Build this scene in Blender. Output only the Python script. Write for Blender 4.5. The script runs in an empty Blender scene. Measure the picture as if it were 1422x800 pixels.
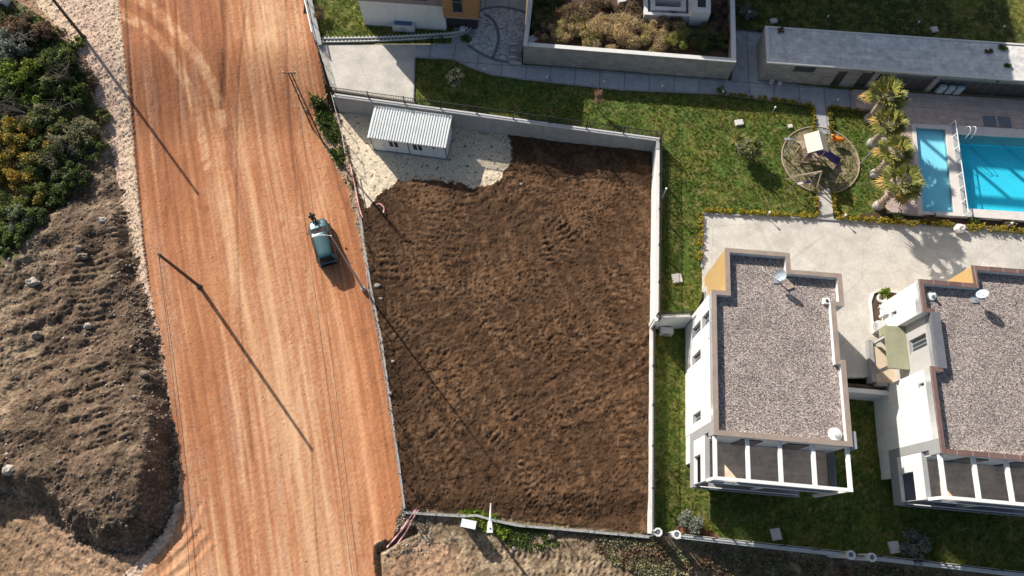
import bpy, math, random
import numpy as np
from mathutils import Vector, Matrix

random.seed(7)
RNG = np.random.default_rng(11)
SC = bpy.context.scene
COL = SC.collection

# ------------------------------------------------------------------ camera model
H = 52.0
FL = 948.0
TILT = math.atan(355 / 948)
CT, ST = math.cos(TILT), math.sin(TILT)


def P(px, py, z=0.0):
    """world point that lies at height z in the direction of photograph pixel (px, py)"""
    u = (px - 711) / FL
    v = (400 - py) / FL
    s = (H - z) / (CT - v * ST)
    return np.array([u * s, (v * CT + ST) * s, z])


def PX(pts, z=0.0):
    return [P(a, b, z) for a, b in pts]


def QN(X, Y, Z):
    zz = Z - H
    d = Y * ST - zz * CT
    up = Y * CT + zz * ST
    return 711 + FL * X / d, 400 - FL * up / d


# ------------------------------------------------------------------ noise
_PERM = np.random.default_rng(3).permutation(4096).astype(np.int64)
_ANG = np.random.default_rng(4).random(4096) * 2 * np.pi
_GX, _GY = np.cos(_ANG), np.sin(_ANG)


def gn(x, y, seed=0):
    xi = np.floor(x).astype(np.int64)
    yi = np.floor(y).astype(np.int64)
    xf, yf = x - xi, y - yi

    def g(ix, iy, dx, dy):
        h = _PERM[(_PERM[(ix + seed * 131) & 4095] + iy) & 4095]
        return _GX[h] * dx + _GY[h] * dy
    sx = xf * xf * xf * (xf * (xf * 6 - 15) + 10)
    sy = yf * yf * yf * (yf * (yf * 6 - 15) + 10)
    a = g(xi, yi, xf, yf)
    b = g(xi + 1, yi, xf - 1, yf)
    c = g(xi, yi + 1, xf, yf - 1)
    d = g(xi + 1, yi + 1, xf - 1, yf - 1)
    return ((a + (b - a) * sx) * (1 - sy) + (c + (d - c) * sx) * sy) * 1.5


def fbm(x, y, oct=4, seed=0, gain=0.5):
    r = 0
    a = 1.0
    for o in range(oct):
        r = r + a * gn(x, y, seed + o * 7)
        x, y, a = x * 2.03 + 3.1, y * 2.03 + 1.7, a * gain
    return r


def sstep(a, b, x):
    t = np.clip((x - a) / (b - a), 0, 1)
    return t * t * (3 - 2 * t)


def inpoly(x, y, poly):
    r = np.zeros(np.shape(x), bool)
    n = len(poly)
    for i in range(n):
        x1, y1 = poly[i][0], poly[i][1]
        x2, y2 = poly[(i + 1) % n][0], poly[(i + 1) % n][1]
        if y1 == y2:
            continue
        c = ((y1 > y) != (y2 > y)) & (x < (x2 - x1) * (y - y1) / (y2 - y1) + x1)
        r ^= c
    return r


def pldist(x, y, pts):
    """distance to a polyline and arc length along it"""
    best = np.full(np.shape(x), 1e9)
    arc = np.zeros(np.shape(x))
    s0 = 0.0
    for i in range(len(pts) - 1):
        ax, ay = pts[i][0], pts[i][1]
        bx, by = pts[i + 1][0], pts[i + 1][1]
        L = math.hypot(bx - ax, by - ay)
        t = np.clip(((x - ax) * (bx - ax) + (y - ay) * (by - ay)) / (L * L), 0, 1)
        d = np.hypot(x - ax - t * (bx - ax), y - ay - t * (by - ay))
        m = d < best
        best = np.where(m, d, best)
        arc = np.where(m, s0 + t * L, arc)
        s0 += L
    return best, arc


def smoothpts(pts, n=8):
    """Catmull-Rom resampling"""
    p = [np.array(q, float) for q in pts]
    p = [2 * p[0] - p[1]] + p + [2 * p[-1] - p[-2]]
    out = []
    for i in range(1, len(p) - 2):
        for k in range(n):
            t = k / n
            a, b, c, d = p[i - 1], p[i], p[i + 1], p[i + 2]
            out.append(0.5 * ((2 * b) + (c - a) * t + (2 * a - 5 * b + 4 * c - d) * t * t + (3 * b - a - 3 * c + d) * t ** 3))
    out.append(p[-2])
    return out


def lin(r, g, b):
    f = lambda c: (c / 255 / 12.92) if c <= 10 else ((c / 255 + 0.055) / 1.055) ** 2.4
    return np.array([f(r), f(g), f(b)])


# ------------------------------------------------------------------ materials
def new_mat(name):
    m = bpy.data.materials.new(name)
    m.use_nodes = True
    nt = m.node_tree
    return m, nt, nt.nodes['Principled BSDF']


def node(nt, t, **kw):
    n = nt.nodes.new(t)
    for k, v in kw.items():
        if k in n.inputs:
            n.inputs[k].default_value = v
        else:
            setattr(n, k, v)
    return n


def ramp(nt, src, stops):
    r = nt.nodes.new('ShaderNodeValToRGB')
    cr = r.color_ramp
    while len(cr.elements) < len(stops):
        cr.elements.new(0.5)
    for e, (p, c) in zip(cr.elements, stops):
        e.position = p
        e.color = (*c, 1) if len(c) == 3 else c
    nt.links.new(src, r.inputs[0])
    return r.outputs[0]


def coords(nt, world):
    if world:
        return nt.nodes.new('ShaderNodeNewGeometry').outputs['Position']
    return nt.nodes.new('ShaderNodeTexCoord').outputs['Object']


def mixcol(nt, fac, a, b, mode='MIX'):
    m = nt.nodes.new('ShaderNodeMix')
    m.data_type = 'RGBA'
    m.blend_type = mode
    for sock, v in ((m.inputs[0], fac), (m.inputs[6], a), (m.inputs[7], b)):
        if hasattr(v, 'links'):
            nt.links.new(v, sock)
        elif isinstance(v, (int, float)):
            sock.default_value = v
        else:
            sock.default_value = (*v, 1) if len(v) == 3 else v
    return m.outputs[2]


def add_bump(nt, bsdf, src, strength, dist):
    b = node(nt, 'ShaderNodeBump', Strength=strength, Distance=dist)
    nt.links.new(src, b.inputs['Height'])
    nt.links.new(b.outputs[0], bsdf.inputs['Normal'])


def pm(name, c, rough=0.7, var=0.12, scale=2.5, metal=0.0, bump=0.0, bscale=30.0, world=True, dirt=0.0):
    m, nt, bs = new_mat(name)
    c = np.array(c, float)
    pos = coords(nt, world)
    n = node(nt, 'ShaderNodeTexNoise', Scale=scale, Detail=6.0, Roughness=0.65)
    nt.links.new(pos, n.inputs['Vector'])
    out = ramp(nt, n.outputs['Fac'], [(0.3, tuple(np.clip(c * (1 - var), 0, 1))), (0.7, tuple(np.clip(c * (1 + var), 0, 1)))])
    if dirt:
        n2 = node(nt, 'ShaderNodeTexNoise', Scale=scale * 0.35, Detail=8.0, Roughness=0.75)
        nt.links.new(pos, n2.inputs['Vector'])
        f = ramp(nt, n2.outputs['Fac'], [(0.5, (0, 0, 0)), (0.72, (dirt, dirt, dirt))])
        out = mixcol(nt, f, out, tuple(c * 0.45))
    nt.links.new(out, bs.inputs['Base Color'])
    bs.inputs['Roughness'].default_value = rough
    bs.inputs['Metallic'].default_value = metal
    if bump:
        nb = node(nt, 'ShaderNodeTexNoise', Scale=bscale, Detail=4.0)
        nt.links.new(pos, nb.inputs['Vector'])
        add_bump(nt, bs, nb.outputs['Fac'], bump, 0.02)
    return m


def earth_mat(name, amp=0.25, scale=9.0, bump=0.6, bdist=0.04, speck=None):
    m, nt, bs = new_mat(name)
    at = node(nt, 'ShaderNodeAttribute', attribute_name='Col')
    pos = coords(nt, True)
    n = node(nt, 'ShaderNodeTexNoise', Scale=scale, Detail=5.0, Roughness=0.7)
    nt.links.new(pos, n.inputs['Vector'])
    f = ramp(nt, n.outputs['Fac'], [(0.25, (1 - amp,) * 3), (0.75, (1 + amp,) * 3)])
    out = mixcol(nt, 1.0, at.outputs['Color'], f, 'MULTIPLY')
    if speck:
        v = node(nt, 'ShaderNodeTexVoronoi', Scale=speck)
        nt.links.new(pos, v.inputs['Vector'])
        sep = node(nt, 'ShaderNodeSeparateColor')
        nt.links.new(v.outputs['Color'], sep.inputs[0])
        g = ramp(nt, sep.outputs[0], [(0.0, (0.72,) * 3), (0.55, (1.0,) * 3), (1.0, (1.3,) * 3)])
        out = mixcol(nt, 1.0, out, g, 'MULTIPLY')
    nt.links.new(out, bs.inputs['Base Color'])
    bs.inputs['Roughness'].default_value = 0.95
    bs.inputs['Specular IOR Level'].default_value = 0.15
    nb = node(nt, 'ShaderNodeTexNoise', Scale=scale * 1.1, Detail=6.0, Roughness=0.7)
    nt.links.new(pos, nb.inputs['Vector'])
    add_bump(nt, bs, nb.outputs['Fac'], bump, bdist)
    return m


def leaf_mat(name, c, var=0.5, rough=0.6, trans=0.35):
    m, nt, bs = new_mat(name)
    g = nt.nodes.new('ShaderNodeNewGeometry')
    c = np.array(c, float)
    c2 = c * np.array([1.25, 1.05, 0.8])
    o = ramp(nt, g.outputs['Random Per Island'], [(0.0, tuple(c * (1 - var))), (0.55, tuple(c)), (1.0, tuple(np.clip(c2 * (1 + var), 0, 1)))])
    nt.links.new(o, bs.inputs['Base Color'])
    bs.inputs['Roughness'].default_value = rough
    bs.inputs['Specular IOR Level'].default_value = 0.25
    tr = nt.nodes.new('ShaderNodeBsdfTranslucent')
    nt.links.new(o, tr.inputs[0])
    mx = node(nt, 'ShaderNodeMixShader')
    mx.inputs[0].default_value = trans
    nt.links.new(bs.outputs[0], mx.inputs[1])
    nt.links.new(tr.outputs[0], mx.inputs[2])
    nt.links.new(mx.outputs[0], nt.nodes['Material Output'].inputs[0])
    return m


def brick_mat(name, c1, c2, mortar, sx, sy, msize=0.02, rot=0.0, rough=0.8, axis='XY', noise=0.2, offset=0.5, bump=0.3):
    """tiles or slabs of sx by sy metres, in world metres turned by rot"""
    m, nt, bs = new_mat(name)
    pos = coords(nt, True)
    mp = node(nt, 'ShaderNodeMapping')
    mp.inputs['Rotation'].default_value = (0, 0, -rot)
    nt.links.new(pos, mp.inputs[0])
    vec = mp.outputs[0]
    if axis == 'XZ':
        s = node(nt, 'ShaderNodeSeparateXYZ')
        nt.links.new(vec, s.inputs[0])
        cb = node(nt, 'ShaderNodeCombineXYZ')
        nt.links.new(s.outputs[0], cb.inputs[0])
        nt.links.new(s.outputs[2], cb.inputs[1])
        vec = cb.outputs[0]
    elif axis == 'YZ':
        s = node(nt, 'ShaderNodeSeparateXYZ')
        nt.links.new(vec, s.inputs[0])
        cb = node(nt, 'ShaderNodeCombineXYZ')
        nt.links.new(s.outputs[1], cb.inputs[0])
        nt.links.new(s.outputs[2], cb.inputs[1])
        vec = cb.outputs[0]
    b = node(nt, 'ShaderNodeTexBrick', Scale=1.0, Color1=(*c1, 1), Color2=(*c2, 1), Mortar=(*mortar, 1))
    b.inputs['Mortar Size'].default_value = msize
    b.inputs['Brick Width'].default_value = sx
    b.inputs['Row Height'].default_value = sy
    b.offset = offset
    nt.links.new(vec, b.inputs['Vector'])
    n = node(nt, 'ShaderNodeTexNoise', Scale=1.6, Detail=7.0, Roughness=0.7)
    nt.links.new(pos, n.inputs['Vector'])
    f = ramp(nt, n.outputs['Fac'], [(0.3, (1 - noise,) * 3), (0.7, (1 + noise,) * 3)])
    out = mixcol(nt, 1.0, b.outputs['Color'], f, 'MULTIPLY')
    nt.links.new(out, bs.inputs['Base Color'])
    bs.inputs['Roughness'].default_value = rough
    if bump:
        nb = node(nt, 'ShaderNodeTexNoise', Scale=25.0, Detail=4.0)
        nt.links.new(pos, nb.inputs['Vector'])
        add_bump(nt, bs, nb.outputs['Fac'], bump, 0.02)
    return m


def pebble_mat(name, stops, scale, bump=0.8):
    m, nt, bs = new_mat(name)
    pos = coords(nt, True)
    v = node(nt, 'ShaderNodeTexVoronoi', Scale=scale)
    nt.links.new(pos, v.inputs['Vector'])
    s = node(nt, 'ShaderNodeSeparateColor')
    nt.links.new(v.outputs['Color'], s.inputs[0])
    o = ramp(nt, s.outputs[0], stops)
    n = node(nt, 'ShaderNodeTexNoise', Scale=0.45, Detail=7.0, Roughness=0.7)
    nt.links.new(pos, n.inputs['Vector'])
    f = ramp(nt, n.outputs['Fac'], [(0.28, (0.76, 0.75, 0.74)), (0.72, (1.2, 1.19, 1.17))])
    o = mixcol(nt, 1.0, o, f, 'MULTIPLY')
    nt.links.new(o, bs.inputs['Base Color'])
    bs.inputs['Roughness'].default_value = 0.9
    add_bump(nt, bs, v.outputs['Distance'], bump, 0.05)
    return m


def glass_mat(name, tint=(0.8, 0.9, 0.95), opaque=0.25, body=(0.02, 0.03, 0.045)):
    m, nt, bs = new_mat(name)
    bs.inputs['Base Color'].default_value = (*body, 1)
    bs.inputs['Roughness'].default_value = 0.05
    tr = node(nt, 'ShaderNodeBsdfTransparent')
    tr.inputs[0].default_value = (*tint, 1)
    mx = node(nt, 'ShaderNodeMixShader')
    mx.inputs[0].default_value = opaque
    nt.links.new(tr.outputs[0], mx.inputs[1])
    nt.links.new(bs.outputs[0], mx.inputs[2])
    nt.links.new(mx.outputs[0], nt.nodes['Material Output'].inputs[0])
    return m


def mesh_screen_mat(name, c, cell=0.12, wire=0.22):
    """woven wire: opaque strands, open cells"""
    m, nt, bs = new_mat(name)
    bs.inputs['Base Color'].default_value = (*c, 1)
    bs.inputs['Roughness'].default_value = 0.5
    pos = coords(nt, True)
    n = node(nt, 'ShaderNodeTexNoise', Scale=14.0, Detail=2.0)
    nt.links.new(pos, n.inputs['Vector'])
    lt = node(nt, 'ShaderNodeMath', operation='LESS_THAN')
    nt.links.new(n.outputs['Fac'], lt.inputs[0])
    lt.inputs[1].default_value = 0.5 + (wire - 0.5) * 0.45
    tr = node(nt, 'ShaderNodeBsdfTransparent')
    mx = node(nt, 'ShaderNodeMixShader')
    nt.links.new(lt.outputs[0], mx.inputs[0])
    nt.links.new(tr.outputs[0], mx.inputs[1])
    nt.links.new(bs.outputs[0], mx.inputs[2])
    nt.links.new(mx.outputs[0], nt.nodes['Material Output'].inputs[0])
    return m


ROT = math.radians(-5.0)
M = {}
M['road'] = earth_mat('red earth', 0.16, 22.0, 0.3, 0.02)
M['soil'] = earth_mat('dark soil', 0.3, 18.0, 0.9, 0.04)
M['mound'] = earth_mat('rubble earth', 0.3, 14.0, 0.8, 0.05, speck=9.0)
M['pad'] = earth_mat('pale grit', 0.12, 14.0, 0.5, 0.03, speck=14.0)
M['lawn'] = earth_mat('turf', 0.4, 8.0, 0.6, 0.05)
M['white'] = pm('white render', (0.76, 0.75, 0.72), 0.75, 0.05, 0.8, bump=0.08, bscale=40, dirt=0.16)
def streaks(m, depth):
    nt = m.node_tree
    bs = nt.nodes['Principled BSDF']
    src = bs.inputs['Base Color'].links[0].from_socket
    mp = node(nt, 'ShaderNodeMapping')
    mp.inputs['Scale'].default_value = (3.5, 3.5, 0.22)
    nt.links.new(coords(nt, True), mp.inputs[0])
    n = node(nt, 'ShaderNodeTexNoise', Scale=1.0, Detail=5.0, Roughness=0.7)
    nt.links.new(mp.outputs[0], n.inputs['Vector'])
    f = ramp(nt, n.outputs['Fac'], [(0.45, (1, 1, 1)), (0.75, (1 - depth, 1 - depth * 1.05, 1 - depth * 1.15))])
    nt.links.new(mixcol(nt, 1.0, src, f, 'MULTIPLY'), bs.inputs['Base Color'])


streaks(M['white'], 0.16)
M['whitewall'] = pm('painted wall', (0.68, 0.68, 0.66), 0.75, 0.05, 0.9, bump=0.06, bscale=50, dirt=0.2)
M['concrete'] = pm('concrete', (0.36, 0.36, 0.345), 0.85, 0.12, 1.2, bump=0.15, bscale=30, dirt=0.3)
streaks(M['whitewall'], 0.12)
streaks(M['concrete'], 0.18)
M['cap'] = pm('wall cap', (0.66, 0.645, 0.61), 0.8, 0.08, 1.5, bump=0.1, dirt=0.2)
M['drive'] = pm('driveway concrete', (0.52, 0.485, 0.425), 0.9, 0.17, 0.75, bump=0.2, bscale=35, dirt=0.42)
nt = M['drive'].node_tree
bs = nt.nodes['Principled BSDF']
src = bs.inputs['Base Color'].links[0].from_socket
mp = node(nt, 'ShaderNodeMapping')
mp.inputs['Rotation'].default_value = (0, 0, -ROT)
wob = node(nt, 'ShaderNodeTexNoise', Scale=0.5, Detail=5.0)
nt.links.new(coords(nt, True), wob.inputs['Vector'])
nt.links.new(mixcol(nt, 0.12, coords(nt, True), wob.outputs['Color'], 'ADD'), mp.inputs[0])
vr = node(nt, 'ShaderNodeTexVoronoi', feature='DISTANCE_TO_EDGE', Scale=0.15)
nt.links.new(mp.outputs[0], vr.inputs['Vector'])
ck = ramp(nt, vr.outputs['Distance'], [(0.0, (0.86, 0.85, 0.84)), (0.010, (1, 1, 1))])
fine = node(nt, 'ShaderNodeTexNoise', Scale=6.0, Detail=8.0, Roughness=0.8)
nt.links.new(coords(nt, True), fine.inputs['Vector'])
fr_ = ramp(nt, fine.outputs['Fac'], [(0.3, (0.88,) * 3), (0.7, (1.1,) * 3)])
nt.links.new(mixcol(nt, 1.0, mixcol(nt, 1.0, src, ck, 'MULTIPLY'), fr_, 'MULTIPLY'), bs.inputs['Base Color'])
M['pave'] = brick_mat('path slabs', (0.40, 0.405, 0.41), (0.35, 0.355, 0.365), (0.2, 0.205, 0.21), 2.2, 40.0, 0.05, ROT, noise=0.22, offset=0)
M['cobble'] = pebble_mat('cobbles', [(0.0, (0.2, 0.21, 0.22)), (0.35, (0.40, 0.41, 0.42)), (1.0, (0.55, 0.555, 0.56))], 5.5, 0.5)
M['band'] = pm('dark sett band', (0.14, 0.155, 0.18), 0.85, 0.2, 6.0, bump=0.3)
M['joint'] = pm('joint', (0.10, 0.11, 0.12), 0.9)
M['kerb'] = pm('kerb stone', (0.30, 0.29, 0.28), 0.85, 0.15, 3.0)
M['gravelroof'] = pebble_mat('roof ballast', [(0.0, (0.06, 0.05, 0.05)), (0.2, (0.17, 0.138, 0.128)), (0.5, (0.29, 0.242, 0.22)), (0.78, (0.39, 0.33, 0.295)), (1.0, (0.58, 0.52, 0.47))], 16.0, 0.7)
M['coping'] = pm('parapet coping', (0.30, 0.235, 0.19), 0.7, 0.15, 2.0, bump=0.08, dirt=0.3)
M['copingred'] = brick_mat('tile coping', (0.13, 0.075, 0.065), (0.17, 0.10, 0.085), (0.33, 0.27, 0.24), 1.0, 50, 0.02, ROT, noise=0.2, offset=0)
M['copinggrey'] = pm('grey coping', (0.135, 0.14, 0.155), 0.6, 0.15, 2.0)
M['parain'] = pm('parapet lining', (0.62, 0.63, 0.64), 0.7, 0.06, 1.5, dirt=0.15)
M['ochre'] = pm('ochre render', (0.43, 0.285, 0.115), 0.8, 0.06, 1.0, bump=0.06, bscale=60)
M['greyband'] = pm('grey render', (0.30, 0.30, 0.30), 0.8, 0.06, 1.2, bump=0.06)
M['greylight'] = pm('light grey render', (0.42, 0.41, 0.39), 0.8, 0.06, 1.2, dirt=0.15)
M['taupe'] = pm('taupe render', (0.235, 0.205, 0.195), 0.8, 0.08, 1.2)
M['deckwood'] = brick_mat('deck boards', (0.86, 0.64, 0.46), (0.76, 0.555, 0.395), (0.62, 0.46, 0.33), 1.8, 0.16, 0.006, ROT, noise=0.25)
M['pooldeck'] = brick_mat('pool deck boards', (0.53, 0.41, 0.355), (0.44, 0.34, 0.295), (0.19, 0.14, 0.125), 2.4, 0.2, 0.012, ROT, noise=0.2)
M['cladding'] = brick_mat('timber cladding', (0.42, 0.235, 0.095), (0.36, 0.195, 0.075), (0.12, 0.065, 0.03), 3.2, 0.2, 0.02, ROT, axis='XZ', noise=0.2)
M['stone'] = brick_mat('stone facing', (0.33, 0.315, 0.285), (0.26, 0.25, 0.23), (0.2, 0.19, 0.18), 0.9, 0.24, 0.008, ROT, axis='XZ', noise=0.25)
M['stoneside'] = brick_mat('stone facing side', (0.33, 0.315, 0.285), (0.26, 0.25, 0.23), (0.2, 0.19, 0.18), 0.9, 0.24, 0.008, ROT, axis='YZ', noise=0.25)
M['roofslab'] = brick_mat('roof stone paving', (0.68, 0.65, 0.61), (0.57, 0.55, 0.525), (0.45, 0.44, 0.425), 0.9, 0.45, 0.012, ROT, noise=0.3)
M['pane'] = pm('window pane', (0.035, 0.045, 0.06), 0.08, 0.2, 2.0)
M['frame'] = pm('window frame', (0.30, 0.31, 0.32), 0.5, 0.05)
M['whiteframe'] = pm('white pvc frame', (0.75, 0.75, 0.74), 0.5, 0.04)
M['dark'] = pm('dark opening', (0.03, 0.03, 0.035), 0.8)
M['darkpanel'] = pm('dark sliding panel', (0.075, 0.07, 0.07), 0.35, 0.2, 3.0)
M['iron'] = pm('black iron', (0.03, 0.03, 0.032), 0.55, 0.2, metal=0.3)
M['greymetal'] = pm('galvanised metal', (0.42, 0.44, 0.46), 0.45, 0.12, 3.0, metal=0.4)
M['whitemetal'] = pm('white metal', (0.76, 0.76, 0.75), 0.45, 0.05)
M['pergola'] = pm('white beam paint', (0.76, 0.75, 0.72), 0.6, 0.04, dirt=0.1)
M['glass'] = glass_mat('balustrade glass', (0.7, 0.78, 0.88), 0.35)
M['clearglass'] = glass_mat('clear glass', (0.93, 0.96, 0.97), 0.08)
M['mesh'] = mesh_screen_mat('woven wire', (0.52, 0.52, 0.52), wire=0.30)
M['blackmesh'] = mesh_screen_mat('debris netting', (0.04, 0.04, 0.045), wire=0.42)
M['rust'] = pm('rusty steel', (0.12, 0.05, 0.03), 0.8, 0.3, 5.0)
M['pole'] = pm('tarred pole', (0.075, 0.065, 0.055), 0.8, 0.2, 4.0)
M['sheet'] = pm('white sheet metal', (0.66, 0.68, 0.66), 0.5, 0.06, 2.0, dirt=0.12)
M['panelwall'] = pm('sandwich panel', (0.63, 0.65, 0.66), 0.5, 0.04, 1.0)
M['bluegrey'] = pm('blue grey steel', (0.14, 0.16, 0.19), 0.5, 0.1)
M['tile'] = brick_mat('pool tile', (0.05, 0.66, 0.80), (0.06, 0.70, 0.84), (0.12, 0.72, 0.84), 0.25, 0.25, 0.01, ROT, noise=0.05, offset=0, bump=0)
M['kidtile'] = brick_mat('paddling pool tile', (0.48, 0.80, 0.88), (0.5, 0.82, 0.9), (0.55, 0.83, 0.9), 0.25, 0.25, 0.01, ROT, noise=0.05, offset=0, bump=0)
M['copingstone'] = pm('pool coping', (0.66, 0.60, 0.545), 0.75, 0.08, 1.5, dirt=0.15)
M['plum'] = pm('purple plastic', (0.045, 0.02, 0.16), 0.3, 0.1)
M['orange'] = pm('orange plastic', (0.75, 0.22, 0.02), 0.4, 0.08)
M['timber'] = pm('weathered timber', (0.37, 0.29, 0.22), 0.8, 0.2, 6.0)
M['darktimber'] = pm('stained timber', (0.16, 0.105, 0.075), 0.8, 0.2, 6.0)
M['roofbeige'] = pm('beige roof boards', (0.62, 0.535, 0.45), 0.7, 0.08, 4.0)
M['rock'] = pm('pale rock', (0.38, 0.335, 0.285), 0.9, 0.25, 3.0, bump=0.4, bscale=12, world=False)
M['greyrock'] = pm('grey rock', (0.21, 0.165, 0.125), 0.9, 0.3, 3.0, bump=0.4, bscale=12, world=False)
M['pinkrock'] = pm('pinkish gravel', (0.44, 0.32, 0.26), 0.9, 0.3, 1.5)
M['clod'] = pm('soil clod', (0.105, 0.059, 0.031), 0.95, 0.35, 1.5)
M['bark'] = pm('bark', (0.15, 0.115, 0.085), 0.9, 0.3, 5.0, bump=0.4)
M['deadwood'] = pm('dead wood', (0.22, 0.18, 0.14), 0.9, 0.3, 5.0)
M['palmbark'] = pm('palm trunk fibre', (0.36, 0.285, 0.215), 0.9, 0.35, 9.0, bump=0.8, bscale=20)
M['limed'] = pm('limewashed trunk foot', (0.40, 0.375, 0.345), 0.9, 0.35, 7.0, bump=0.8, bscale=18)
M['palmleaf'] = leaf_mat('palm leaf', (0.26, 0.28, 0.085), 0.45, 0.45, 0.35)
M['palmdead'] = leaf_mat('dry palm leaf', (0.40, 0.27, 0.07), 0.4, 0.6, 0.3)
M['leafdark'] = leaf_mat('dark leaf', (0.114, 0.155, 0.049), 0.55)
M['leafmid'] = leaf_mat('mid leaf', (0.188, 0.236, 0.073), 0.5)
M['leafolive'] = leaf_mat('olive leaf', (0.253, 0.26, 0.155), 0.45)
M['leafyellow'] = leaf_mat('yellowing leaf', (0.377, 0.28, 0.058), 0.5)
M['leafgrey'] = leaf_mat('silver leaf', (0.237, 0.269, 0.237), 0.35)
M['leafyucca'] = leaf_mat('yucca leaf', (0.30, 0.33, 0.12), 0.4)
M['leafshade'] = leaf_mat('shaded olive leaf', (0.11, 0.125, 0.09), 0.35)  # darkened leaf: the shade of the corner lawn is painted into this colour
M['leafhedge'] = leaf_mat('golden hedge leaf', (0.37, 0.30, 0.035), 0.4)
M['leafhedgegreen'] = leaf_mat('green hedge leaf', (0.19, 0.20, 0.04), 0.45)
M['leafbrown'] = leaf_mat('brown dead leaf', (0.20, 0.145, 0.095), 0.45)
M['leafstraw'] = leaf_mat('straw', (0.52, 0.42, 0.25), 0.35, 0.8, 0.3)
M['leafstrawgreen'] = leaf_mat('green straw', (0.32, 0.29, 0.11), 0.45, 0.8, 0.3)
M['leafpink'] = leaf_mat('pink twig', (0.34, 0.21, 0.16), 0.35)
M['leafvivid'] = leaf_mat('fresh leaf', (0.2, 0.28, 0.045), 0.45)
M['blade'] = leaf_mat('grass blade', (0.155, 0.205, 0.042), 0.45, 0.8, 0.3)
M['weed'] = leaf_mat('weed leaf', (0.085, 0.13, 0.03), 0.5, 0.7, 0.3)
M['plantsoil'] = pm('planting soil', (0.075, 0.045, 0.03), 0.95, 0.4, 4.0, bump=0.8, bscale=10)
M['carpaint'] = pm('teal car paint', (0.05, 0.115, 0.13), 0.32, 0.05, metal=0.35, world=False)
M['carglass'] = pm('car glass', (0.008, 0.010, 0.013), 0.25, 0.1, world=False)
M['carglass'].node_tree.nodes['Principled BSDF'].inputs['Specular IOR Level'].default_value = 0.2
M['blackplastic'] = pm('black plastic', (0.02, 0.02, 0.022), 0.6, 0.1, world=False)
M['rubber'] = pm('rubber', (0.018, 0.018, 0.018), 0.85, 0.1, world=False)
M['alloy'] = pm('alloy', (0.5, 0.5, 0.52), 0.35, 0.05, metal=0.8, world=False)
M['lamplens'] = pm('lamp lens', (0.65, 0.67, 0.68), 0.15, 0.05, world=False)
M['redlens'] = pm('red lens', (0.35, 0.02, 0.02), 0.2, 0.05, world=False)
M['skin'] = pm('skin', (0.42, 0.25, 0.18), 0.6, 0.05, world=False)
M['jacket'] = pm('brown jacket', (0.085, 0.06, 0.045), 0.85, 0.15, world=False)
M['trousers'] = pm('dark trousers', (0.03, 0.033, 0.04), 0.85, 0.15, world=False)
M['hair'] = pm('hair', (0.03, 0.02, 0.015), 0.7, 0.2, world=False)
M['tape'] = pm('red white tape', (0.68, 0.33, 0.33), 0.5, 0.35, 9.0)
M['ceramic'] = pm('pale ceramic', (0.62, 0.58, 0.53), 0.6, 0.08)
M['olivecanopy'] = pm('weathered canopy', (0.27, 0.265, 0.175), 0.8, 0.15, 1.2, dirt=0.45)
M['beigestone'] = pm('beige step stone', (0.58, 0.47, 0.345), 0.8, 0.06, 2.0)
M['acgrey'] = pm('condenser casing', (0.50, 0.51, 0.51), 0.5, 0.06)
M['bluepanel'] = pm('blue panel', (0.06, 0.12, 0.24), 0.25, 0.1)
M['dish'] = pm('dish paint', (0.38, 0.45, 0.49), 0.5, 0.05)
M['mulch'] = pm('red mulch', (0.19, 0.075, 0.05), 0.95, 0.3, 6.0, bump=0.6)
M['sandplay'] = pm('worn play ground', (0.25, 0.20, 0.12), 0.95, 0.4, 2.2, bump=0.6, bscale=14)

mwater, nt, bs = new_mat('pool water')
bs.inputs['Base Color'].default_value = (0.02, 0.30, 0.42, 1)
bs.inputs['Roughness'].default_value = 0.04
tr = node(nt, 'ShaderNodeBsdfTransparent')
tr.inputs[0].default_value = (0.72, 0.95, 1.0, 1)
mx = node(nt, 'ShaderNodeMixShader')
mx.inputs[0].default_value = 0.10
nt.links.new(tr.outputs[0], mx.inputs[1])
nt.links.new(bs.outputs[0], mx.inputs[2])
nt.links.new(mx.outputs[0], nt.nodes['Material Output'].inputs[0])
wn = node(nt, 'ShaderNodeTexNoise', Scale=3.6, Detail=4.0)
nt.links.new(coords(nt, True), wn.inputs['Vector'])
add_bump(nt, bs, wn.outputs['Fac'], 0.6, 0.06)
M['water'] = mwater


# ------------------------------------------------------------------ object helpers
def wl(o):
    v = Vector((0, 0, 0))
    while o is not None:
        v += o.location
        o = o.parent
    return v


def tag(o, label=None, cat=None, group=None, kind=None):
    if label:
        o['label'] = label
    if cat:
        o['category'] = cat
    if group:
        o['group'] = group
    if kind:
        o['kind'] = kind
    return o


def empty(name, loc, label, cat, group=None):
    o = bpy.data.objects.new(name, None)
    o.empty_display_size = 0.2
    COL.objects.link(o)
    o.location = tuple(float(c) for c in loc)
    return tag(o, label, cat, group)


def copy_tree(o, loc=None, rz=None, label=None):
    c = o.copy()
    COL.objects.link(c)
    if loc is not None:
        c.location = tuple(float(v) for v in loc)
    if rz is not None:
        c.rotation_euler = (0, 0, rz)
    if label:
        c['label'] = label

    def rec(src, dst):
        for ch in src.children:
            k = ch.copy()
            COL.objects.link(k)
            k.parent = dst
            rec(ch, k)
    rec(o, c)
    return c


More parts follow.
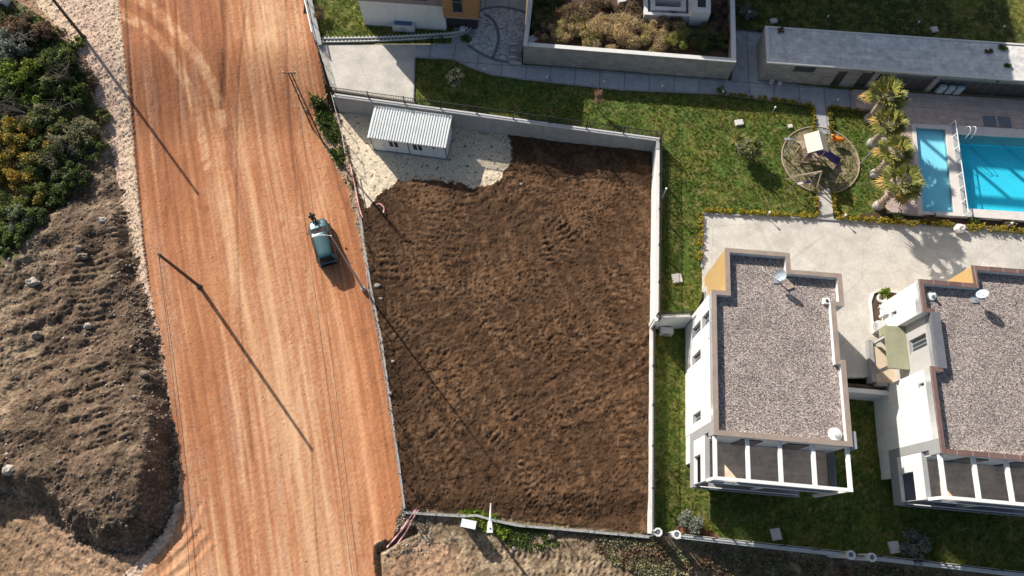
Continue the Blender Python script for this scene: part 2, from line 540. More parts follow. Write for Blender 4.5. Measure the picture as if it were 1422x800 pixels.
class MB:
    def __init__(s):
        s.v = []
        s.f = []

    def add(s, vs, fs):
        n = len(s.v)
        s.v += [tuple(float(c) for c in q) for q in vs]
        s.f += [tuple(i + n for i in q) for q in fs]
        return s

    def hexa(s, b, t):
        """b, t: four bottom and four top points, anticlockwise"""
        return s.add(list(b) + list(t), [(3, 2, 1, 0), (4, 5, 6, 7), (0, 1, 5, 4), (1, 2, 6, 5), (2, 3, 7, 6), (3, 0, 4, 7)])

    def box(s, c, size, rz=0.0):
        cx, cy, cz = c
        a, b, h = size[0] / 2, size[1] / 2, size[2] / 2
        co, si = math.cos(rz), math.sin(rz)
        q = [(cx + x * co - y * si, cy + x * si + y * co) for x, y in ((-a, -b), (a, -b), (a, b), (-a, b))]
        return s.hexa([(x, y, cz - h) for x, y in q], [(x, y, cz + h) for x, y in q])

    def prism(s, poly, z0, z1, cap=True):
        n = len(poly)
        b = [(p[0], p[1], z0) for p in poly]
        t = [(p[0], p[1], z1) for p in poly]
        fs = [(i, (i + 1) % n, n + (i + 1) % n, n + i) for i in range(n)]
        if cap:
            fs += [tuple(range(n - 1, -1, -1)), tuple(range(n, 2 * n))]
        return s.add(b + t, fs)

    def sheet(s, poly, z):
        return s.add([(p[0], p[1], z) for p in poly], [tuple(range(len(poly)))])

    def ring(s, outer, inner, z0, z1):
        n = len(outer)
        V = [(p[0], p[1], z0) for p in outer] + [(p[0], p[1], z0) for p in inner] + [(p[0], p[1], z1) for p in outer] + [(p[0], p[1], z1) for p in inner]
        F = []
        for i in range(n):
            j = (i + 1) % n
            F += [(i, j, 2 * n + j, 2 * n + i), (n + j, n + i, 3 * n + i, 3 * n + j), (2 * n + i, 2 * n + j, 3 * n + j, 3 * n + i), (i, n + i, n + j, j)]
        return s.add(V, F)

    def beam(s, a, b, w, h=None):
        """bar of rectangular section from a to b (centre line)"""
        a, b = Vector(tuple(map(float, a))), Vector(tuple(map(float, b)))
        h = h or w
        d = (b - a).normalized()
        up = Vector((0, 0, 1)) if abs(d.z) < 0.95 else Vector((0, 1, 0))
        x = d.cross(up).normalized() * (w / 2)
        y = x.cross(d).normalized() * (h / 2)
        return s.hexa([a - x - y, a + x - y, b + x - y, b - x - y], [a - x + y, a + x + y, b + x + y, b - x + y])

    def tube(s, pts, r, n=8, cap=True):
        pts = [Vector(tuple(map(float, p))) for p in pts]
        rs = r if hasattr(r, '__len__') else [r] * len(pts)
        V, F = [], []
        ref = None
        for i, p in enumerate(pts):
            d = (pts[min(i + 1, len(pts) - 1)] - pts[max(i - 1, 0)])
            d = d.normalized() if d.length > 1e-9 else Vector((0, 0, 1))
            if ref is None:
                ref = Vector((1, 0, 0)) if abs(d.x) < 0.8 else Vector((0, 1, 0))
            x = (ref - d * ref.dot(d)).normalized()
            ref = x
            y = d.cross(x)
            for k in range(n):
                a = 2 * math.pi * k / n
                V.append(p + (x * math.cos(a) + y * math.sin(a)) * rs[i])
        for i in range(len(pts) - 1):
            for k in range(n):
                F.append((i * n + k, i * n + (k + 1) % n, (i + 1) * n + (k + 1) % n, (i + 1) * n + k))
        if cap:
            F += [tuple(range(n - 1, -1, -1)), tuple(range((len(pts) - 1) * n, len(pts) * n))]
        return s.add(V, F)

    def lathe(s, prof, c=(0, 0, 0), n=16):
        V, F = [], []
        for r, z in prof:
            for k in range(n):
                a = 2 * math.pi * k / n
                V.append((c[0] + r * math.cos(a), c[1] + r * math.sin(a), c[2] + z))
        m = len(prof)
        for i in range(m - 1):
            for k in range(n):
                F.append((i * n + k, i * n + (k + 1) % n, (i + 1) * n + (k + 1) % n, (i + 1) * n + k))
        F += [tuple(range(n - 1, -1, -1)), tuple(range((m - 1) * n, m * n))]
        return s.add(V, F)

    def ball(s, c, r, n=10, m=7, sc=(1, 1, 1), jit=0.0, rg=None):
        V, F = [], []
        for i in range(m + 1):
            t = math.pi * i / m
            for k in range(n):
                a = 2 * math.pi * k / n
                q = r * (1 + (rg.uniform(-jit, jit) if rg else 0))
                V.append((c[0] + q * sc[0] * math.sin(t) * math.cos(a), c[1] + q * sc[1] * math.sin(t) * math.sin(a), c[2] + q * sc[2] * math.cos(t)))
        for i in range(m):
            for k in range(n):
                F.append((i * n + k, (i + 1) * n + k, (i + 1) * n + (k + 1) % n, i * n + (k + 1) % n))
        return s.add(V, F)

    def build(s, name, m, parent=None, loc=None, smooth=False):
        me = bpy.data.meshes.new(name)
        off = wl(parent) if parent is not None else Vector(tuple(map(float, loc)) if loc is not None else (0, 0, 0))
        me.from_pydata([(x - off.x, y - off.y, z - off.z) for x, y, z in s.v], [], s.f)
        me.materials.append(M[m] if isinstance(m, str) else m)
        if smooth:
            me.polygons.foreach_set('use_smooth', [True] * len(me.polygons))
        me.update()
        o = bpy.data.objects.new(name, me)
        COL.objects.link(o)
        if parent is not None:
            o.parent = parent
        elif loc is not None:
            o.location = off
        return o


def mesh_np(name, V, F, m, parent=None, loc=None, col=None, smooth=False):
    V = np.asarray(V, np.float32)
    F = np.asarray(F, np.int32)
    off = wl(parent) if parent is not None else Vector(tuple(map(float, loc)) if loc is not None else (0, 0, 0))
    V = V - np.array([off.x, off.y, off.z], np.float32)
    me = bpy.data.meshes.new(name)
    k = F.shape[1]
    me.vertices.add(len(V))
    me.vertices.foreach_set('co', V.ravel())
    me.loops.add(F.size)
    me.loops.foreach_set('vertex_index', F.ravel())
    me.polygons.add(len(F))
    me.polygons.foreach_set('loop_start', np.arange(0, F.size, k, dtype=np.int32))
    if smooth:
        me.polygons.foreach_set('use_smooth', np.ones(len(F), bool))
    if col is not None:
        a = me.attributes.new('Col', 'FLOAT_COLOR', 'POINT')
        a.data.foreach_set('color', np.concatenate([col, np.ones((len(col), 1))], 1).astype(np.float32).ravel())
    me.materials.append(M[m] if isinstance(m, str) else m)
    me.update(calc_edges=True)
    o = bpy.data.objects.new(name, me)
    COL.objects.link(o)
    if parent is not None:
        o.parent = parent
    elif loc is not None:
        o.location = off
    return o


def inset(poly, d):
    n = len(poly)
    out = []
    for i in range(n):
        p0, p1, p2 = (np.array(poly[(i + k) % n][:2], float) for k in (-1, 0, 1))
        a = (p1 - p0) / np.linalg.norm(p1 - p0)
        b = (p2 - p1) / np.linalg.norm(p2 - p1)
        na, nb = np.array([-a[1], a[0]]), np.array([-b[1], b[0]])
        k = na + nb
        out.append(p1 + k * d / (1 + na @ nb))
    return out


def leaves(clumps, n, size, rg, flat=0.0, aspect=2.0, shell=0.55):
    """n leaf quads spread through the clumps (x, y, z, rx, rz)"""
    C = np.array(clumps, float)
    w = (C[:, 3] ** 2 * C[:, 4])
    idx = rg.choice(len(C), n, p=w / w.sum())
    d = rg.normal(size=(n, 3))
    d /= np.linalg.norm(d, axis=1)[:, None]
    rad = (shell + (1 - shell) * rg.random(n)) * (0.8 + 0.35 * rg.random(n))
    rad = np.where(rg.random(n) < 0.3, rad * rg.random(n), rad)
    c = C[idx]
    p = c[:, :3] + d * rad[:, None] * np.stack([c[:, 3], c[:, 3], c[:, 4]], 1)
    u = rg.normal(size=(n, 3)) + d * 0.7
    u[:, 2] *= (1 - flat)
    u /= np.linalg.norm(u, axis=1)[:, None]
    q = rg.normal(size=(n, 3)) * 0.8 + np.cross(u, d)
    q -= u * (q * u).sum(1)[:, None]
    q /= np.linalg.norm(q, axis=1)[:, None] + 1e-9
    s = size * (0.6 + 0.8 * rg.random(n))[:, None]
    V = np.stack([p - u * s, p + q * s / aspect, p + u * s, p - q * s / aspect], 1).reshape(-1, 3)
    F = np.arange(4 * n).reshape(-1, 4)
    return V, F


def bush(name, x, y, z, r, h, leafm, label, cat='shrub', group=None, n=1500, size=0.12, seed=0, stem='bark', nclump=9, aspect=2.0, leafm2=None, spread=0.75, cr=(.28, .22)):
    rg = np.random.default_rng(seed + 1000)
    t = empty(name, (x, y, z), label, cat, group)
    cl = []
    for k in range(nclump):
        a = rg.random() * 2 * math.pi
        q = math.sqrt(rg.random()) * r * spread
        hh = h * (0.35 + 0.4 * rg.random()) * (1 - 0.35 * (q / r) ** 2)
        cq = r * (cr[0] + cr[1] * rg.random())
        cl.append((x + q * math.cos(a), y + q * math.sin(a), z + hh, cq, min(cq, h * 0.4)))
    V, F = leaves(cl, n, size, rg, aspect=aspect)
    V[:, 2] = np.maximum(V[:, 2], z + 0.02)
    mesh_np('foliage', V, F, leafm, t)
    if leafm2:
        cl2 = [c for i, c in enumerate(cl) if i % 3 == 0]
        V, F = leaves(cl2, n // 3, size, rg, aspect=aspect)
        V[:, 2] = np.maximum(V[:, 2] + 0.04, z + 0.02)
        o2 = mesh_np('foliage', V, F, leafm2, t)
    sm = MB()
    for c in cl:
        sm.tube([(x, y, z - 0.05), ((x + c[0]) / 2, (y + c[1]) / 2, z + (c[2] - z) * 0.6), c[:3]], [0.05, 0.03, 0.012], 5)
    sm.build('stem', stem, t)
    return t


# ------------------------------------------------------------------ the earth: road, lot, rubble mound, dirt strips
ZN, ZS, ZCAP = 1.6, -0.6, 2.3       # level of the north gardens, of the south lawn and of the north wall's cap

xfence = lambda Y: np.interp(Y, [0, 3.0, 11.0, 19.8, 24.9, 27.5, 36.4], [-8.2, -8.2, -9.6, -10.9, -11.9, -12.7, -16.1])
MOUND = [P(a, b)[:2] for a, b in [(152, 195), (163, 245), (172, 290), (186, 345), (192, 382), (205, 420), (220, 470), (231, 540), (241, 590),
                                  (249, 650), (246, 695), (226, 742), (196, 772), (150, 768), (104, 750), (64, 712), (20, 690), (-60, 690), (-300, 640), (-400, 100), (-60, -80), (20, 10), (70, 40), (112, 80), (135, 130)]]


def zbase(X, Y):
    ramp_ = 1.65 * sstep(33.0, 43.0, Y)
    inlot = sstep(-2.6, -0.1, X - xfence(Y)) * sstep(37.4, 36.6, Y)
    z = ramp_ * (1 - inlot)
    # soil heaped up towards the far right corner of the lot
    z = z + 0.5 * sstep(4.0, 13.0, X) * sstep(25.0, 33.0, Y) * inlot
    # ground falls away outside the southern garden wall
    z = z - 2.0 * sstep(10.5, 19.0, X) * sstep(3.6, 2.4, Y + 0.11 * (X - 11))
    z = z - 0.35 * sstep(3.4, 1.6, Y) * sstep(-8.5, -6.5, X)
    # rubble mound
    inside = inpoly(X, Y, MOUND)
    edge = MOUND[:20]
    d, _ = pldist(X, Y, edge)
    d = np.where(inside, d, -d)
    wob = 0.7 * fbm(X * 0.55, Y * 0.55, 3, 50)
    top = 0.12 + 0.65 * sstep(29.0, 22.0, Y) + 1.45 * sstep(16.0, 5.0, Y) + 0.5 * sstep(-33, -44, X)
    top = top + 0.35 * fbm(X * 0.3, Y * 0.3, 3, 60)
    wd = 1.2 + 0.9 * sstep(9.0, 4.0, Y)
    zm = top * sstep(0.0, 1.0, (d + wob * 0.45) / wd)
    return z + np.where(inside, zm, 0), d


S = 0.105
gx = np.arange(-56, 52, S)
gy = np.arange(-8.5, 60, S)
X, Y = np.meshgrid(gx, gy)
shape = X.shape
Xf, Yf = X.ravel(), Y.ravel()
ZB, DM = zbase(Xf, Yf)
pxx, pyy = QN(Xf, Yf, ZB)
vis = (pxx > -230) & (pxx < 1650) & (pyy > -200) & (pyy < 1010)

# lines of the plan, in photograph pixels
XR_Y = [-220, 0, 50, 125, 150, 170, 215, 250, 290, 350, 400, 470, 560, 640, 690, 705, 745, 760, 1010]
XR_X = [385, 425, 438, 455, 440, 437, 456, 478, 490, 503, 513, 526, 541, 553, 560, 557, 547, 535, 545]
XL_Y = [-220, 0, 60, 130, 230, 330, 400, 470, 560, 640, 700, 745, 775, 800, 1010]
XL_X = [160, 165, 171, 179, 188, 198, 208, 222, 236, 249, 252, 240, 215, 195, 120]
XS_Y = [-220, 0, 30, 60, 80, 130, 200, 300, 345, 382, 420, 470, 560, 640, 690, 740, 775, 800, 1010]
XS_X = [30, 45, 72, 96, 112, 132, 152, 174, 186, 192, 205, 220, 234, 248, 248, 226, 196, 170, 90]
jit = 5.0 * fbm(Xf * 0.9, Yf * 0.9, 3, 5)
xr = np.interp(pyy, XR_Y, XR_X)
xl = np.interp(pyy, XL_Y, XL_X)
xs = np.interp(pyy, XS_Y, XS_X)

fence_px = [(455, 95), (463, 133), (472, 170), (485, 225), (493, 262), (500, 300), (515, 395), (530, 470), (545, 580), (555, 650), (563, 706), (640, 711), (662, 709), (685, 716), (720, 722), (780, 728), (905, 741)]
LOT = [(464, 133), (472, 170), (485, 225), (493, 262), (500, 300), (515, 395), (530, 470), (545, 580), (555, 650), (563, 705), (640, 710), (662, 708), (685, 716), (720, 722), (780, 728), (912, 742), (930, 430), (930, 150)]
PAD = [(458, 120), (640, 160), (705, 186), (711, 205), (707, 228), (692, 250), (672, 260), (650, 258), (625, 254), (600, 250), (575, 251), (552, 252), (535, 264), (524, 277), (508, 290), (498, 262), (487, 222), (476, 180)]
lot = inpoly(pxx, pyy, LOT)
pad = inpoly(pxx + jit * 0.8, pyy + 4.0 * fbm(Xf, Yf, 3, 9), PAD) & lot
mound = inpoly(Xf + 0.1 * jit, Yf, MOUND)
road = (pxx > xl + jit * 0.15) & (pxx < xr + jit * 0.5) & ~lot
road &= ~((pyy > 752 + jit) & (pxx > 520 + jit))
shoulder = (pxx <= xl + jit * 0.15) & (pxx > xs + jit * 0.4) & ~mound & (pyy < 1010)
dirt = (pyy > 700) & (pxx > 520) & ~lot & ~road
region = np.zeros(len(Xf), np.int8)        # 0 verge / general earth
region[shoulder] = 1
region[mound & ~shoulder] = 2
region[road & ~mound] = 3
region[dirt] = 4
region[lot] = 5
region[pad] = 6

Z = ZB.copy()
R1 = RNG.random(len(Xf)) - 0.5
n_fine = fbm(Xf * 4.0, Yf * 4.0, 3, 20)
n_mid = fbm(Xf * 1.3, Yf * 1.3, 4, 30)
n_big = fbm(Xf * 0.22, Yf * 0.22, 3, 40)
colr = np.zeros((len(Xf), 3))

# ---- road
xl2 = np.interp(pyy, [-220, 0, 60, 130, 230, 330, 400, 470, 560, 640, 800, 1010], [160, 165, 171, 179, 188, 198, 208, 222, 236, 248, 266, 290])
xr2 = np.interp(pyy, [-220, 0, 125, 215, 290, 400, 470, 560, 640, 800, 1010], [395, 425, 446, 466, 488, 512, 526, 541, 553, 578, 606])
u = (pxx - xl2) / np.maximum(xr2 - xl2, 1)
us = u * 17.0
tone_u = np.linspace(0, 1, 9)
tone_v = [-100, 0, 100, 200, 300, 400, 500, 600, 700, 800, 1000]
TT = np.array([
    [-.3, -.35, -.45, -.3, -.35, .3, .5, .25, .0],
    [-.3, -.35, -.5, -.3, -.35, .35, .6, .3, .0],
    [-.35, -.4, -.4, -.1, -.3, .1, .35, .2, -.1],
    [-.3, -.35, -.45, -.1, .15, .1, .2, .1, -.25],
    [-.1, -.3, -.4, .3, .2, .1, .15, .25, -.3],
    [.1, -.15, -.25, .2, .45, .1, .1, .15, -.35],
    [.15, -.1, -.1, .1, .6, .2, .1, .1, -.3],
    [.15, 0., .0, .25, .65, .35, .1, .15, -.3],
    [.1, .1, .1, .2, .55, .5, .2, .15, -.35],
    [.5, .35, .2, .3, .6, .6, .3, .2, -.35],
    [.5, .4, .2, .3, .6, .6, .3, .2, -.3]])
uc = np.clip(u, 0, 1) * 8
ui = np.minimum(uc.astype(int), 7)
uf = uc - ui
vc = np.clip(np.interp(pyy, tone_v, np.arange(11)), 0, 9.999)
vi = vc.astype(int)
vf = vc - vi
bil = lambda A: (A[vi, ui] * (1 - uf) + A[vi, ui + 1] * uf) * (1 - vf) + (A[vi + 1, ui] * (1 - uf) + A[vi + 1, ui + 1] * uf) * vf
tone = bil(TT)
streak = fbm(us * 0.8, Yf * 0.035, 3, 70, 0.6) * 0.42 + fbm(us * 2.6 + 0.12 * n_big, Yf * 0.05, 3, 80, 0.7) * 0.36 + fbm(us * 4.3 + 0.1 * n_big, Yf * 0.045, 2, 85, 0.8) * 0.30 + 0.08 * n_mid
t = 1.0 * tone + streak * 0.95 + 0.12 * n_big + 0.12 * n_fine + R1 * 0.42


# curved wheel tracks that swing across the top left of the road
def band(pts, w, soft=0.35):
    d, a = pldist(pxx, pyy, smoothpts(pts))
    return 1 - sstep(w * (1 - soft), w * (1 + soft), d)


for pts, w, amt in [([(160, 12), (185, 28), (207, 41), (232, 69), (252, 102), (268, 140), (280, 190), (286, 230)], 6.5, 1.0),
                    ([(186, -6), (210, 10), (238, 36), (262, 64), (282, 93), (300, 128), (310, 170)], 7.5, 1.0),
                    ([(165, 22), (190, 38), (205, 60)], 3.0, 0.4), ([(262, 110), (285, 150), (303, 200)], 2.5, 0.4),
                    ([(272, 112), (292, 150), (305, 185), (312, 230)], 3.0, 0.35)]:
    t = t + amt * band(pts, w) * (0.75 + 0.35 * n_mid)
for bx, by, rx, ry, amt in [(371, 50, 16, 26, .6), (375, 10, 20, 16, .3), (262, 102, 9, 10, .5), (268, 78, 8, 10, .4), (298, 272, 22, 30, .3), (290, 350, 20, 40, .25), (415, 300, 9, 30, .3)]:
    g = np.exp(-(((pxx - bx) / rx) ** 2 + ((pyy - by) / ry) ** 2))
    t = t + amt * g * (0.8 + 0.5 * n_mid)
for k, (pts, w, amt) in enumerate([([(300, 190), (318, 300), (322, 420), (330, 560), (345, 800)], 3.5, .28), ([(340, -20), (352, 120), (372, 280), (400, 460), (430, 640), (455, 800)], 3, .3), ([(352, -20), (366, 120), (386, 280), (414, 460), (444, 640), (469, 800)], 3, .3),
                    ([(455, 200), (440, 320), (420, 480), (412, 640), (420, 800)], 3, .25), ([(230, 200), (236, 330), (262, 520), (300, 700), (320, 800)], 3.5, -.3), ([(218, 200), (224, 330), (248, 520), (285, 700), (305, 800)], 3, -.25),
                    ([(470, 420), (500, 560), (520, 700), (525, 780)], 4, .3), ([(330, 60), (322, 140), (318, 230)], 6, -.4), ([(312, -10), (308, 60), (309, 130)], 5, -.35), ([(330, 640), (350, 720), (360, 800)], 5, .25)]):
    t = t + amt * band(pts, w) * (0.6 + 0.8 * np.abs(n_mid))
pot = (fbm(Xf * 0.8, Yf * 0.35, 3, 99) > 0.75)
t = t - 0.25 * pot
t = np.clip(t, -1, 1)
c_dark, c_mid, c_light = np.array([0.235, 0.091, 0.044]), np.array([0.408, 0.172, 0.080]), np.array([0.63, 0.385, 0.222])
tt = t[:, None]
rc = np.where(tt < 0, c_mid + (c_dark - c_mid) * (-tt), c_mid + (c_light - c_mid) * tt)
org = (sstep(0.70, 0.98, u) * sstep(150, 520, pyy))[:, None]
rc = rc * (1 - org * 0.75) + org * 0.75 * np.array([0.45, 0.185, 0.082]) * (1 + 0.5 * tt)
gcol = np.array([0.47, 0.34, 0.27])
pk = np.clip((fbm(us * 0.9, Yf * 0.07, 3, 95) * 0.9 - 0.15) * sstep(1, 0.3, u) + 0.9 * sstep(0.10, 0.02, u) * sstep(400, 470, pyy) * sstep(800, 700, pyy), 0, 1) * (0.5 + R1)
rc = rc * (1 - pk[:, None] * 0.6) + gcol * pk[:, None] * 0.6
mk = region == 3
colr[mk] = rc[mk]
zr = 0.006 * n_fine + 0.016 * R1 - 0.035 * streak + 0.03 * fbm(us * 1.6, Yf * 0.25, 3, 88) + 0.008 * n_mid
# dark rut along the left edge of the compacted lane
for pts, w, dep in [([(174, -60), (176, 15), (189, 200), (200, 330), (207, 400)], 1.7, 0.10), ([(243, -50), (248, 120), (252, 200)], 1.0, 0.05), ([(345, -20), (330, 150), (333, 420), (352, 640)], 1.6, 0.03),
                    ([(396, -30), (402, 150), (415, 300)], 1.6, 0.03), ([(309, -20), (313, 60), (309, 150)], 3.5, 0.05)]:
    b = band(pts, w, 0.6)
    zr = zr - dep * b
    colr[mk] *= (1 - 0.30 * b[mk])[:, None]
# tyre lugs along some lanes
for uu, wd in [(0.10, .35), (0.145, .35), (0.27, .4), (0.31, .4), (0.52, .4), (0.56, .35), (0.66, .45), (0.72, .4), (0.86, .35), (0.92, .45)]:
    dd = np.abs(us - uu * 17 - 0.25 * fbm(Yf * 0.08, Yf * 0 + uu * 9, 2, 12))
    zr = zr + 0.005 * np.cos(Yf * 2 * np.pi / 0.33 + 1.5 * n_mid) * (1 - sstep(wd * 0.5, wd * .8, dd)) * (fbm(Yf * .12, us * 0.3 + uu * 50, 2, 14) > 0.05)
for bpts, w, a in [([(196, 790), (230, 765), (262, 735), (275, 700)], 3.0, .09), ([(215, 800), (250, 770), (280, 735)], 3.0, .09), ([(175, 790), (215, 760), (250, 728)], 3.0, .09), ([(238, 800), (268, 775), (288, 750)], 2.5, .07)]:
    zr = zr - 0.55 * a * band([(q[0] + 3 * math.sin(q[1]), q[1]) for q in bpts], w, 0.8) + 0.4 * a * band([(q[0] + 8, q[1] + 5) for q in bpts], 2.5, 0.6)
zr = zr 
Z += np.where(mk, zr, 0)

# ---- shoulder of pale gravel and sand
mk = region == 1
base = np.array([0.56, 0.405, 0.30]) * (1 + 0.13 * n_mid + 0.14 * n_fine + 0.4 * R1)[:, None]
sand = np.array([0.60, 0.47, 0.32])
fs = (sstep(110, 60, pxx) * sstep(90, 40, pyy) + sstep(12, 2, np.abs(pxx - xl + 6)) * 0.6 * sstep(420, 330, pyy))[:, None]
sc_ = np.clip(fs, 0, 1)
base = base * (1 - sc_) + sand * (1 + 0.12 * n_mid)[:, None] * sc_
colr[mk] = base[mk]
Z += np.where(mk, 0.035 * n_fine + 0.07 * R1 + 0.05 * n_mid + 0.04, 0)

# ---- rubble mound
mk = region == 2
veg = inpoly(pxx + 3 * jit, pyy + 2 * jit, [(-300, -300), (20, -40), (60, 25), (100, 45), (128, 80), (140, 130), (132, 200), (95, 265), (55, 300), (25, 345), (-10, 385), (-300, 420)])
rdg = np.abs(fbm(Xf * 1.7, Yf * 1.7, 3, 61, 0.6))
rdg2 = np.abs(gn(Xf * 4.1 + n_mid, Yf * 4.1, 66))
mc = np.array([0.150, 0.102, 0.068])
mcl = np.array([0.29, 0.215, 0.14])
q = sstep(0.12, 0.85, 0.5 * n_mid + 0.6 * n_big + 0.9 * sstep(110, 0, pxx) * sstep(700, 330, pyy) + 0.45 * sstep(330, 230, pyy) + 0.55 * sstep(660, 700, pyy) * sstep(70, 30, pxx))
cm = mc + (mcl - mc) * q[:, None]
dk = sstep(0.1, 0.9, fbm(Xf * 0.5, Yf * 0.5, 4, 33) + 0.15)
cm = cm * (1 - 0.45 * dk[:, None]) * (1 + 0.22 * n_fine + 0.25 * sstep(.3, .0, rdg) - 0.1 + 0.6 * R1)[:, None]
cv = np.array([0.13, 0.12, 0.05]) * (1 + 0.5 * n_mid + 0.4 * n_fine + 0.5 * R1)[:, None]
ledge = (sstep(3.2, 0.8, DM + 0.8 * n_mid) * sstep(250, 190, pyy))[:, None]
cm = np.where(veg[:, None], cv, cm)
cm = cm * (1 - ledge) + ledge * np.array([0.42, 0.315, 0.205]) * (1 + 0.35 * n_mid + 0.2 * n_fine + 0.4 * R1)[:, None]
colr[mk] = cm[mk]
zr = 0.03 * n_mid - 0.09 * rdg - 0.05 * rdg2 + 0.10 * R1 + 0.10 * fbm(Xf * 0.7, Yf * 0.7, 3, 44)
for pts, w, lam, amp in [([(120, 345), (125, 440), (122, 470)], 1.6, 0.55, .07), ([(150, 300), (150, 420)], 0.5, 0.5, .05), ([(120, 470), (150, 560), (170, 620)], 1.5, .5, .06), ([(210, 430), (195, 520), (190, 600)], 1.2, .55, .06), ([(60, 560), (110, 520), (170, 470)], 1.0, .5, .06),
                         ([(95, 330), (92, 420)], 1.0, .5, .05), ([(150, 560), (160, 640)], 1.2, .45, .05), ([(160, 260), (162, 330)], 0.8, .45, .05)]:
    w_pts = [P(a, b, 1.2)[:2] for a, b in pts]
    d, a = pldist(Xf, Yf, smoothpts(w_pts))
    zr = zr + 0.78 * amp * np.cos(a * 2 * np.pi / lam + d * 1.2 + 0.7 * n_mid) * (1 - sstep(w * 0.6, w, d)) * np.clip(0.8 + 0.6 * n_mid, 0, 1.2)
for k in range(12):    # furrows raked down the left bank
    pts = [P(60 - 70 + 12 * k, 430 + 26 * k - 8 * k, 1.3)[:2], P(75 + 10 * k, 395 + 20 * k, 1.3)[:2]]
    d, a = pldist(Xf, Yf, pts)
    zr = zr - 0.12 * (1 - sstep(0.1, 0.5, d + 0.2 * n_mid))
Z += np.where(mk, zr, 0)

# ---- verge and general bare earth
mk = region == 0
cg = np.array([0.33, 0.215, 0.135]) * (1 + 0.2 * n_mid + 0.2 * n_fine + 0.5 * R1)[:, None]
redv = (sstep(200, 150, pyy) * sstep(470, 440, pxx) * sstep(380, 410, pxx))[:, None]
cg = cg * (1 - redv) + redv * np.array([0.40, 0.17, 0.085]) * (1 + 0.2 * n_mid)[:, None]
lowl = sstep(90, 0, pxx) * sstep(640, 720, pyy)
cg = cg * (1 - lowl[:, None]) + lowl[:, None] * np.array([0.25, 0.165, 0.10]) * (1 + 0.25 * n_mid + 0.3 * n_fine + 0.3 * R1)[:, None]
colr[mk] = cg[mk]
zr = 0.05 * n_fine + 0.06 * R1 + 0.07 * n_mid
for pts in [[(-60, 700), (20, 715), (70, 745), (120, 775), (170, 800)], [(-60, 720), (15, 738), (60, 770), (110, 800)], [(-60, 745), (0, 760), (40, 800)]]:
    d, a = pldist(pxx, pyy, smoothpts(pts))
    zr = zr - 0.09 * (1 - sstep(2, 7, d)) + 0.012 * np.cos(a * 1.3 + 2 * n_mid) * (1 - sstep(5, 9, d))
Z += np.where(mk, zr, 0)

# ---- dirt strip south of the lot
mk = region == 4
g = sstep(-0.1, 0.7, n_mid + 0.6 * n_big + 0.2)
cd = np.array([0.26, 0.185, 0.115]) + (np.array([0.47, 0.35, 0.225]) - np.array([0.26, 0.185, 0.115])) * g[:, None]
dk = sstep(775, 725, pyy) * sstep(640, 560, pxx) * 0.55 + sstep(752, 728, pyy - 0.04 * (pxx - 700)) * 0.35  # darker band by the fence: its shadow painted into the strip's colour
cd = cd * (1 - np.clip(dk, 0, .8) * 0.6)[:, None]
grn = np.clip(sstep(800, 900, pxx) * 0.8 * (0.4 + 0.8 * n_mid) + sstep(640, 780, pxx) * sstep(765, 735, pyy) * (0.25 + 0.9 * n_mid), 0, 1)
cd = cd * (1 - 0.7 * grn[:, None]) + 0.7 * grn[:, None] * np.array([0.125, 0.12, 0.06])
pinkp = (1 - sstep(40, 75, np.hypot(pxx - 590, (pyy - 790) * 1.6)))[:, None]
cd = cd * (1 - 0.7 * pinkp) + 0.7 * pinkp * np.array([0.50, 0.30, 0.18])
cd = cd * 0.82 * (1 + 0.25 * n_fine + 0.4 * R1)[:, None]
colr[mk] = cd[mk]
zr = 0.04 * n_fine + 0.05 * R1 + 0.06 * n_mid
for pts, w, lam in [([(640, 790), (700, 770), (790, 775), (900, 790)], 6.5, .3), ([(600, 775), (640, 760), (720, 765), (800, 772)], 5, .3), ([(700, 800), (800, 790), (900, 800)], 6, .3)]:
    d, _ = pldist(pxx, pyy, smoothpts(pts))
    d2, a2 = pldist(Xf, Yf, [P(a, b)[:2] for a, b in smoothpts(pts)])
    zr = zr + 0.05 * np.cos(a2 * 2 * np.pi / (lam * 1.4) + d * 0.4) * (1 - sstep(w * .7, w, d))
d, _ = pldist(pxx, pyy, [(510, 768), (535, 760), (556, 745), (575, 738)])
zr = zr - 0.55 * (1 - sstep(3, 8, d + 0.3 * jit))
d, _ = pldist(pxx, pyy, [(524, 770), (527, 805)])
zr = zr - 0.45 * (1 - sstep(2, 6, d + 0.3 * jit))
Z += np.where(mk, zr, 0)

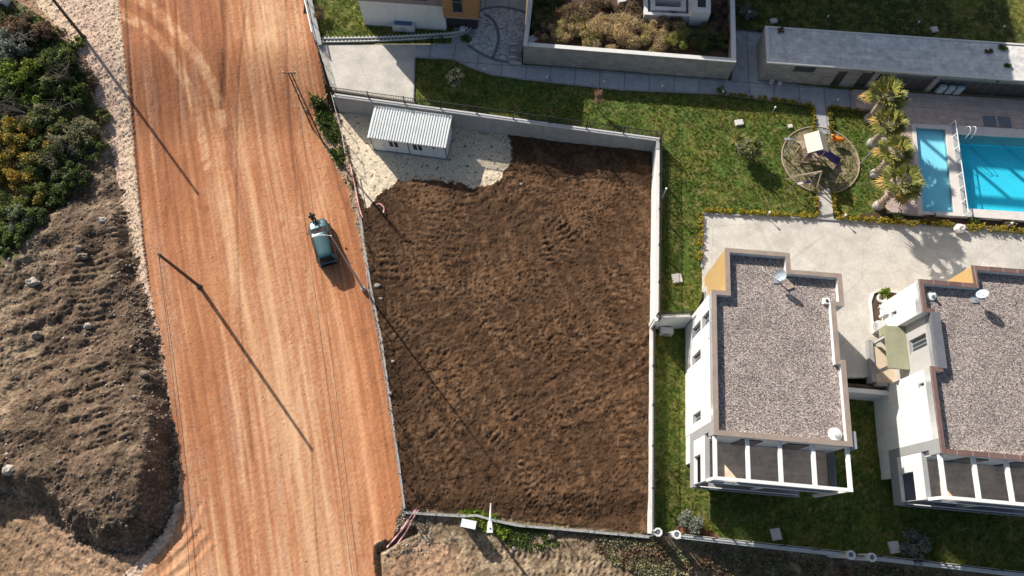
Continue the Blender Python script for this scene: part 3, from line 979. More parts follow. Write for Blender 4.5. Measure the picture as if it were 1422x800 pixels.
# ---- tilled soil of the lot
mk = region == 5
wx, wy = Xf + 0.35 * n_mid, Yf + 0.35 * fbm(Xf * 1.3, Yf * 1.3, 3, 37)
clod = fbm(wx * 2.2, wy * 2.2, 3, 90, 0.65)
clodf = fbm(Xf * 5.0, Yf * 5.0, 2, 97, 0.7)
rough = 0.75 + 0.5 * sstep(-0.4, 0.5, n_big)
zr = (0.034 * clod + 0.045 * clodf + 0.085 * R1) * rough + 0.05 * n_mid + 0.10 * n_big
for pts, w, lam, amp in [
        ([(560, 270), (545, 330), (540, 390)], 1.6, .55, .07), ([(600, 285), (590, 360), (585, 430)], 1.2, .5, .05), ([(640, 285), (625, 360)], 1.0, .5, .05),
        ([(700, 285), (760, 300), (790, 340), (770, 400)], 1.1, .42, .08), ([(690, 300), (740, 320), (760, 360), (745, 420)], 1.0, .42, .07),
        ([(860, 380), (850, 440), (845, 470)], 1.6, .45, .06), ([(680, 600), (720, 640), (735, 680)], 0.9, .4, .06),
        ([(640, 560), (690, 545), (730, 590), (725, 650), (690, 690)], 1.4, .42, .06), ([(600, 600), (640, 640), (690, 665)], 1.3, .42, .05),
        ([(810, 480), (815, 560)], 1.3, .42, .045), ([(870, 560), (880, 640)], 1.3, .45, .05), ([(590, 470), (650, 500), (700, 480)], 1.2, .42, .05), ([(700, 380), (650, 420), (600, 470)], 1.0, .42, .05)]:
    d, a = pldist(Xf, Yf, [P(x_, y_)[:2] for x_, y_ in smoothpts(pts, 5)])
    m_ = (1 - sstep(w * 0.4, w * 0.75, d))
    m_ = m_ * sstep(-0.25, 0.25, n_big + 0.4 * n_mid)
    zr = zr * (1 - 0.3 * m_) + 1.05 * amp * np.cos(a * 2 * np.pi / (lam * 1.15) + 1.1 * clod + 1.4 * n_mid) * m_
# drag lines of the spreading blade
wv = Xf * 0.86 + Yf * 0.5 + 0.9 * n_big
drag = fbm(wv * 1.9, (-Xf * 0.5 + Yf * 0.86) * 0.12, 2, 120)
zr = zr + 0.08 * drag * sstep(-0.1, 0.3, fbm(Xf * 0.12, Yf * 0.12, 2, 130) + 0.05)
drag2 = fbm((Xf * 0.4 - Yf * 0.9 + 1.2 * n_big) * 1.8, (Xf * 0.9 + Yf * 0.4) * 0.12, 2, 140)
zr = zr + 0.08 * drag2 * sstep(-0.1, 0.3, -fbm(Xf * 0.12, Yf * 0.12, 2, 130) + 0.0)
dry = sstep(-0.2, 0.75, 0.55 * drag + 0.5 * n_big + 0.45 * clod + 0.1)
cs = np.array([0.074, 0.040, 0.021]) + (np.array([0.152, 0.085, 0.045]) - np.array([0.074, 0.040, 0.021])) * dry[:, None]
fence_dark = sstep(70, 15, pxx - np.interp(pyy, [130, 300, 470, 705], [465, 500, 530, 563])) * 0.42  # soil gets darker towards the left fence
cs = cs * (1 - fence_dark * (0.6 + 0.4 * n_mid))[:, None] * (1 + 0.2 * clodf + 0.55 * R1)[:, None]
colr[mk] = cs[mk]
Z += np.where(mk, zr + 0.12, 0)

# ---- pale gravel pad of the site cabin
mk = region == 6
cp = np.array([0.65, 0.545, 0.40]) * (1 + 0.07 * n_mid + 0.07 * n_fine + 0.12 * R1)[:, None]
bits = (fbm(Xf * 3.0, Yf * 3.0, 2, 150) > 0.62) & (RNG.random(len(Xf)) < 0.8)
cp = np.where(bits[:, None], np.array([0.14, 0.085, 0.05]), cp)
eb = sstep(14, 3, pldist(pxx, pyy, PAD[1:14])[0])
cp = cp * (1 - 0.35 * (eb * (RNG.random(len(Xf)) < 0.35))[:, None])
colr[mk] = cp[mk]
Z += np.where(mk, 0.012 * n_fine + 0.02 * R1 + 0.03 * n_mid, 0)
colr = np.clip(colr, 0.004, 0.9)

# faces, split by region
ny, nx = shape
idx = np.arange(nx * ny).reshape(shape)
Q4 = np.stack([idx[:-1, :-1], idx[:-1, 1:], idx[1:, 1:], idx[1:, :-1]], -1).reshape(-1, 4)
Q4 = Q4[vis[Q4].any(1)]
cxq, cyq = Xf[Q4].mean(1), Yf[Q4].mean(1)
# the gardens north of the wall and east of the lot are built apart
A1, A2 = P(458, 124, ZCAP), P(915, 190, ZCAP)
wallY = A1[1] + (cxq - A1[0]) * (A2[1] - A1[1]) / (A2[0] - A1[0])
garden = (cxq > A1[0] + 0.1) & (cyq > wallY - 0.05)
B1, B2 = P(914, 192, ZCAP), P(905, 741, 0.3)
wallX = B2[0] + (cyq - B2[1]) * (B1[0] - B2[0]) / (B1[1] - B2[1])
S1, S2 = P(905, 741, 0.0), P(1422, 800, 0.0)
southY = S1[1] + (cxq - S1[0]) * (S2[1] - S1[1]) / (S2[0] - S1[0])
garden |= (cxq > wallX - 0.02) & (cyq > southY)
garden |= (cyq > 46) & (cxq > -19.4)
driveW = np.interp(cyq, [36.0, 42.0, 46.5], [-16.3, -17.6, -18.9])
garden |= (cxq > driveW) & (cyq > 36.2)
Q4 = Q4[~garden]
rq = region[Q4[:, 0]]
names = {0: ('bare_ground', 'mound'), 1: ('gravel_shoulder', 'road'), 2: ('rubble_terrain', 'mound'), 3: ('dirt_road', 'road'), 4: ('dirt_track', 'mound'), 5: ('soil_lot', 'soil'), 6: ('gravel_pad', 'pad')}
for r, (nm, mt) in names.items():
    f = Q4[rq == r]
    used, inv = np.unique(f, return_inverse=True)
    o = mesh_np(nm, np.stack([Xf[used], Yf[used], Z[used]], 1), inv.reshape(-1, 4), mt, col=colr[used], smooth=(r in (1, 3, 6)))
    tag(o, kind='structure')


def zat(x, y):
    """height of the built earth at a point"""
    i = int(round((y - gy[0]) / S))
    j = int(round((x - gx[0]) / S))
    return float(Z[i * nx + j])


# one wide sheet under everything
g = MB().sheet([(-1500, -1500), (1500, -1500), (1500, 1500), (-1500, 1500)], -3.4).build('ground', pm('far ground', (0.20, 0.17, 0.10), 0.95, 0.3, 0.05))
tag(g, kind='structure')


def scatter_stones(name, pts, sizes, m, seed):
    rg = np.random.default_rng(seed)
    base = np.array([(1, 0, 0), (-1, 0, 0), (0, 1, 0), (0, -1, 0), (0, 0, 1), (0, 0, -.7)], float)
    tri = np.array([(0, 2, 4), (2, 1, 4), (1, 3, 4), (3, 0, 4), (2, 0, 5), (1, 2, 5), (3, 1, 5), (0, 3, 5)])
    n = len(pts)
    V = base[None] * (0.6 + 0.7 * rg.random((n, 6, 1)))
    a = rg.random(n) * 6.28
    co, si = np.cos(a)[:, None], np.sin(a)[:, None]
    x, y = V[..., 0] * co - V[..., 1] * si, V[..., 0] * si + V[..., 1] * co
    V = np.stack([x, y, V[..., 2] * 0.7], -1) * np.asarray(sizes)[:, None, None] + np.asarray(pts)[:, None, :]
    F = (tri[None] + (np.arange(n) * 6)[:, None, None]).reshape(-1, 3)
    o = mesh_np(name, V.reshape(-1, 3), F, m)
    return tag(o, kind='stuff')


built = np.zeros(len(Xf), bool)
built[np.unique(Q4)] = True


def pick(mask, n, rg):
    ids = np.flatnonzero(mask & vis & built)
    s = rg.choice(ids, n)
    return np.stack([Xf[s] + rg.uniform(-.05, .05, n), Yf[s] + rg.uniform(-.05, .05, n), Z[s] + 0.01], 1)


rg = np.random.default_rng(77)
p = pick(region == 5, 12000, rg)
scatter_stones('soil_clods', p, 0.025 + 0.055 * rg.random(len(p)) ** 2.5, 'clod', 1)
p = pick((region == 2) & ~veg, 3000, rg)
scatter_stones('rubble', p, 0.03 + 0.13 * rg.random(len(p)) ** 3, 'greyrock', 2)
p = pick((region == 2) & ~veg & (n_mid > 0.1), 260, rg)
scatter_stones('pale_rubble', p, 0.04 + 0.14 * rg.random(len(p)) ** 3, 'rock', 6)
p = pick(((DM > -0.2) & (DM < 1.3) & (pyy > 360)) & (region <= 2), 1300, rg)
scatter_stones('edge_rubble', p, 0.04 + 0.15 * rg.random(len(p)) ** 2.5, 'greyrock', 3)
p = pick((region == 3) & ((u < 0.12) | (u > 0.9) | (n_mid > 0.35)), 4200, rg)
scatter_stones('road_stones', p, 0.018 + 0.04 * rg.random(len(p)) ** 2, 'pinkrock', 7)
p = pick((region == 1), 5200, rg)
scatter_stones('shoulder_gravel', p, 0.03 + 0.055 * rg.random(len(p)) ** 2, 'pinkrock', 4)
p = pick(((region == 0) & (pxx > 440) & (pxx < 570)) | ((region == 4) & (pxx < 600) & (pyy < 770)), 1100, rg)
scatter_stones('verge_stones', p, 0.03 + 0.07 * rg.random(len(p)) ** 2, 'rock', 5)

for i, (a, b, r, txt) in enumerate([(47, 393, .55, 'long pale boulder lying by the bushes at the edge of the mound'), (52, 466, .42, 'grey boulder with a lighter top on the left of the mound'), (14, 652, .5, 'pale rounded boulder near the left edge at the foot of the mound'),
                                    (123, 453, .33, 'white block of stone beside the tracks on the mound'), (110, 345, .36, 'first pale stone of a small heap above the mound tracks'), (116, 356, .4, 'largest grey stone of the small heap above the mound tracks'),
                                    (186, 552, .26, 'small bluish stone near the right flank of the mound'), (200, 520, .34, 'grey stone lying against the road edge of the mound'), (143, 307, .4, 'square pale stone on the upper mound near the road shoulder'), (765, 746, .34, 'rounded grey boulder in weeds south of the wire fence'), (36, 270, .5, 'flat white stone among the shrubs on the left')]):
    q = P(a, b, 1.0)
    for _ in range(3):
        q = P(a, b, zat(q[0], q[1]))
    m = MB().ball((q[0], q[1], q[2] + r * 0.25), r, 9, 6, (1.0, 0.75, 0.6), 0.22, random)
    o = m.build('boulder', 'rock' if i in (0, 2, 3, 8, 10) else 'greyrock', loc=q)
    tag(o, txt, 'boulder')

# ------------------------------------------------------------------ gardens and paving
LAWN_N = [(576, 78), (725, 80), (1022, 108), (1060, 112), (1231, 125), (1236, 314), (974, 296), (974, 408), (964, 441), (914, 441), (917, 193), (576, 142)]
LAWN_S = [(903, 458), (952, 458), (1300, 540), (1560, 560), (1560, 818), (1422, 796), (1186, 768), (938, 741), (904, 739)]
LAWN_NW = [(425, -60), (640, -60), (640, 60), (450, 60), (441, 55), (424, 0)]
LAWN_NE = [(1000, -160), (1560, -160), (1560, 70), (1422, 60), (1060, 42), (1000, 36)]
CIRC_C, CIRC_R = P(1139, 222, ZN)[:2], 3.28


def lawn(name, poly_px, z, base, seed, holes=(), step=0.11, dry=0.65):
    poly = [q[:2] for q in PX(poly_px, z)]
    xs_, ys_ = [q[0] for q in poly], [q[1] for q in poly]
    ax, ay = np.arange(min(xs_), max(xs_) + step, step), np.arange(min(ys_), max(ys_) + step, step)
    A, B = np.meshgrid(ax, ay)
    a, b = A.ravel(), B.ravel()
    k1, k2, k3 = fbm(a * 0.35, b * 0.35, 3, seed), fbm(a * 1.4, b * 1.4, 4, seed + 11, 0.6), fbm(a * 4, b * 4, 2, seed + 23)
    r = RNG.random(len(a)) - 0.5
    zz = z + 0.03 * k2 + 0.02 * k3 + 0.035 * r - 0.04
    q = sstep(-0.5, 0.7, k1 + 0.7 * k2)[:, None]
    c = np.array(base) * (1 - dry * 0.4) + (np.array([0.20, 0.195, 0.045]) - np.array(base)) * q * dry
    bare = sstep(0.45, 0.8, k2 + 0.5 * k3 - 0.2 * k1)[:, None] * 0.5
    c = c * (1 - bare) + bare * np.array([0.19, 0.145, 0.075])
    c = c * (1 + 0.45 * k3 + 0.5 * r)[:, None]
    n2 = A.shape[1]
    ii = np.arange(len(a)).reshape(A.shape)
    F = np.stack([ii[:-1, :-1], ii[:-1, 1:], ii[1:, 1:], ii[1:, :-1]], -1).reshape(-1, 4)
    keep = inpoly(a, b, poly)
    F = F[keep[F].any(1)]
    us_, inv = np.unique(F, return_inverse=True)
    o = mesh_np(name, np.stack([a[us_], b[us_], zz[us_]], 1), inv.reshape(-1, 4), 'lawn', col=np.clip(c[us_], 0.004, 1))
    tag(o, kind='structure')
    return poly


pN = lawn('lawn', LAWN_N, ZN, (0.10, 0.155, 0.03), 200)
pS = lawn('lawn', LAWN_S, ZS, (0.10, 0.15, 0.03), 230)
pNW = lawn('lawn', LAWN_NW, ZN + 0.1, (0.125, 0.16, 0.034), 260)
pNE = lawn('lawn', LAWN_NE, ZN + 0.3, (0.07, 0.085, 0.022), 290)  # darker base than the other lawns: deep shade put into the colour


def grass(name, poly, z, n, seed, excl, hmax=0.15, m='blade'):
    rg = np.random.default_rng(seed)
    xs_, ys_ = [q[0] for q in poly], [q[1] for q in poly]
    a = rg.uniform(min(xs_), max(xs_), n)
    b = rg.uniform(min(ys_), max(ys_), n)
    ok = inpoly(a, b, poly) & (fbm(a * 0.9, b * 0.9, 4, seed, 0.6) > -0.35 + 0.7 * (rg.random(n) - 0.5))
    for e in excl:
        ok &= ~e(a, b)
    a, b = a[ok], b[ok]
    n = len(a)
    K = 3
    a, b = np.repeat(a, K) + rg.normal(0, .04, n * K), np.repeat(b, K) + rg.normal(0, .04, n * K)
    th = rg.random(n * K) * 6.283
    hh = hmax * (0.35 + 0.65 * rg.random(n * K))
    w = 0.028 * (0.6 + 0.8 * rg.random(n * K))
    dx, dy = np.cos(th), np.sin(th)
    ln = hh * rg.uniform(0.3, 1.1, n * K)
    zb = np.full(n * K, z - 0.05)
    V = np.stack([np.stack([a - dy * w, b + dx * w, zb], 1), np.stack([a + dy * w, b - dx * w, zb], 1), np.stack([a + dx * ln, b + dy * ln, z + hh], 1)], 1).reshape(-1, 3)
    F = np.arange(3 * n * K).reshape(-1, 3)
    return tag(mesh_np(name, V, F, m), kind='stuff')


def polytest(px, z):
    pl = [q[:2] for q in PX(px, z)]
    return lambda a, b: inpoly(a, b, pl)


PATH = [(440, 60), (600, 62), (648, 52), (664, 27), (664, -60), (736, -60), (731, 0), (725, 90), (1016, 112), (1022, 30), (1060, 36), (1052, 112), (1190, 126), (1190, 152), (1128, 146), (1000, 130), (860, 124), (730, 110), (682, 103), (650, 92), (632, 82), (577, 79), (575, 141), (460, 124), (441, 64)]
DRIVE_L = [(441, 62), (577, 62), (577, 79), (575, 141), (460, 124)]
WALK1 = [(1131, 146), (1149, 148), (1153, 186), (1133, 186)]
WALK2 = [(1133, 262), (1154, 262), (1158, 306), (1136, 305)]
DECK = [(1185, 124), (1560, 150), (1560, 312), (1422, 308), (1422, 309), (1233, 296), (1226, 186), (1226, 152), (1190, 150)]
DRIVE = [(975, 297), (1136, 304), (1160, 307), (1422, 323), (1570, 332), (1570, 520), (1240, 524), (1120, 524), (1030, 430), (975, 405)]
ZD = 1.95
ex_circ = lambda a, b: np.hypot(a - CIRC_C[0], b - CIRC_C[1]) < CIRC_R
exN = [polytest(PATH, ZN), polytest(WALK1, ZN), polytest(WALK2, ZN), polytest(DECK, ZN), polytest(DRIVE, ZN), ex_circ]
grass('grass', pN, ZN, 52000, 1, exN)
grass('grass', pS, ZS, 34000, 2, [lambda a, b: a > 40])
grass('grass', pNW, ZN + 0.1, 9000, 3, [polytest(PATH, ZN)])
grass('grass', pNE, ZN + 0.3, 12000, 4, [], 0.12)


def slab(name, px, z, m, th=0.25, kind='structure'):
    o = MB().prism([q[:2] for q in PX(px, z)], z - th, z).build(name, m)
    return tag(o, kind=kind)


slab('path', [q for q in PATH if q[0] > 0][1:5] + [(736, -60), (731, 0), (725, 90), (1016, 112), (1022, 30), (1060, 36), (1052, 112), (1190, 126), (1190, 152), (1128, 146), (1000, 130), (860, 124), (730, 110), (682, 103), (650, 92), (632, 82), (577, 79), (577, 62)], ZN + 0.05, 'pave')
slab('driveway', DRIVE_L, ZN + 0.055, 'drive')
slab('path', WALK1, ZN + 0.05, 'pave')
slab('path', WALK2, ZN + 0.05, 'drive')
slab('driveway', DRIVE, ZN + 0.02, 'drive', 0.5)
# fan of cobbles with darker bands
cob = [(650, 54), (664, 30), (664, 12), (690, 9), (712, 11), (729, 17), (726, 58), (704, 60), (704, 88), (687, 84), (668, 74), (652, 64)]
slab('cobbled_court', cob, ZN + 0.075, 'cobble', 0.05)
for pts, w in [([(664, 16), (678, 12), (694, 10.5), (712, 13), (730, 18)], .28), ([(672, 20), (684, 28), (691, 42), (692, 58), (688, 72), (684, 82)], .28), ([(646, 61), (660, 70), (674, 78), (690, 84), (706, 87)], .28)]:
    sp = [P(a, b, ZN)[:2] for a, b in smoothpts(pts, 6)]
    L, R_ = [], []
    for i in range(len(sp)):
        d = sp[min(i + 1, len(sp) - 1)] - sp[max(i - 1, 0)]
        d = d / np.linalg.norm(d)
        nrm = np.array([-d[1], d[0]]) * w / 2
        L.append(sp[i] + nrm)
        R_.append(sp[i] - nrm)
    mb = MB()
    for i in range(len(sp) - 1):
        mb.prism([R_[i], R_[i + 1], L[i + 1], L[i]], ZN + 0.05, ZN + 0.082)
    tag(mb.build('sett_band', 'band'), kind='structure')


def strip(mb, px, z, w, z0, z1):
    sp = [P(a, b, z)[:2] for a, b in px]
    for i in range(len(sp) - 1):
        d = (sp[i + 1] - sp[i]) / np.linalg.norm(sp[i + 1] - sp[i])
        nrm = np.array([-d[1], d[0]]) * w / 2
        a, b = sp[i] - d * w * 0.49 * (i > 0), sp[i + 1]
        mb.prism([a - nrm, b - nrm, b + nrm, a + nrm], z0, z1 + 0.001 * (i % 2))
    return mb


# pool terrace
poolrot = ROT
kw = [P(a, b, ZD)[:2] for a, b in [(1271.7, 177), (1312.7, 179.5), (1324.6, 295.2), (1281.9, 293.0)]]
kc = [P(a, b, ZD)[:2] for a, b in [(1266, 171.8), (1317, 174.3), (1330, 300), (1275, 297.5)]]
mwp = [P(a, b, ZD)[:2] for a, b in [(1329.7, 186.3), (1560, 199), (1560, 303), (1341, 289.6)]]
mcp = [P(a, b, ZD)[:2] for a, b in [(1317, 174.3), (1560, 188), (1560, 316), (1330, 300)]]
rev = lambda pl: pl[::-1]
dk = [P(a, b, ZD)[:2] for a, b in [(1185, 124), (1560, 148), (1560, 188), (1317, 174.3), (1266, 171.8), (1275, 297.5), (1234, 294.5), (1226, 186), (1224, 152), (1190, 150)]]
tag(MB().prism(rev(dk), 0.8, ZD).build('pool_deck', 'pooldeck'), kind='structure')
for nm, w_, c_, tile, dep in (('paddling_pool', kw, kc, 'kidtile', 0.34), ('swimming_pool', mwp, mcp, 'tile', 1.5)):
    t_ = empty(nm, (w_[0][0], w_[0][1], ZD), 'small shallow paddling pool with pale blue water beside the palms' if nm == 'paddling_pool' else 'large turquoise swimming pool with white stone coping', 'pool')
    MB().ring(rev(c_), rev(w_), 0.6, ZD + 0.03).build('coping', 'copingstone', t_)
    b_ = MB()
    b_.add([(q[0], q[1], ZD - 0.05) for q in rev(w_)] + [(q[0], q[1], ZD - dep) for q in rev(w_)], [(4, 5, 6, 7)] + [((i + 1) % 4, i, 4 + i, 4 + (i + 1) % 4) for i in range(4)])
    b_.build('basin', tile, t_)
    wv = []
    N_ = 40
    for i in range(N_ + 1):
        for j in range(N_ + 1):
            s_, r_ = i / N_, j / N_
            q = (w_[0] * (1 - s_) + w_[1] * s_) * (1 - r_) + (w_[3] * (1 - s_) + w_[2] * s_) * r_
            wv.append((q[0], q[1], ZD - 0.12))
    ff = [(i * (N_ + 1) + j, i * (N_ + 1) + j + 1, (i + 1) * (N_ + 1) + j + 1, (i + 1) * (N_ + 1) + j) for i in range(N_) for j in range(N_)]
    MB().add(wv, ff).build('water_surface', 'water', t_, smooth=True)
# handrails at the edge of the big pool
t_ = empty('pool_handrail', P(1341, 181, ZD), 'pair of bright curved handrails at the corner of the large pool', 'handrail')
for x_ in (1338.5, 1346):
    a_ = P(x_, 184.5, ZD)
    MB().tube(smoothpts([a_ + np.array([0, .3, 0]), a_ + np.array([.03, .25, .55]), a_ + np.array([.05, 0, .8]), a_ + np.array([.06, -.35, .6]), a_ + np.array([.06, -.5, -.1])]), 0.028, 6).build('rail', 'whitemetal', t_)
# glass and bar screen between the pools
t_ = empty('pool_screen', P(1321, 180, ZD), 'glass screen with white bars between the paddling pool and the large pool', 'screen')
a_, b_ = P(1320.5, 173, ZD), P(1338, 300, ZD)
mb = MB()
MB().beam(a_ + [0, 0, .32], b_ + [0, 0, .32], 0.02, .55).build('glass_panel', 'clearglass', t_)
MB().beam(a_ + [0, 0, .64], b_ + [0, 0, .64], 0.06, 0.05).build('top_rail', 'whitemetal', t_)
for k in range(8):
    q = a_ + (b_ - a_) * k / 7
    MB().beam(q, q + [0, 0, .64], 0.06).build('post', 'whitemetal', t_)
# dark square covers in the deck
for i, (x_, y_) in enumerate([(1374, 168.5), (1395, 169.5)]):
    q = P(x_, y_, ZD)
    o = MB().box((q[0], q[1], ZD + 0.02), (1.05, 1.05, 0.04), ROT).box((q[0], q[1], ZD + 0.045), (.85, .85, 0.012), ROT).build('floor_hatch', 'bluegrey', loc=(q[0], q[1], ZD))
    tag(o, ['dark square hatch in the pool deck, the one nearer the paddling pool', 'dark square hatch in the pool deck, the one farther from the paddling pool'][i], 'hatch', 'hatches in the pool deck')
# planting bed below the pool terrace
bed = [P(a, b, 1.4)[:2] for a, b in [(1234, 292), (1275, 297), (1422, 308), (1560, 318), (1560, 330), (1422, 322), (1190, 308), (1190, 300)]]
tag(MB().prism(rev(bed), 1.0, ZN + 0.012).build('planting_bed', 'plantsoil'), kind='structure')

# kerb along the driveway
tag(strip(MB(), [(974, 297), (1136, 304.5), (1158, 306), (1422, 323), (1560, 332)], ZN, 0.14, ZN - 0.1, ZN + 0.13).build('kerb', 'kerb'), kind='structure')
tag(strip(MB(), [(974.5, 297.5), (974.5, 372)], ZN, 0.14, ZN - 0.1, ZN + 0.13).build('kerb', 'kerb'), kind='structure')
tag(strip(MB(), [(577, 80), (632, 83), (650, 93), (682, 104), (730, 111), (860, 125), (1000, 131), (1128, 147)], ZN, 0.12, ZN - 0.1, ZN + 0.10).build('kerb', 'kerb'), kind='structure')
tag(strip(MB(), [(576, 80), (574, 140)], ZN, 0.12, ZN - 0.1, ZN + 0.10).build('kerb', 'kerb'), kind='structure')

# playground circle
cc = [(CIRC_C[0] + CIRC_R * math.cos(2 * math.pi * k / 64), CIRC_C[1] + CIRC_R * math.sin(2 * math.pi * k / 64)) for k in range(64)]
ci = [(CIRC_C[0] + (CIRC_R - .08) * math.cos(2 * math.pi * k / 64), CIRC_C[1] + (CIRC_R - .08) * math.sin(2 * math.pi * k / 64)) for k in range(64)]
tag(MB().prism(ci, ZN - 0.3, ZN + 0.03).build('playground_ground', 'sandplay'), kind='structure')
tag(MB().ring(cc, ci, ZN - 0.3, ZN + 0.10).build('playground_kerb', 'timber'), kind='structure')
grass('grass', [(q[0], q[1]) for q in ci], ZN + 0.05, 3600, 8, [], 0.12)


# ------------------------------------------------------------------ walls and railings
def wall(name, pts, z0s, z1, w, m, label, capm=None, cat='wall'):
    """a wall along world points pts (its centre line)"""
    t_ = empty(name, (pts[0][0], pts[0][1], z0s), label, cat)
    a, c = MB(), MB()
    for i in range(len(pts) - 1):
        p, q = np.array(pts[i][:2]), np.array(pts[i + 1][:2])
        d = (q - p) / np.linalg.norm(q - p)
        n = np.array([-d[1], d[0]]) * w / 2
        n2 = n * 1.12
        a.prism([p - n, q - n, q + n, p + n], z0s, z1 - 0.06)
        c.prism([p - n2, q - n2, q + n2, p + n2], z1 - 0.06, z1)
    a.build('wall_face', m, t_)
    c.build('capping', capm or 'cap', t_)
    return t_


def railing(name, a, b, z, h, label, spacing=3.2, pick=0.15, m='iron', post=0.09, pw=0.032, group=None):
    a, b = np.array([a[0], a[1], z]), np.array([b[0], b[1], z])
    L = np.linalg.norm(b - a)
    t_ = empty(name, a, label, 'railing', group)
    n = max(1, int(round(L / spacing)))
    for k in range(n + 1):
        q = a + (b - a) * k / n
        MB().beam(q, q + [0, 0, h + 0.06], post).build('post', m, t_)
    for k in range(n):
        p, q = a + (b - a) * k / n, a + (b - a) * (k + 1) / n
        mb = MB()
        for zz in (0.12, h - 0.05):
            mb.beam(p + [0, 0, zz], q + [0, 0, zz], 0.035)
        c = int(L / n / pick)
        for j in range(1, c):
            s_ = p + (q - p) * j / c
            mb.beam(s_ + [0, 0, 0.04], s_ + [0, 0, h], pw)
        mb.build('picket_panel', m, t_)
    return t_


NW1, NW2 = P(463, 131.5, ZCAP), P(917, 193.5, ZCAP)
ww = NW2 - NW1
wd = ww / np.linalg.norm(ww)
wall('garden_wall', [NW1, NW2], -0.4, ZCAP, 0.36, 'concrete', 'long grey concrete retaining wall behind the site cabin with a pale capping')
nrm = np.array([-wd[1], wd[0], 0])
railing('iron_railing', NW1 + nrm * .1, NW2 + nrm * .1, ZCAP, 0.95, 'long black picket railing on top of the grey wall behind the cabin', 3.1, pw=0.036)
EW1, EW2 = P(914.3, 195.5, ZCAP), P(912.5, 446, ZCAP)
wall('garden_wall', [EW1, EW2], -0.4, ZCAP, 0.3, 'whitewall', 'tall white wall between the tilled soil and the upper lawn')
railing('iron_railing', EW1 + [.1, -.1, 0], EW2 + [.1, 0, 0], ZCAP, 0.95, 'picket railing on the tall white wall beside the upper lawn', 3.1)
LW1, LW2 = P(905, 456.5, 0.3), P(903.8, 741, 0.3)
wall('garden_wall', [LW1, LW2], -1.2, 0.3, 0.3, 'whitewall', 'low white wall between the tilled soil and the lower lawn')
railing('iron_railing', LW1 + [.1, 0, 0], LW2 + [.1, 0.1, 0], 0.3, 0.95, 'picket railing on the low white wall beside the lower lawn', 3.1)
CW1, CW2 = P(908, 440.5, 2.15), P(961, 438.5, 2.15)
wall('garden_wall', [CW1, CW2], -0.9, 2.15, 0.28, 'whitewall', 'short white cross wall between the soil lot and the first villa')
railing('iron_railing', CW1 + [0.2, .06, 0], CW2 + [-.1, .06, 0], 2.15, 0.9, 'short picket railing on the white cross wall', 3.1)
# southern boundary of the gardens
SW = [P(a, b, -0.1) for a, b in [(944, 744.5), (1176, 769.5)]]
SW_2 = [P(a, b, -0.1) for a, b in [(1214, 774), (1600, 818)]]
t_ = wall('boundary_wall', SW, -3.2, -0.1, 0.3, 'whitewall', 'low pale boundary wall of the lower lawn, from the first pair of pillars to the second')
railing('iron_railing', SW[0] + [0, .08, 0], SW[1] + [0, .08, 0], -0.1, 1.1, 'black railing on the boundary wall between the two pairs of pillars', 2.6)
wall('boundary_wall', SW_2, -3.2, -0.1, 0.3, 'whitewall', 'pale boundary wall running off to the right of the second pair of pillars')
railing('iron_railing', SW_2[0] + [0, .08, 0], SW_2[1] + [0, .08, 0], -0.1, 1.1, 'black railing on the boundary wall right of the second pair of pillars', 2.6)
for i, (a_, b_) in enumerate([(913.5, 739), (939.5, 742.5), (1181, 770.5), (1210, 774)]):
    q = P(a_, b_, 1.1)
    t_ = empty('gate_pillar', (q[0], q[1], -3.0), ['octagonal white pillar at the corner of the soil lot', 'octagonal white pillar beside the silver bush at the garden gate', 'octagonal pillar in shade, left one by the square stone cover', 'octagonal pillar in shade, right one by the square stone cover'][i], 'pillar', 'octagonal gate pillars')
    MB().lathe([(.24, 0), (.24, 3.95), (.29, 3.97), (.29, 4.1)], (q[0], q[1], -3.0), 8).build('shaft', 'whitewall', t_)
    MB().ring([(q[0] + .31 * math.cos(k * math.pi / 4 + .39), q[1] + .31 * math.sin(k * math.pi / 4 + .39)) for k in range(8)], [(q[0] + .19 * math.cos(k * math.pi / 4 + .39), q[1] + .19 * math.sin(k * math.pi / 4 + .39)) for k in range(8)], 1.1, 1.24).build('cap_ring', 'whitewall', t_)
    MB().lathe([(.1, 0), (.14, .04), (.1, .09), (.03, .11)], (q[0], q[1], 1.1), 8).build('lamp_cover', 'bluegrey', t_)
for i, (p0, p1) in enumerate([((915.5, 740), (937, 742.3)), ((1184, 771.5), (1206, 774))]):
    a_, b_ = P(*p0, -0.2), P(*p1, -0.2)
    t_ = empty('garden_gate', a_, ['barred garden gate between the pillars at the soil lot corner', 'barred garden gate between the two shaded pillars'][i], 'gate')
    fr, ba = MB(), MB()
    for zz in (-.5, .75):
        fr.beam(a_ + [0, 0, zz], b_ + [0, 0, zz], 0.05)
    for s_ in (0, 1):
        q = a_ + (b_ - a_) * s_
        fr.beam(q + [0, 0, -.55], q + [0, 0, .8], 0.05)
    for k in range(1, 11):
        q = a_ + (b_ - a_) * k / 11
        ba.beam(q + [0, 0, -.5], q + [0, 0, .75], 0.022)
    fr.build('gate_frame', 'iron', t_)
    ba.build('bars', 'iron', t_)


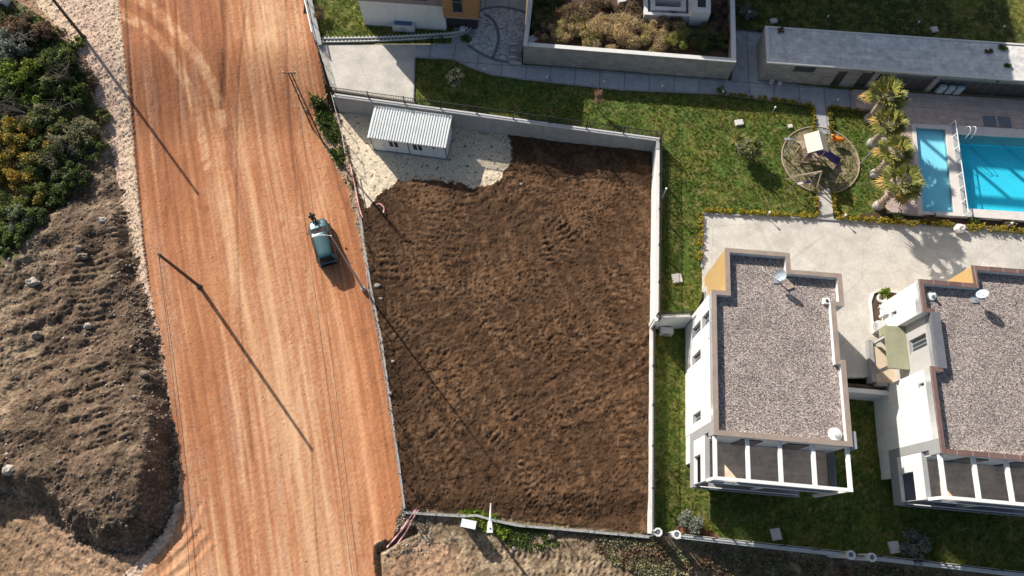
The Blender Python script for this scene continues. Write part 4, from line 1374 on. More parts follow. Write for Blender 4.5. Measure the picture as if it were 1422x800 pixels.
def wire_fence(name, pxs, zf, h, label, spacing=2.4, m='mesh', postm='greymetal', lean=0.0, kerbm=None):
    pts = []
    for a, b in pxs:
        q = P(a, b, zf)
        pts.append(q)
    # resample
    seg = [0.0]
    for i in range(len(pts) - 1):
        seg.append(seg[-1] + np.linalg.norm(pts[i + 1] - pts[i]))
    n = int(round(seg[-1] / spacing))
    ss = np.linspace(0, seg[-1], n + 1)
    rs = [np.array([np.interp(s_, seg, [q[k] for q in pts]) for k in range(3)]) for s_ in ss]
    t_ = empty(name, rs[0], label, 'fence')
    rr = random.Random(len(pxs))
    tops = []
    for q in rs:
        tp = q + np.array([lean * rr.uniform(-1, 1.4), lean * rr.uniform(-.6, .6), h])
        tops.append(tp)
        MB().tube([q - [0, 0, .3], tp], 0.032, 6).build('post', postm, t_)
    for i in range(n):
        mb = MB()
        K = 6
        for k in range(K):
            u0, u1 = k / K, (k + 1) / K
            sag = lambda u_: 0.10 * math.sin(math.pi * u_) * rr.uniform(.3, 1)
            b0, b1 = rs[i] * (1 - u0) + rs[i + 1] * u0, rs[i] * (1 - u1) + rs[i + 1] * u1
            t0, t1 = tops[i] * (1 - u0) + tops[i + 1] * u0, tops[i] * (1 - u1) + tops[i + 1] * u1
            mb.add([b0, b1, t1 - [0, 0, .06], t0 - [0, 0, .06]], [(0, 1, 2, 3)])
        mb.build('wire_panel', m, t_)
        MB().tube([tops[i] - [0, 0, .04], tops[i + 1] - [0, 0, .04]], 0.016, 5).build('top_wire', postm, t_)
    return t_


wire_fence('wire_fence', [(466, 143), (475, 180), (486, 225)], 0.1, 1.5, 'wire fence with sagging mesh beside the green weeds and the gravel pad', 2.2, lean=.12)
wire_fence('wire_fence', [(502, 302), (508, 350), (515, 398), (530, 470), (545, 580), (555, 650), (562, 705)], 0.05, 1.35, 'long wire fence between the red road and the tilled soil', 2.4, lean=.14)
wire_fence('wire_fence', [(563, 711), (640, 716), (662, 715), (690, 723), (720, 729), (780, 734), (901, 745)], -0.1, 1.25, 'wire fence along the bottom edge of the tilled soil', 2.3, lean=.05)
wire_fence('net_fence', [(440, 64), (449, 98), (458, 128)], ZN, 1.2, 'dark netting fence between the red road and the concrete driveway', 1.6, 'blackmesh', 'iron', lean=.08)
# low concrete footing under the bottom fence
mb = MB()
strip(mb, [(562, 712), (640, 717), (662, 716), (690, 724), (720, 730), (780, 735), (901, 746)], -0.1, 0.16, -1.2, 0.06)
t_ = mb.build('footing_wall', 'concrete', loc=P(563, 712, -0.4))
tag(t_, 'low grey concrete footing along the bottom of the tilled soil', 'wall')
mb = MB()
strip(mb, [(501, 303), (508, 351), (515, 399), (530, 471), (545, 581), (555, 651), (562, 706)], 0.05, 0.14, -0.4, 0.14)
tag(mb.build('footing_wall', 'concrete', loc=P(501, 303, -0.2)), 'thin grey concrete footing between the red road and the tilled soil', 'wall')

# white bar gate lying along the top edge of the road
t_ = empty('sliding_gate', P(438, 58, ZN), 'white barred sliding gate standing by the road at the upper driveway', 'gate')
a_, b_ = P(439, 60, ZN), P(421, -20, ZN)
up = lambda q, z: q + np.array([0, 0, z])
fr, ba = MB(), MB()
for zz in (0.15, 1.45):
    fr.beam(up(a_, zz), up(b_, zz), 0.09)
for k in range(4):
    q = a_ + (b_ - a_) * k / 3
    fr.beam(up(q, 0.05), up(q, 1.5), 0.08)
for k in range(1, 46):
    q = a_ + (b_ - a_) * k / 46
    ba.beam(up(q, .15), up(q, 1.45), 0.025)
fr.build('gate_frame', 'whitemetal', t_)
ba.build('bars', 'whitemetal', t_)
wall('garden_wall', [P(444, 62, ZN + .4), P(428, -10, ZN + .4)], ZN - 1.5, ZN + 0.4, 0.35, 'concrete', 'low grey wall behind the white sliding gate')

# ------------------------------------------------------------------ villas
EX = np.array([math.cos(ROT), math.sin(ROT)])
EY = np.array([-math.sin(ROT), math.cos(ROT)])


class Frame:
    def __init__(s, o):
        s.o = np.array(o[:2], float)

    def p(s, x, y, z=None):
        q = s.o + EX * x + EY * y
        return (q[0], q[1]) if z is None else (q[0], q[1], z)

    def poly(s, pts):
        return [s.p(*q) for q in pts]

    def box(s, mb, x0, x1, y0, y1, z0, z1):
        b = [s.p(x, y) for x, y in ((x0, y0), (x1, y0), (x1, y1), (x0, y1))]
        return mb.hexa([(*q, z0) for q in b], [(*q, z1) for q in b])


def facade_w(mb, fr, x0, x1, y0, y1, z0, z1, holes):
    """wall slab facing west with rectangular openings (y0, y1, z0, z1)"""
    ys = sorted({y0, y1, *[h[0] for h in holes], *[h[1] for h in holes]})
    for i in range(len(ys) - 1):
        a, b = ys[i], ys[i + 1]
        hs = sorted([h for h in holes if h[0] < (a + b) / 2 < h[1]], key=lambda h: h[2])
        z = z0
        for h in hs:
            fr.box(mb, x0, x1, a, b, z, h[2])
            z = h[3]
        fr.box(mb, x0, x1, a, b, z, z1)


def window_w(fr, parent, x, y0, y1, z0, z1, mull=1, name='window'):
    """a recessed window looking west, its glass at local x"""
    mb = MB()
    t = 0.06
    fr.box(mb, x - .03, x + .03, y0, y1, z0, z0 + t)
    fr.box(mb, x - .03, x + .03, y0, y1, z1 - t, z1)
    fr.box(mb, x - .03, x + .03, y0, y0 + t, z0 + t, z1 - t)
    fr.box(mb, x - .03, x + .03, y1 - t, y1, z0 + t, z1 - t)
    for k in range(mull):
        c = y0 + (y1 - y0) * (k + 1) / (mull + 1)
        fr.box(mb, x - .028, x + .028, c - .025, c + .025, z0 + t, z1 - t)
    w = mb.build(name, 'frame', parent)
    pn = MB()
    fr.box(pn, x - .01, x + .01, y0 + t * .5, y1 - t * .5, z0 + t * .5, z1 - t * .5)
    pn.build('pane', 'pane', w)
    s_ = MB()
    fr.box(s_, x - .24, x - .02, y0 - .03, y1 + .03, z0 - .04, z0 + .005)
    s_.build('sill', 'frame', w)
    return w


ZT, ZR = 7.25, 6.76


def roof_parts(fr, root, poly, coping, skip=(), inner='parain'):
    t = 0.27
    pin = inset(poly, t)
    MB().ring(fr.poly(poly), fr.poly(pin), ZR - .3, ZT - .05).build('parapet', inner, root)
    po, pi_ = inset(poly, -0.035), inset(poly, t + 0.03)
    MB().ring(fr.poly(po), fr.poly(pi_), ZT - .05, ZT).build('parapet_coping', coping, root)
    MB().prism(fr.poly(inset(poly, t - .02)), ZR - .2, ZR).build('gravel_roof', 'gravelroof', root)


def terrace(fr, root, W, xdeck, far, sun_gap=True):
    """two storeys of open terrace and the pergola on the south side, local y < 0"""
    side = MB()
    facade_w(side, fr, 0.0, 0.24, -2.72, 0.34, 1.9, 5.0, [(-2.70, -0.82, 1.95, 3.75)])
    side.build('terrace_side_wall', 'white', root)
    g = MB()
    fr.box(g, -.02, .26, -2.9, 0.95, .85, 1.9)
    fr.box(g, -.02, .24, 0.34, 0.95, 1.9, ZT - .06)
    fr.box(g, -.018, .24, 0.0, 0.34, 5.9, ZT - .061)
    g.build('grey_frame', 'greyband', root)
    fr_ = MB()
    fr.box(fr_, .1, .2, -2.5, -1.9, 1.95, 3.7)
    fr.box(fr_, .1, .2, -1.0, -.9, 1.95, 3.7)
    sl = MB()
    fr.box(sl, .26, far, -2.9, 0.0, .85, 1.15)
    sl.build('lower_terrace_slab', 'greyband', root)
    dk_ = MB()
    fr.box(dk_, .26, xdeck, -2.55, -0.01, 3.72, 4.0)
    dk_.build('upper_deck', 'deckwood', root)
    ed = MB()
    fr.box(ed, .26, xdeck + .05, -2.72, -2.55, 3.70, 4.06)
    ed.build('deck_edge', 'pergola', root)
    # glazing of the lower storey set back under the deck, and of the upper storey
    for nm, z0_, z1_ in (('lower_glazing', 1.15, 3.7), ('upper_glazing', 4.0, 6.4)):
        for k in ((0, 1, 2, 3, 4) if z0_ < 2 else (1, 3)):
            mb = MB()
            x0_ = .5 + k * (xdeck - .9) / 5
            fr.box(mb, x0_, x0_ + (xdeck - .9) / 5 - .12, -.02 - .03, .02, z0_ + .05, z1_ - .1)
            mb.build(nm, 'pane', root)
    gl = MB()
    fr.box(gl, .3, xdeck, -2.70, -2.675, 4.08, 4.95)
    gl.build('balustrade_glass', 'glass', root)
    hr = MB()
    fr.box(hr, .26, xdeck + .02, -2.72, -2.66, 4.95, 5.0)
    for k in range(6):
        c = .4 + (xdeck - .5) * k / 5
        fr.box(hr, c - .025, c + .025, -2.71, -2.67, 4.06, 4.95)
    hr.build('balustrade_rail', 'bluegrey', root)
    lg = MB()
    fr.box(lg, .3, far - .5, -2.86, -2.83, 1.17, 2.05)
    lg.build('lower_balustrade_glass', 'glass', root)
    lr = MB()
    fr.box(lr, .28, far - .5, -2.875, -2.815, 2.05, 2.11)
    lr.build('lower_balustrade_rail', 'whitemetal', root)
    cap_ = MB()
    fr.box(cap_, -.03, .28, -2.75, .32, 5.0, 5.05)
    cap_.build('side_wall_capping', 'greyband', root)
    # pergola
    for i, x_ in enumerate((.14, 2.25, 4.34, 6.48, W - .15)):
        mb = MB()
        fr.box(mb, x_ - .115, x_ + .115, -2.60, 0.0 - .005, 6.68, 6.9)
        mb.build('pergola_beam', 'pergola', root)
    mb = MB()
    fr.box(mb, .02, W - .03, -2.82, -2.60, 6.68, 6.902)
    mb.build('pergola_front_beam', 'pergola', root)
    for x_, z0_ in ((.14, 5.05), (W - .15, 1.15)):
        mb = MB()
        fr.box(mb, x_ - .1, x_ + .1, -2.81, -2.61, z0_, 6.68)
        mb.build('pergola_post', 'pergola', root)
    mb = MB()
    fr.box(mb, 4.2, 4.42, -2.70, -2.56, 1.15, 3.70)
    mb.build('terrace_column', 'pergola', root)
    mb = MB()
    fr.box(mb, xdeck + .06, xdeck + .14, -2.5, -.05, 4.0, 4.95)
    mb.build('balustrade_end', 'bluegrey', root)


# ---- the nearer villa
FA = Frame(P(992, 603, ZT))
polyA = [(0, 0), (8.85, 0), (8.85, 5.7), (8.5, 5.7), (8.5, 9.6), (9.1, 9.6), (9.1, 12.0), (5.55, 12.0), (5.55, 13.3), (1.0, 13.3), (1.0, 10.0), (0, 10.0)]
vA = empty('villa', FA.p(4, 5, ZS), 'white villa with flat pebble roof nearest the soil lot, ochre panel at far end', 'villa')
body = [(0.22, 0.02), (8.83, 0.02), (8.83, 5.68), (8.48, 5.68), (8.48, 9.58), (9.08, 9.58), (9.08, 11.98), (5.53, 11.98), (5.53, 13.28), (1.05, 13.28), (1.05, 9.98), (0.22, 9.98)]
mb = MB().prism(FA.poly(body), -1.0, ZR - .25)
wall_holes = [(7.95, 8.85, 4.75, 6.05), (8.05, 8.85, 1.85, 3.3), (5.95, 6.65, 1.8, 3.3), (1.55, 2.2, 1.9, 3.3), (6.62, 6.84, 5.95, 6.4)]
wall_holes = [(7.95, 8.85, 4.75, 6.65), (8.05, 8.85, 1.85, 4.1), (5.95, 6.65, 1.8, 4.05), (1.55, 2.2, 1.9, 3.9), (6.62, 6.84, 6.0, 6.35)]
facade_w(mb, FA, 0.0, 0.215, 0.955, 9.98, -1.0, ZT - .055, wall_holes)
facade_w(mb, FA, 0.03, 0.215, -1.1, 0.95, -1.0, 0.84, [])
mb.build('wall', 'white', vA)
for h in wall_holes[:4]:
    window_w(FA, vA, 0.19, *h)
mb = MB()
FA.box(mb, .17, .2, 6.62, 6.84, 6.0, 6.35)
mb.build('vent', 'frame', vA)
mb = MB()
FA.box(mb, 0.985, 1.045, 10.0, 13.26, 1.2, ZT - .055)
mb.build('ochre_panel', 'ochre', vA)
roof_parts(FA, vA, polyA, 'coping')
terrace(FA, vA, 8.85, 8.55, 7.7)
mb = MB()
FA.box(mb, 8.9, 9.22, -.12, 1.0, 6.2, 7.1)
mb.build('rain_hopper', 'greymetal', vA)


def dish(name, fr, x, y, r, label, aim=200):
    t = empty(name, fr.p(x, y, ZR), label, 'satellite dish')
    c = np.array(fr.p(x, y, ZR))
    MB().tube([c, c + [0, 0, .9]], 0.035, 8).build('mast', 'greymetal', t)
    MB().box(c + [0, 0, .03], (.5, .5, .06)).build('mast_foot', 'greymetal', t)
    a = math.radians(aim)
    ax = Vector((math.cos(a) * .75, math.sin(a) * .75, .66)).normalized()
    qz = ax.to_track_quat('Z', 'Y')
    V, F = [], []
    n, m = 20, 5
    for lay in (0, 1):
        for i in range(m + 1):
            for k in range(n):
                rr = r * i / m
                v = qz @ Vector((rr * math.cos(2 * math.pi * k / n), rr * math.sin(2 * math.pi * k / n) * 1.05, 0.28 * rr * rr / r - lay * .015))
                V.append(v + Vector(c + [0, 0, .95]) + ax * .06)
    for lay in (0, 1):
        o = lay * (m + 1) * n
        for i in range(m):
            for k in range(n):
                F.append((o + i * n + k, o + i * n + (k + 1) % n, o + (i + 1) * n + (k + 1) % n, o + (i + 1) * n + k))
    MB().add(V, F).build('reflector', 'dish', t, smooth=True)
    tip = Vector(c + [0, 0, .95]) + ax * (r * 1.0)
    low = Vector(c + [0, 0, .95]) + qz @ Vector((0, -r * .95, .22 * r))
    MB().tube([low, tip], .015, 5).build('feed_arm', 'greymetal', t)
    MB().ball(tip, .05, 8, 5).build('feed_horn', 'whitemetal', t)
    return t


dish('satellite_dish', FA, 4.75, 11.35, .38, 'pale blue satellite dish on the pebble roof of the villa nearest the soil lot')
c_ = np.array(FA.p(8.05, 10.0, ZR))
t_ = empty('roof_vent', c_, 'small square white roof vent on the pebbles of the nearer villa', 'roof vent')
MB().box(c_ + [0, 0, .12], (.42, .42, .24), ROT).build('curb', 'white', t_)
MB().box(c_ + [0, 0, .27], (.16, .16, .08), ROT).build('cap', 'dark', t_)
o = MB().box(np.array(FA.p(5.6, 10.9, ZR + .06)), (.55, .32, .1), ROT + .5).build('loose_board', 'timber', loc=FA.p(5.6, 10.9, ZR))
tag(o, 'small tan board lying on the pebble roof beside the pale blue dish', 'board')
mb = MB().tube(smoothpts([FA.p(3.7, 12.3, ZR + .06), FA.p(3.9, 11.9, ZR + .05), FA.p(4.4, 11.6, ZR + .06), FA.p(4.75, 11.4, ZR + .1)]), .022, 5)
tag(mb.build('cable', 'whitemetal', loc=FA.p(3.7, 12.3, ZR)), 'white cable lying on the pebbles beside the pale blue dish', 'cable')
c_ = np.array(FA.p(8.0, .75, ZR))
o = MB().lathe([(.45, 0), (.42, .12), (.2, .2), (.18, .5), (.05, .52)], c_, 14).build('roof_outlet', 'white', loc=c_)
tag(o, 'round white roof outlet in the front right corner of the nearer pebble roof', 'roof outlet')

# ---- the second villa
FB = Frame(P(1307.5, 629, ZT))
polyB = [(0, 0), (9.3, 0), (9.3, 13.38), (3.85, 13.38), (3.85, 12.0), (0.0, 12.0), (0.0, 9.6), (.55, 9.6), (.55, 5.7), (0, 5.7)]
vB = empty('villa', FB.p(4, 5, ZS), 'white villa at the right edge with dark red coping and a grey recessed entrance', 'villa')
bodyB = [(0.22, 0.02), (9.28, 0.02), (9.28, 13.36), (3.87, 13.36), (3.87, 11.98), (0.22, 11.98), (0.22, 9.62), (.77, 9.62), (.77, 5.68), (.22, 5.68)]
mb = MB().prism(FB.poly(bodyB), -1.2, ZR - .25)
hN, hS, hR = [(10.55, 10.85, 3.4, 4.0)], [(4.62, 4.86, 5.75, 6.3)], [(7.5, 8.42, 4.25, 6.3)]
facade_w(mb, FB, 0, .215, 9.62, 11.98, 1.2, ZT - .055, hN)
facade_w(mb, FB, 0, .215, 0.955, 5.68, -1.2, ZT - .055, hS)
facade_w(mb, FB, .03, .215, -1.0, 0.95, -1.2, 0.84, [])
mb.build('wall', 'white', vB)
mb = MB()
facade_w(mb, FB, .55, .765, 5.69, 9.6, 1.2, ZT - .055, hR)
mb.build('recess_wall', 'greylight', vB)
for h in hN + hS:
    window_w(FB, vB, .17, *h, mull=0)
window_w(FB, vB, .72, *hR[0], mull=2)
mb = MB()
FB.box(mb, 3.83, 3.868, 12.0, 13.34, 1.2, ZT - .055)
FB.box(mb, 1.5, 3.85, 11.985, 12.02, 1.2, ZT - .056)
mb.build('ochre_panel', 'ochre', vB)
roof_parts(FB, vB, polyB, 'copingred')
mb = MB()
FB.box(mb, .50, 1.12, 5.66, 9.64, ZT - .3, ZT + .02)
mb.build('recess_coping', 'copinggrey', vB)
terrace(FB, vB, 9.2, 8.95, 9.0)
mb = MB()
FB.box(mb, -.95, .54, 6.35, 8.95, 3.72, 3.92)
FB.box(mb, -.90, .545, 8.96, 9.58, 2.9, 3.9)
mb.build('entrance_canopy', 'olivecanopy', vB)
mb = MB()
FB.box(mb, -.9, -.7, 6.4, 6.6, 1.62, 3.72)
FB.box(mb, -.9, -.7, 8.7, 8.9, 1.62, 3.72)
mb.build('canopy_post', 'greylight', vB)
mb = MB()
FB.box(mb, -1.0, 0.55, 5.72, 8.5, 1.2, 2.0)
mb.build('entrance_step', 'beigestone', vB)
mb = MB()
FB.box(mb, -1.35, -1.0, 5.72, 8.95, 1.2, 2.12)
FB.box(mb, -1.0, -.2, 5.50, 5.72, 1.2, 2.12)
mb.build('entrance_kerb_wall', 'kerb', vB)
dish('satellite_dish', FB, 4.0, 11.0, .38, 'white satellite dish on the roof of the villa at the right edge', 150)
c_ = np.array(FB.p(1.0, 11.0, ZR))
o = MB().lathe([(.35, 0), (.33, .08), (.12, .14), (.1, .45), (.02, .47)], c_, 14).build('roof_outlet', 'white', loc=c_)
tag(o, 'pale roof outlet in the far left corner of the dark coped roof', 'roof outlet')

# retaining wall between the two villas and the dark bed behind it
wall('retaining_wall', [FB.p(-5.45, 5.05), FB.p(0.02, 5.05)], -1.2, 1.75, .3, 'whitewall', 'pale retaining wall closing the gap between the two villas')
tag(MB().prism([FB.p(-5.6, 5.2), FB.p(-.2, 5.2), FB.p(-.2, 5.6), FB.p(-5.6, 5.6)], 0.9, ZN - .05).build('planting_bed', 'plantsoil'), kind='structure')
# planter, air conditioner and boxes by the second villa
plant = [FB.p(-.62, 9.75), FB.p(-.02, 9.75), FB.p(-.02, 12.05), FB.p(1.45, 12.05), FB.p(1.45, 13.1), FB.p(.2, 13.2), FB.p(-.35, 12.9), FB.p(-.62, 12.2)]
t_ = empty('planter', FB.p(-.3, 11, ZN), 'kerbed planter of dark soil at the corner of the villa with the red coping', 'planter')
MB().prism(plant, ZN, ZN + .12).build('soil', 'plantsoil', t_)
MB().ring([tuple(q) for q in inset(plant, -.12)], plant, ZN, ZN + .22).build('planter_kerb', 'cap', t_)
q = FB.p(.25, 12.95, ZN + .12)
bush('leafy_plant', q[0], q[1], q[2], .55, .7, 'leafvivid', 'bright green leafy plant in the kerbed planter by the right villa', 'plant', n=420, size=.13, seed=5)
q = np.array(FB.p(.05, 12.42, ZN + .1))
t_ = empty('garden_urn', q, 'round white urn in the kerbed planter beside the leafy plant', 'urn')
MB().lathe([(.16, 0), (.3, .15), (.38, .35), (.36, .5), (.28, .5), (.26, .42)], q, 14).build('bowl', 'ceramic', t_, smooth=True)
MB().lathe([(.25, 0.40), (.05, .44)], q, 12).build('soil', 'plantsoil', t_)


def condenser(name, c, rz, label, w=.85, d=.42, h=.75, top='acgrey'):
    c = np.array(c, float)
    t = empty(name, c, label, 'air conditioner')
    MB().box(c + [0, 0, h / 2 + .05], (w, d, h), rz).build('casing', 'acgrey', t)
    MB().box(c + [0, 0, h + .06], (w * .8, d * .7, .02), rz).build('top_panel', top, t)
    fx, fy = -math.sin(rz) * -1, math.cos(rz) * -1
    f = MB()
    nn = Vector((math.sin(rz), -math.cos(rz), 0))
    cen = Vector(c) + Vector((0, 0, h / 2 + .05)) + nn * (d / 2 + .005)
    xs_ = Vector((math.cos(rz), math.sin(rz), 0))
    ring_ = [cen + xs_ * (.27 * math.cos(a)) + Vector((0, 0, .27 * math.sin(a))) for a in [k * 2 * math.pi / 16 for k in range(17)]]
    f.tube(ring_, .015, 5, cap=False)
    for k in range(4):
        a = k * math.pi / 4
        f.tube([cen + xs_ * (.27 * math.cos(a)) + Vector((0, 0, .27 * math.sin(a))), cen - xs_ * (.27 * math.cos(a)) - Vector((0, 0, .27 * math.sin(a)))], .008, 4)
    f.build('fan_grille', 'blackplastic', t)
    b = MB()
    for s_ in (-1, 1):
        q = Vector(c) + xs_ * (s_ * w * .35)
        b.box(q + Vector((0, 0, .025)), (.06, d, .05), rz)
    b.build('foot', 'blackplastic', t)
    return t


condenser('air_conditioner', FB.p(-.42, 10.05, ZN + .2), ROT - math.pi / 2, 'grey condenser unit on the planter corner by the red coped villa', .75, .6, .7)
c_ = P(923.5, 464.5, ZS)
condenser('air_conditioner', c_ + [0, .1, 0], ROT, 'grey condenser unit on the lower lawn tucked against the white cross wall', 1.0, .5, .8)
condenser('air_conditioner', P(982, 412, ZN), ROT - math.pi / 2, 'pale condenser unit under the ochre panel at the far end of the nearer villa', 1.2, .5, .7)
condenser('heat_pump', P(562, 40, ZN + .1), ROT, 'blue topped heat pump box on the grass against the white house wall', 2.0, .85, .75, 'bluepanel')
for i, (yy, z_, w_, h_, txt) in enumerate([(11.55, 2.3, .35, .5, 'white meter box fixed to the right villa wall, nearest the planter corner'), (11.2, 2.55, .22, .35, 'smaller white box fixed to the right villa wall beside the meter box'), (10.95, 1.9, .2, 1.1, 'tall narrow white duct on the right villa wall above the condenser')]):
    mb = MB()
    FB.box(mb, -.22, -.005, yy - w_ / 2, yy + w_ / 2, z_, z_ + h_)
    FB.box(mb, -.24, -.22, yy - w_ / 2 + .03, yy + w_ / 2 - .03, z_ + .03, z_ + h_ - .03)
    tag(mb.build('wall_box', 'whiteframe', loc=FB.p(-.1, yy, z_)), txt, 'meter box')
mb = MB().tube([FB.p(-.1, 11.75, 1.72), FB.p(-.1, 11.75, 2.5), FB.p(-.1, 11.4, 2.9), FB.p(-.12, 10.7, 2.2), FB.p(-.12, 10.3, 2.0)], .04, 6)
tag(mb.build('pipe', 'whiteframe', loc=FB.p(-.1, 11.75, 1.72)), 'white pipe bent along the right villa wall to the condenser', 'pipe')

# ------------------------------------------------------------------ long stone building by the pool
FL_ = Frame(P(1052, 112, ZN))
ZL = 4.05
tl = P(1063, 88, ZL)
bl = P(1057, 37, ZL)
dep = float(np.dot((bl - tl)[:2], EY))
t_ = empty('pool_building', FL_.p(5, 2, ZN), 'long low stone building with a flat paved roof behind the swimming pool', 'building')
LL = 34.0
f_ = MB()
hol = [(2.5, 4.3, 1.55, 2.25), (6.3, 7.1, .02, 2.0), (8.3, 9.35, .02, 2.05), (9.75, 10.45, .02, 2.05), (10.9, 14.5, .02, 2.1), (14.95, 34, .02, 1.85)]


def facade_s(mb, fr, y0, y1, x0, x1, z0, z1, holes):
    xs__ = sorted({x0, x1, *[h[0] for h in holes], *[h[1] for h in holes]})
    for i in range(len(xs__) - 1):
        a, b = xs__[i], xs__[i + 1]
        hs = sorted([h for h in holes if h[0] < (a + b) / 2 < h[1]], key=lambda h: h[2])
        z = z0
        for h in hs:
            if h[2] - z > 0.03:
                fr.box(mb, a, b, y0, y1, z, h[2])
            z = h[3]
        fr.box(mb, a, b, y0, y1, z, z1)


facade_s(f_, FL_, 0, .3, 0, LL, ZN, ZL - .1, [(a, b, ZN + c, ZN + d) for a, b, c, d in hol])
f_.build('front_wall', 'stone', t_)
mb = MB()
FL_.box(mb, 0.002, .3, .3, dep - .02, ZN, ZL - .1)
mb.build('side_wall', 'stoneside', t_)
mb = MB()
FL_.box(mb, .3, LL, .9, dep - .02, ZN, ZL - .4)
mb.build('inner_wall', 'darkpanel', t_)
mb = MB()
FL_.box(mb, .28, LL, .28, dep, ZL - .35, ZL - .06)
mb.build('roof', 'roofslab', t_)
po = [(-.02, -.02), (LL, -.02), (LL, dep), (-.02, dep)]
pi_ = [(.28, .2), (LL - .3, .2), (LL - .3, dep - .15), (.28, dep - .15)]
MB().ring(FL_.poly(po), FL_.poly(pi_), ZL - .1, ZL + .02).build('roof_edge', 'cap', t_)
for a, b, c, d in hol:
    w_ = MB()
    x1_ = min(b, 30)
    FL_.box(w_, a, x1_, .20, .23, ZN + c, ZN + d)
    o = w_.build('window' if a < 3 else 'door', 'darkpanel' if a != 9.75 else 'dark', t_)
    if b - a > 1.2:
        m2 = MB()
        k = a
        while k < x1_ + .01:
            FL_.box(m2, max(k - .03, a), min(k + .03, x1_), .17, .2, ZN + c, ZN + d)
            k += .9
        m2.build('frame', 'bluegrey', o)
mb = MB()
FL_.box(mb, 10.9, 30, -.03, .02, ZN + 1.9, ZN + 2.0)
mb.build('awning_rail', 'bluegrey', t_)
for k in range(4):
    mb = MB()
    FL_.box(mb, 3.9 + 5.2 * k, 4.05 + 5.2 * k, -.06, -.005, ZN + 2.05, ZN + 2.2)
    mb.build('wall_lamp', 'iron', t_)
for i in range(3):
    q = np.array(FL_.p(15.6 + .75 * i, -.12, ZD))
    o = MB().box(q + [0, 0, .45], (.55, .25, .9), ROT).box(q + [0, -.14, .5], (.42, .03, .6), ROT).build('pale_cabinet', 'dish', loc=q)
    tag(o, ['pale cabinet in front of the dark recess of the pool building, left of three', 'pale cabinet in front of the dark recess of the pool building, middle of three', 'pale cabinet in front of the dark recess of the pool building, right of three'][i], 'cabinet', 'pale cabinets by the pool building')
for i, (a_, b_) in enumerate([(1070, 116), (1081.5, 118)]):
    q = P(a_, b_, ZN + .05)
    o = MB().lathe([(.1, 0), (.19, .1), (.21, .32), (.17, .32), (.16, .26)], q, 10).build('plant_pot', 'ceramic', loc=q)
    tag(o, ['small pale pot at the left corner of the pool building', 'small pale pot just right of the other one by the pool building'][i], 'pot', 'pots by the pool building')

# ------------------------------------------------------------------ raised planter yard
ZP = 4.0
t_ = empty('raised_bed', P(870, 100, ZN), 'large raised bed with grey stone retaining walls full of dry grass', 'raised bed')
pa, pb = P(727, 63, ZP), P(1022, 86, ZP)
dn = np.array([-(pb - pa)[1], (pb - pa)[0]])[:2] / np.linalg.norm((pb - pa)[:2])
wq = [pa[:2], pb[:2], pb[:2] + dn * 16, pa[:2] + dn * 16]
wi = [q for q in inset(wq, .34)]
MB().ring(wq, wi, ZN - .2, ZP - .06).build('stone_wall', 'stone', t_)
MB().ring(inset(wq, -.03), inset(wq, .37), ZP - .06, ZP).build('wall_capping', 'cap', t_)
MB().prism(wi, ZN, 3.0).build('soil', 'plantsoil', t_)
# sky-light housings in the raised bed
for i, (pl, z0_, z1_, txt) in enumerate([([(895, -14), (961, -10), (961, 23), (895, 20)], 3.0, 3.75, 'square pale concrete skylight with a dark glazed well among the dry grass'), ([(962, -10), (987, -8.5), (987, 18), (962, 17)], 3.0, 4.6, 'narrow pale concrete housing with a dark opening right of the skylight')]):
    q = [P(a, b, z1_)[:2] for a, b in pl][::-1]
    t_ = empty('skylight' if i == 0 else 'vent_housing', (*q[0], z0_), txt, 'skylight' if i == 0 else 'vent housing')
    if i == 0:
        MB().ring(q, inset(q, .30), z0_ - .3, z1_).build('upstand', 'cap', t_)
        MB().ring(inset(q, .31), inset(q, .55), z0_ - .2, z1_ - .25).build('gutter', 'bluegrey', t_)
        MB().ring(inset(q, .55), inset(q, .95), z0_ - .2, z1_ + .05).build('inner_frame', 'cap', t_)
        MB().prism(inset(q, .9), z0_ - .25, z0_ - .1).build('glazing', 'darkpanel', t_)
    else:
        MB().prism(q, z0_ - .3, z1_).build('casing', 'cap', t_)
        MB().prism([q_ * .0 + (np.array(q).mean(0) + (q_ - np.array(q).mean(0)) * .45) for q_ in q], z1_ - .05, z1_ + .02).build('opening', 'dark', t_)
q = P(740, 54, 3.25)
o = MB().box(q, (1.1, .75, .05), .45).box(q + [0, 0, .03], (1.0, .65, .02), .45).build('white_board', 'cap', loc=q)
tag(o, 'pale board lying tilted in the near left corner of the raised bed', 'board')
q = P(863, 2, 3.2)
tag(MB().box(q, (.6, .5, .45), .2).box(q + [0, 0, .25], (.66, .56, .06), .2).build('planter_box', 'ceramic', loc=q), 'small pale box standing in the dry grass at the top of the raised bed', 'box')

# steps by the raised bed
t_ = empty('garden_steps', P(715, 75, ZN), 'small flight of grey steps with a rail beside the raised bed', 'steps')
for k in range(4):
    a_, b_ = P(708, 62 + 7 * k, ZN)[:2], P(724, 63 + 7 * k, ZN)[:2]
    c2_, d2_ = P(724, 70 + 7 * k, ZN)[:2], P(708, 69 + 7 * k, ZN)[:2]
    MB().prism([d2_, c2_, b_, a_], ZN, ZN + .75 - .17 * k).build('step', 'concrete', t_)
    e_ = MB()
    e_.prism([d2_ + (a_ - d2_) * .0, c2_, c2_ + (b_ - c2_) * .18, d2_ + (a_ - d2_) * .18], ZN + .75 - .17 * k, ZN + .762 - .17 * k)
    e_.build('nosing', 'cap', t_)
rl = MB()
r0, r1, r2_ = P(706, 59, ZN), P(705, 89, ZN), P(724, 91, ZN)
for q in (r0, r1, r2_, (r0 + r1) / 2):
    rl.beam(q, q + [0, 0, .95], .04)
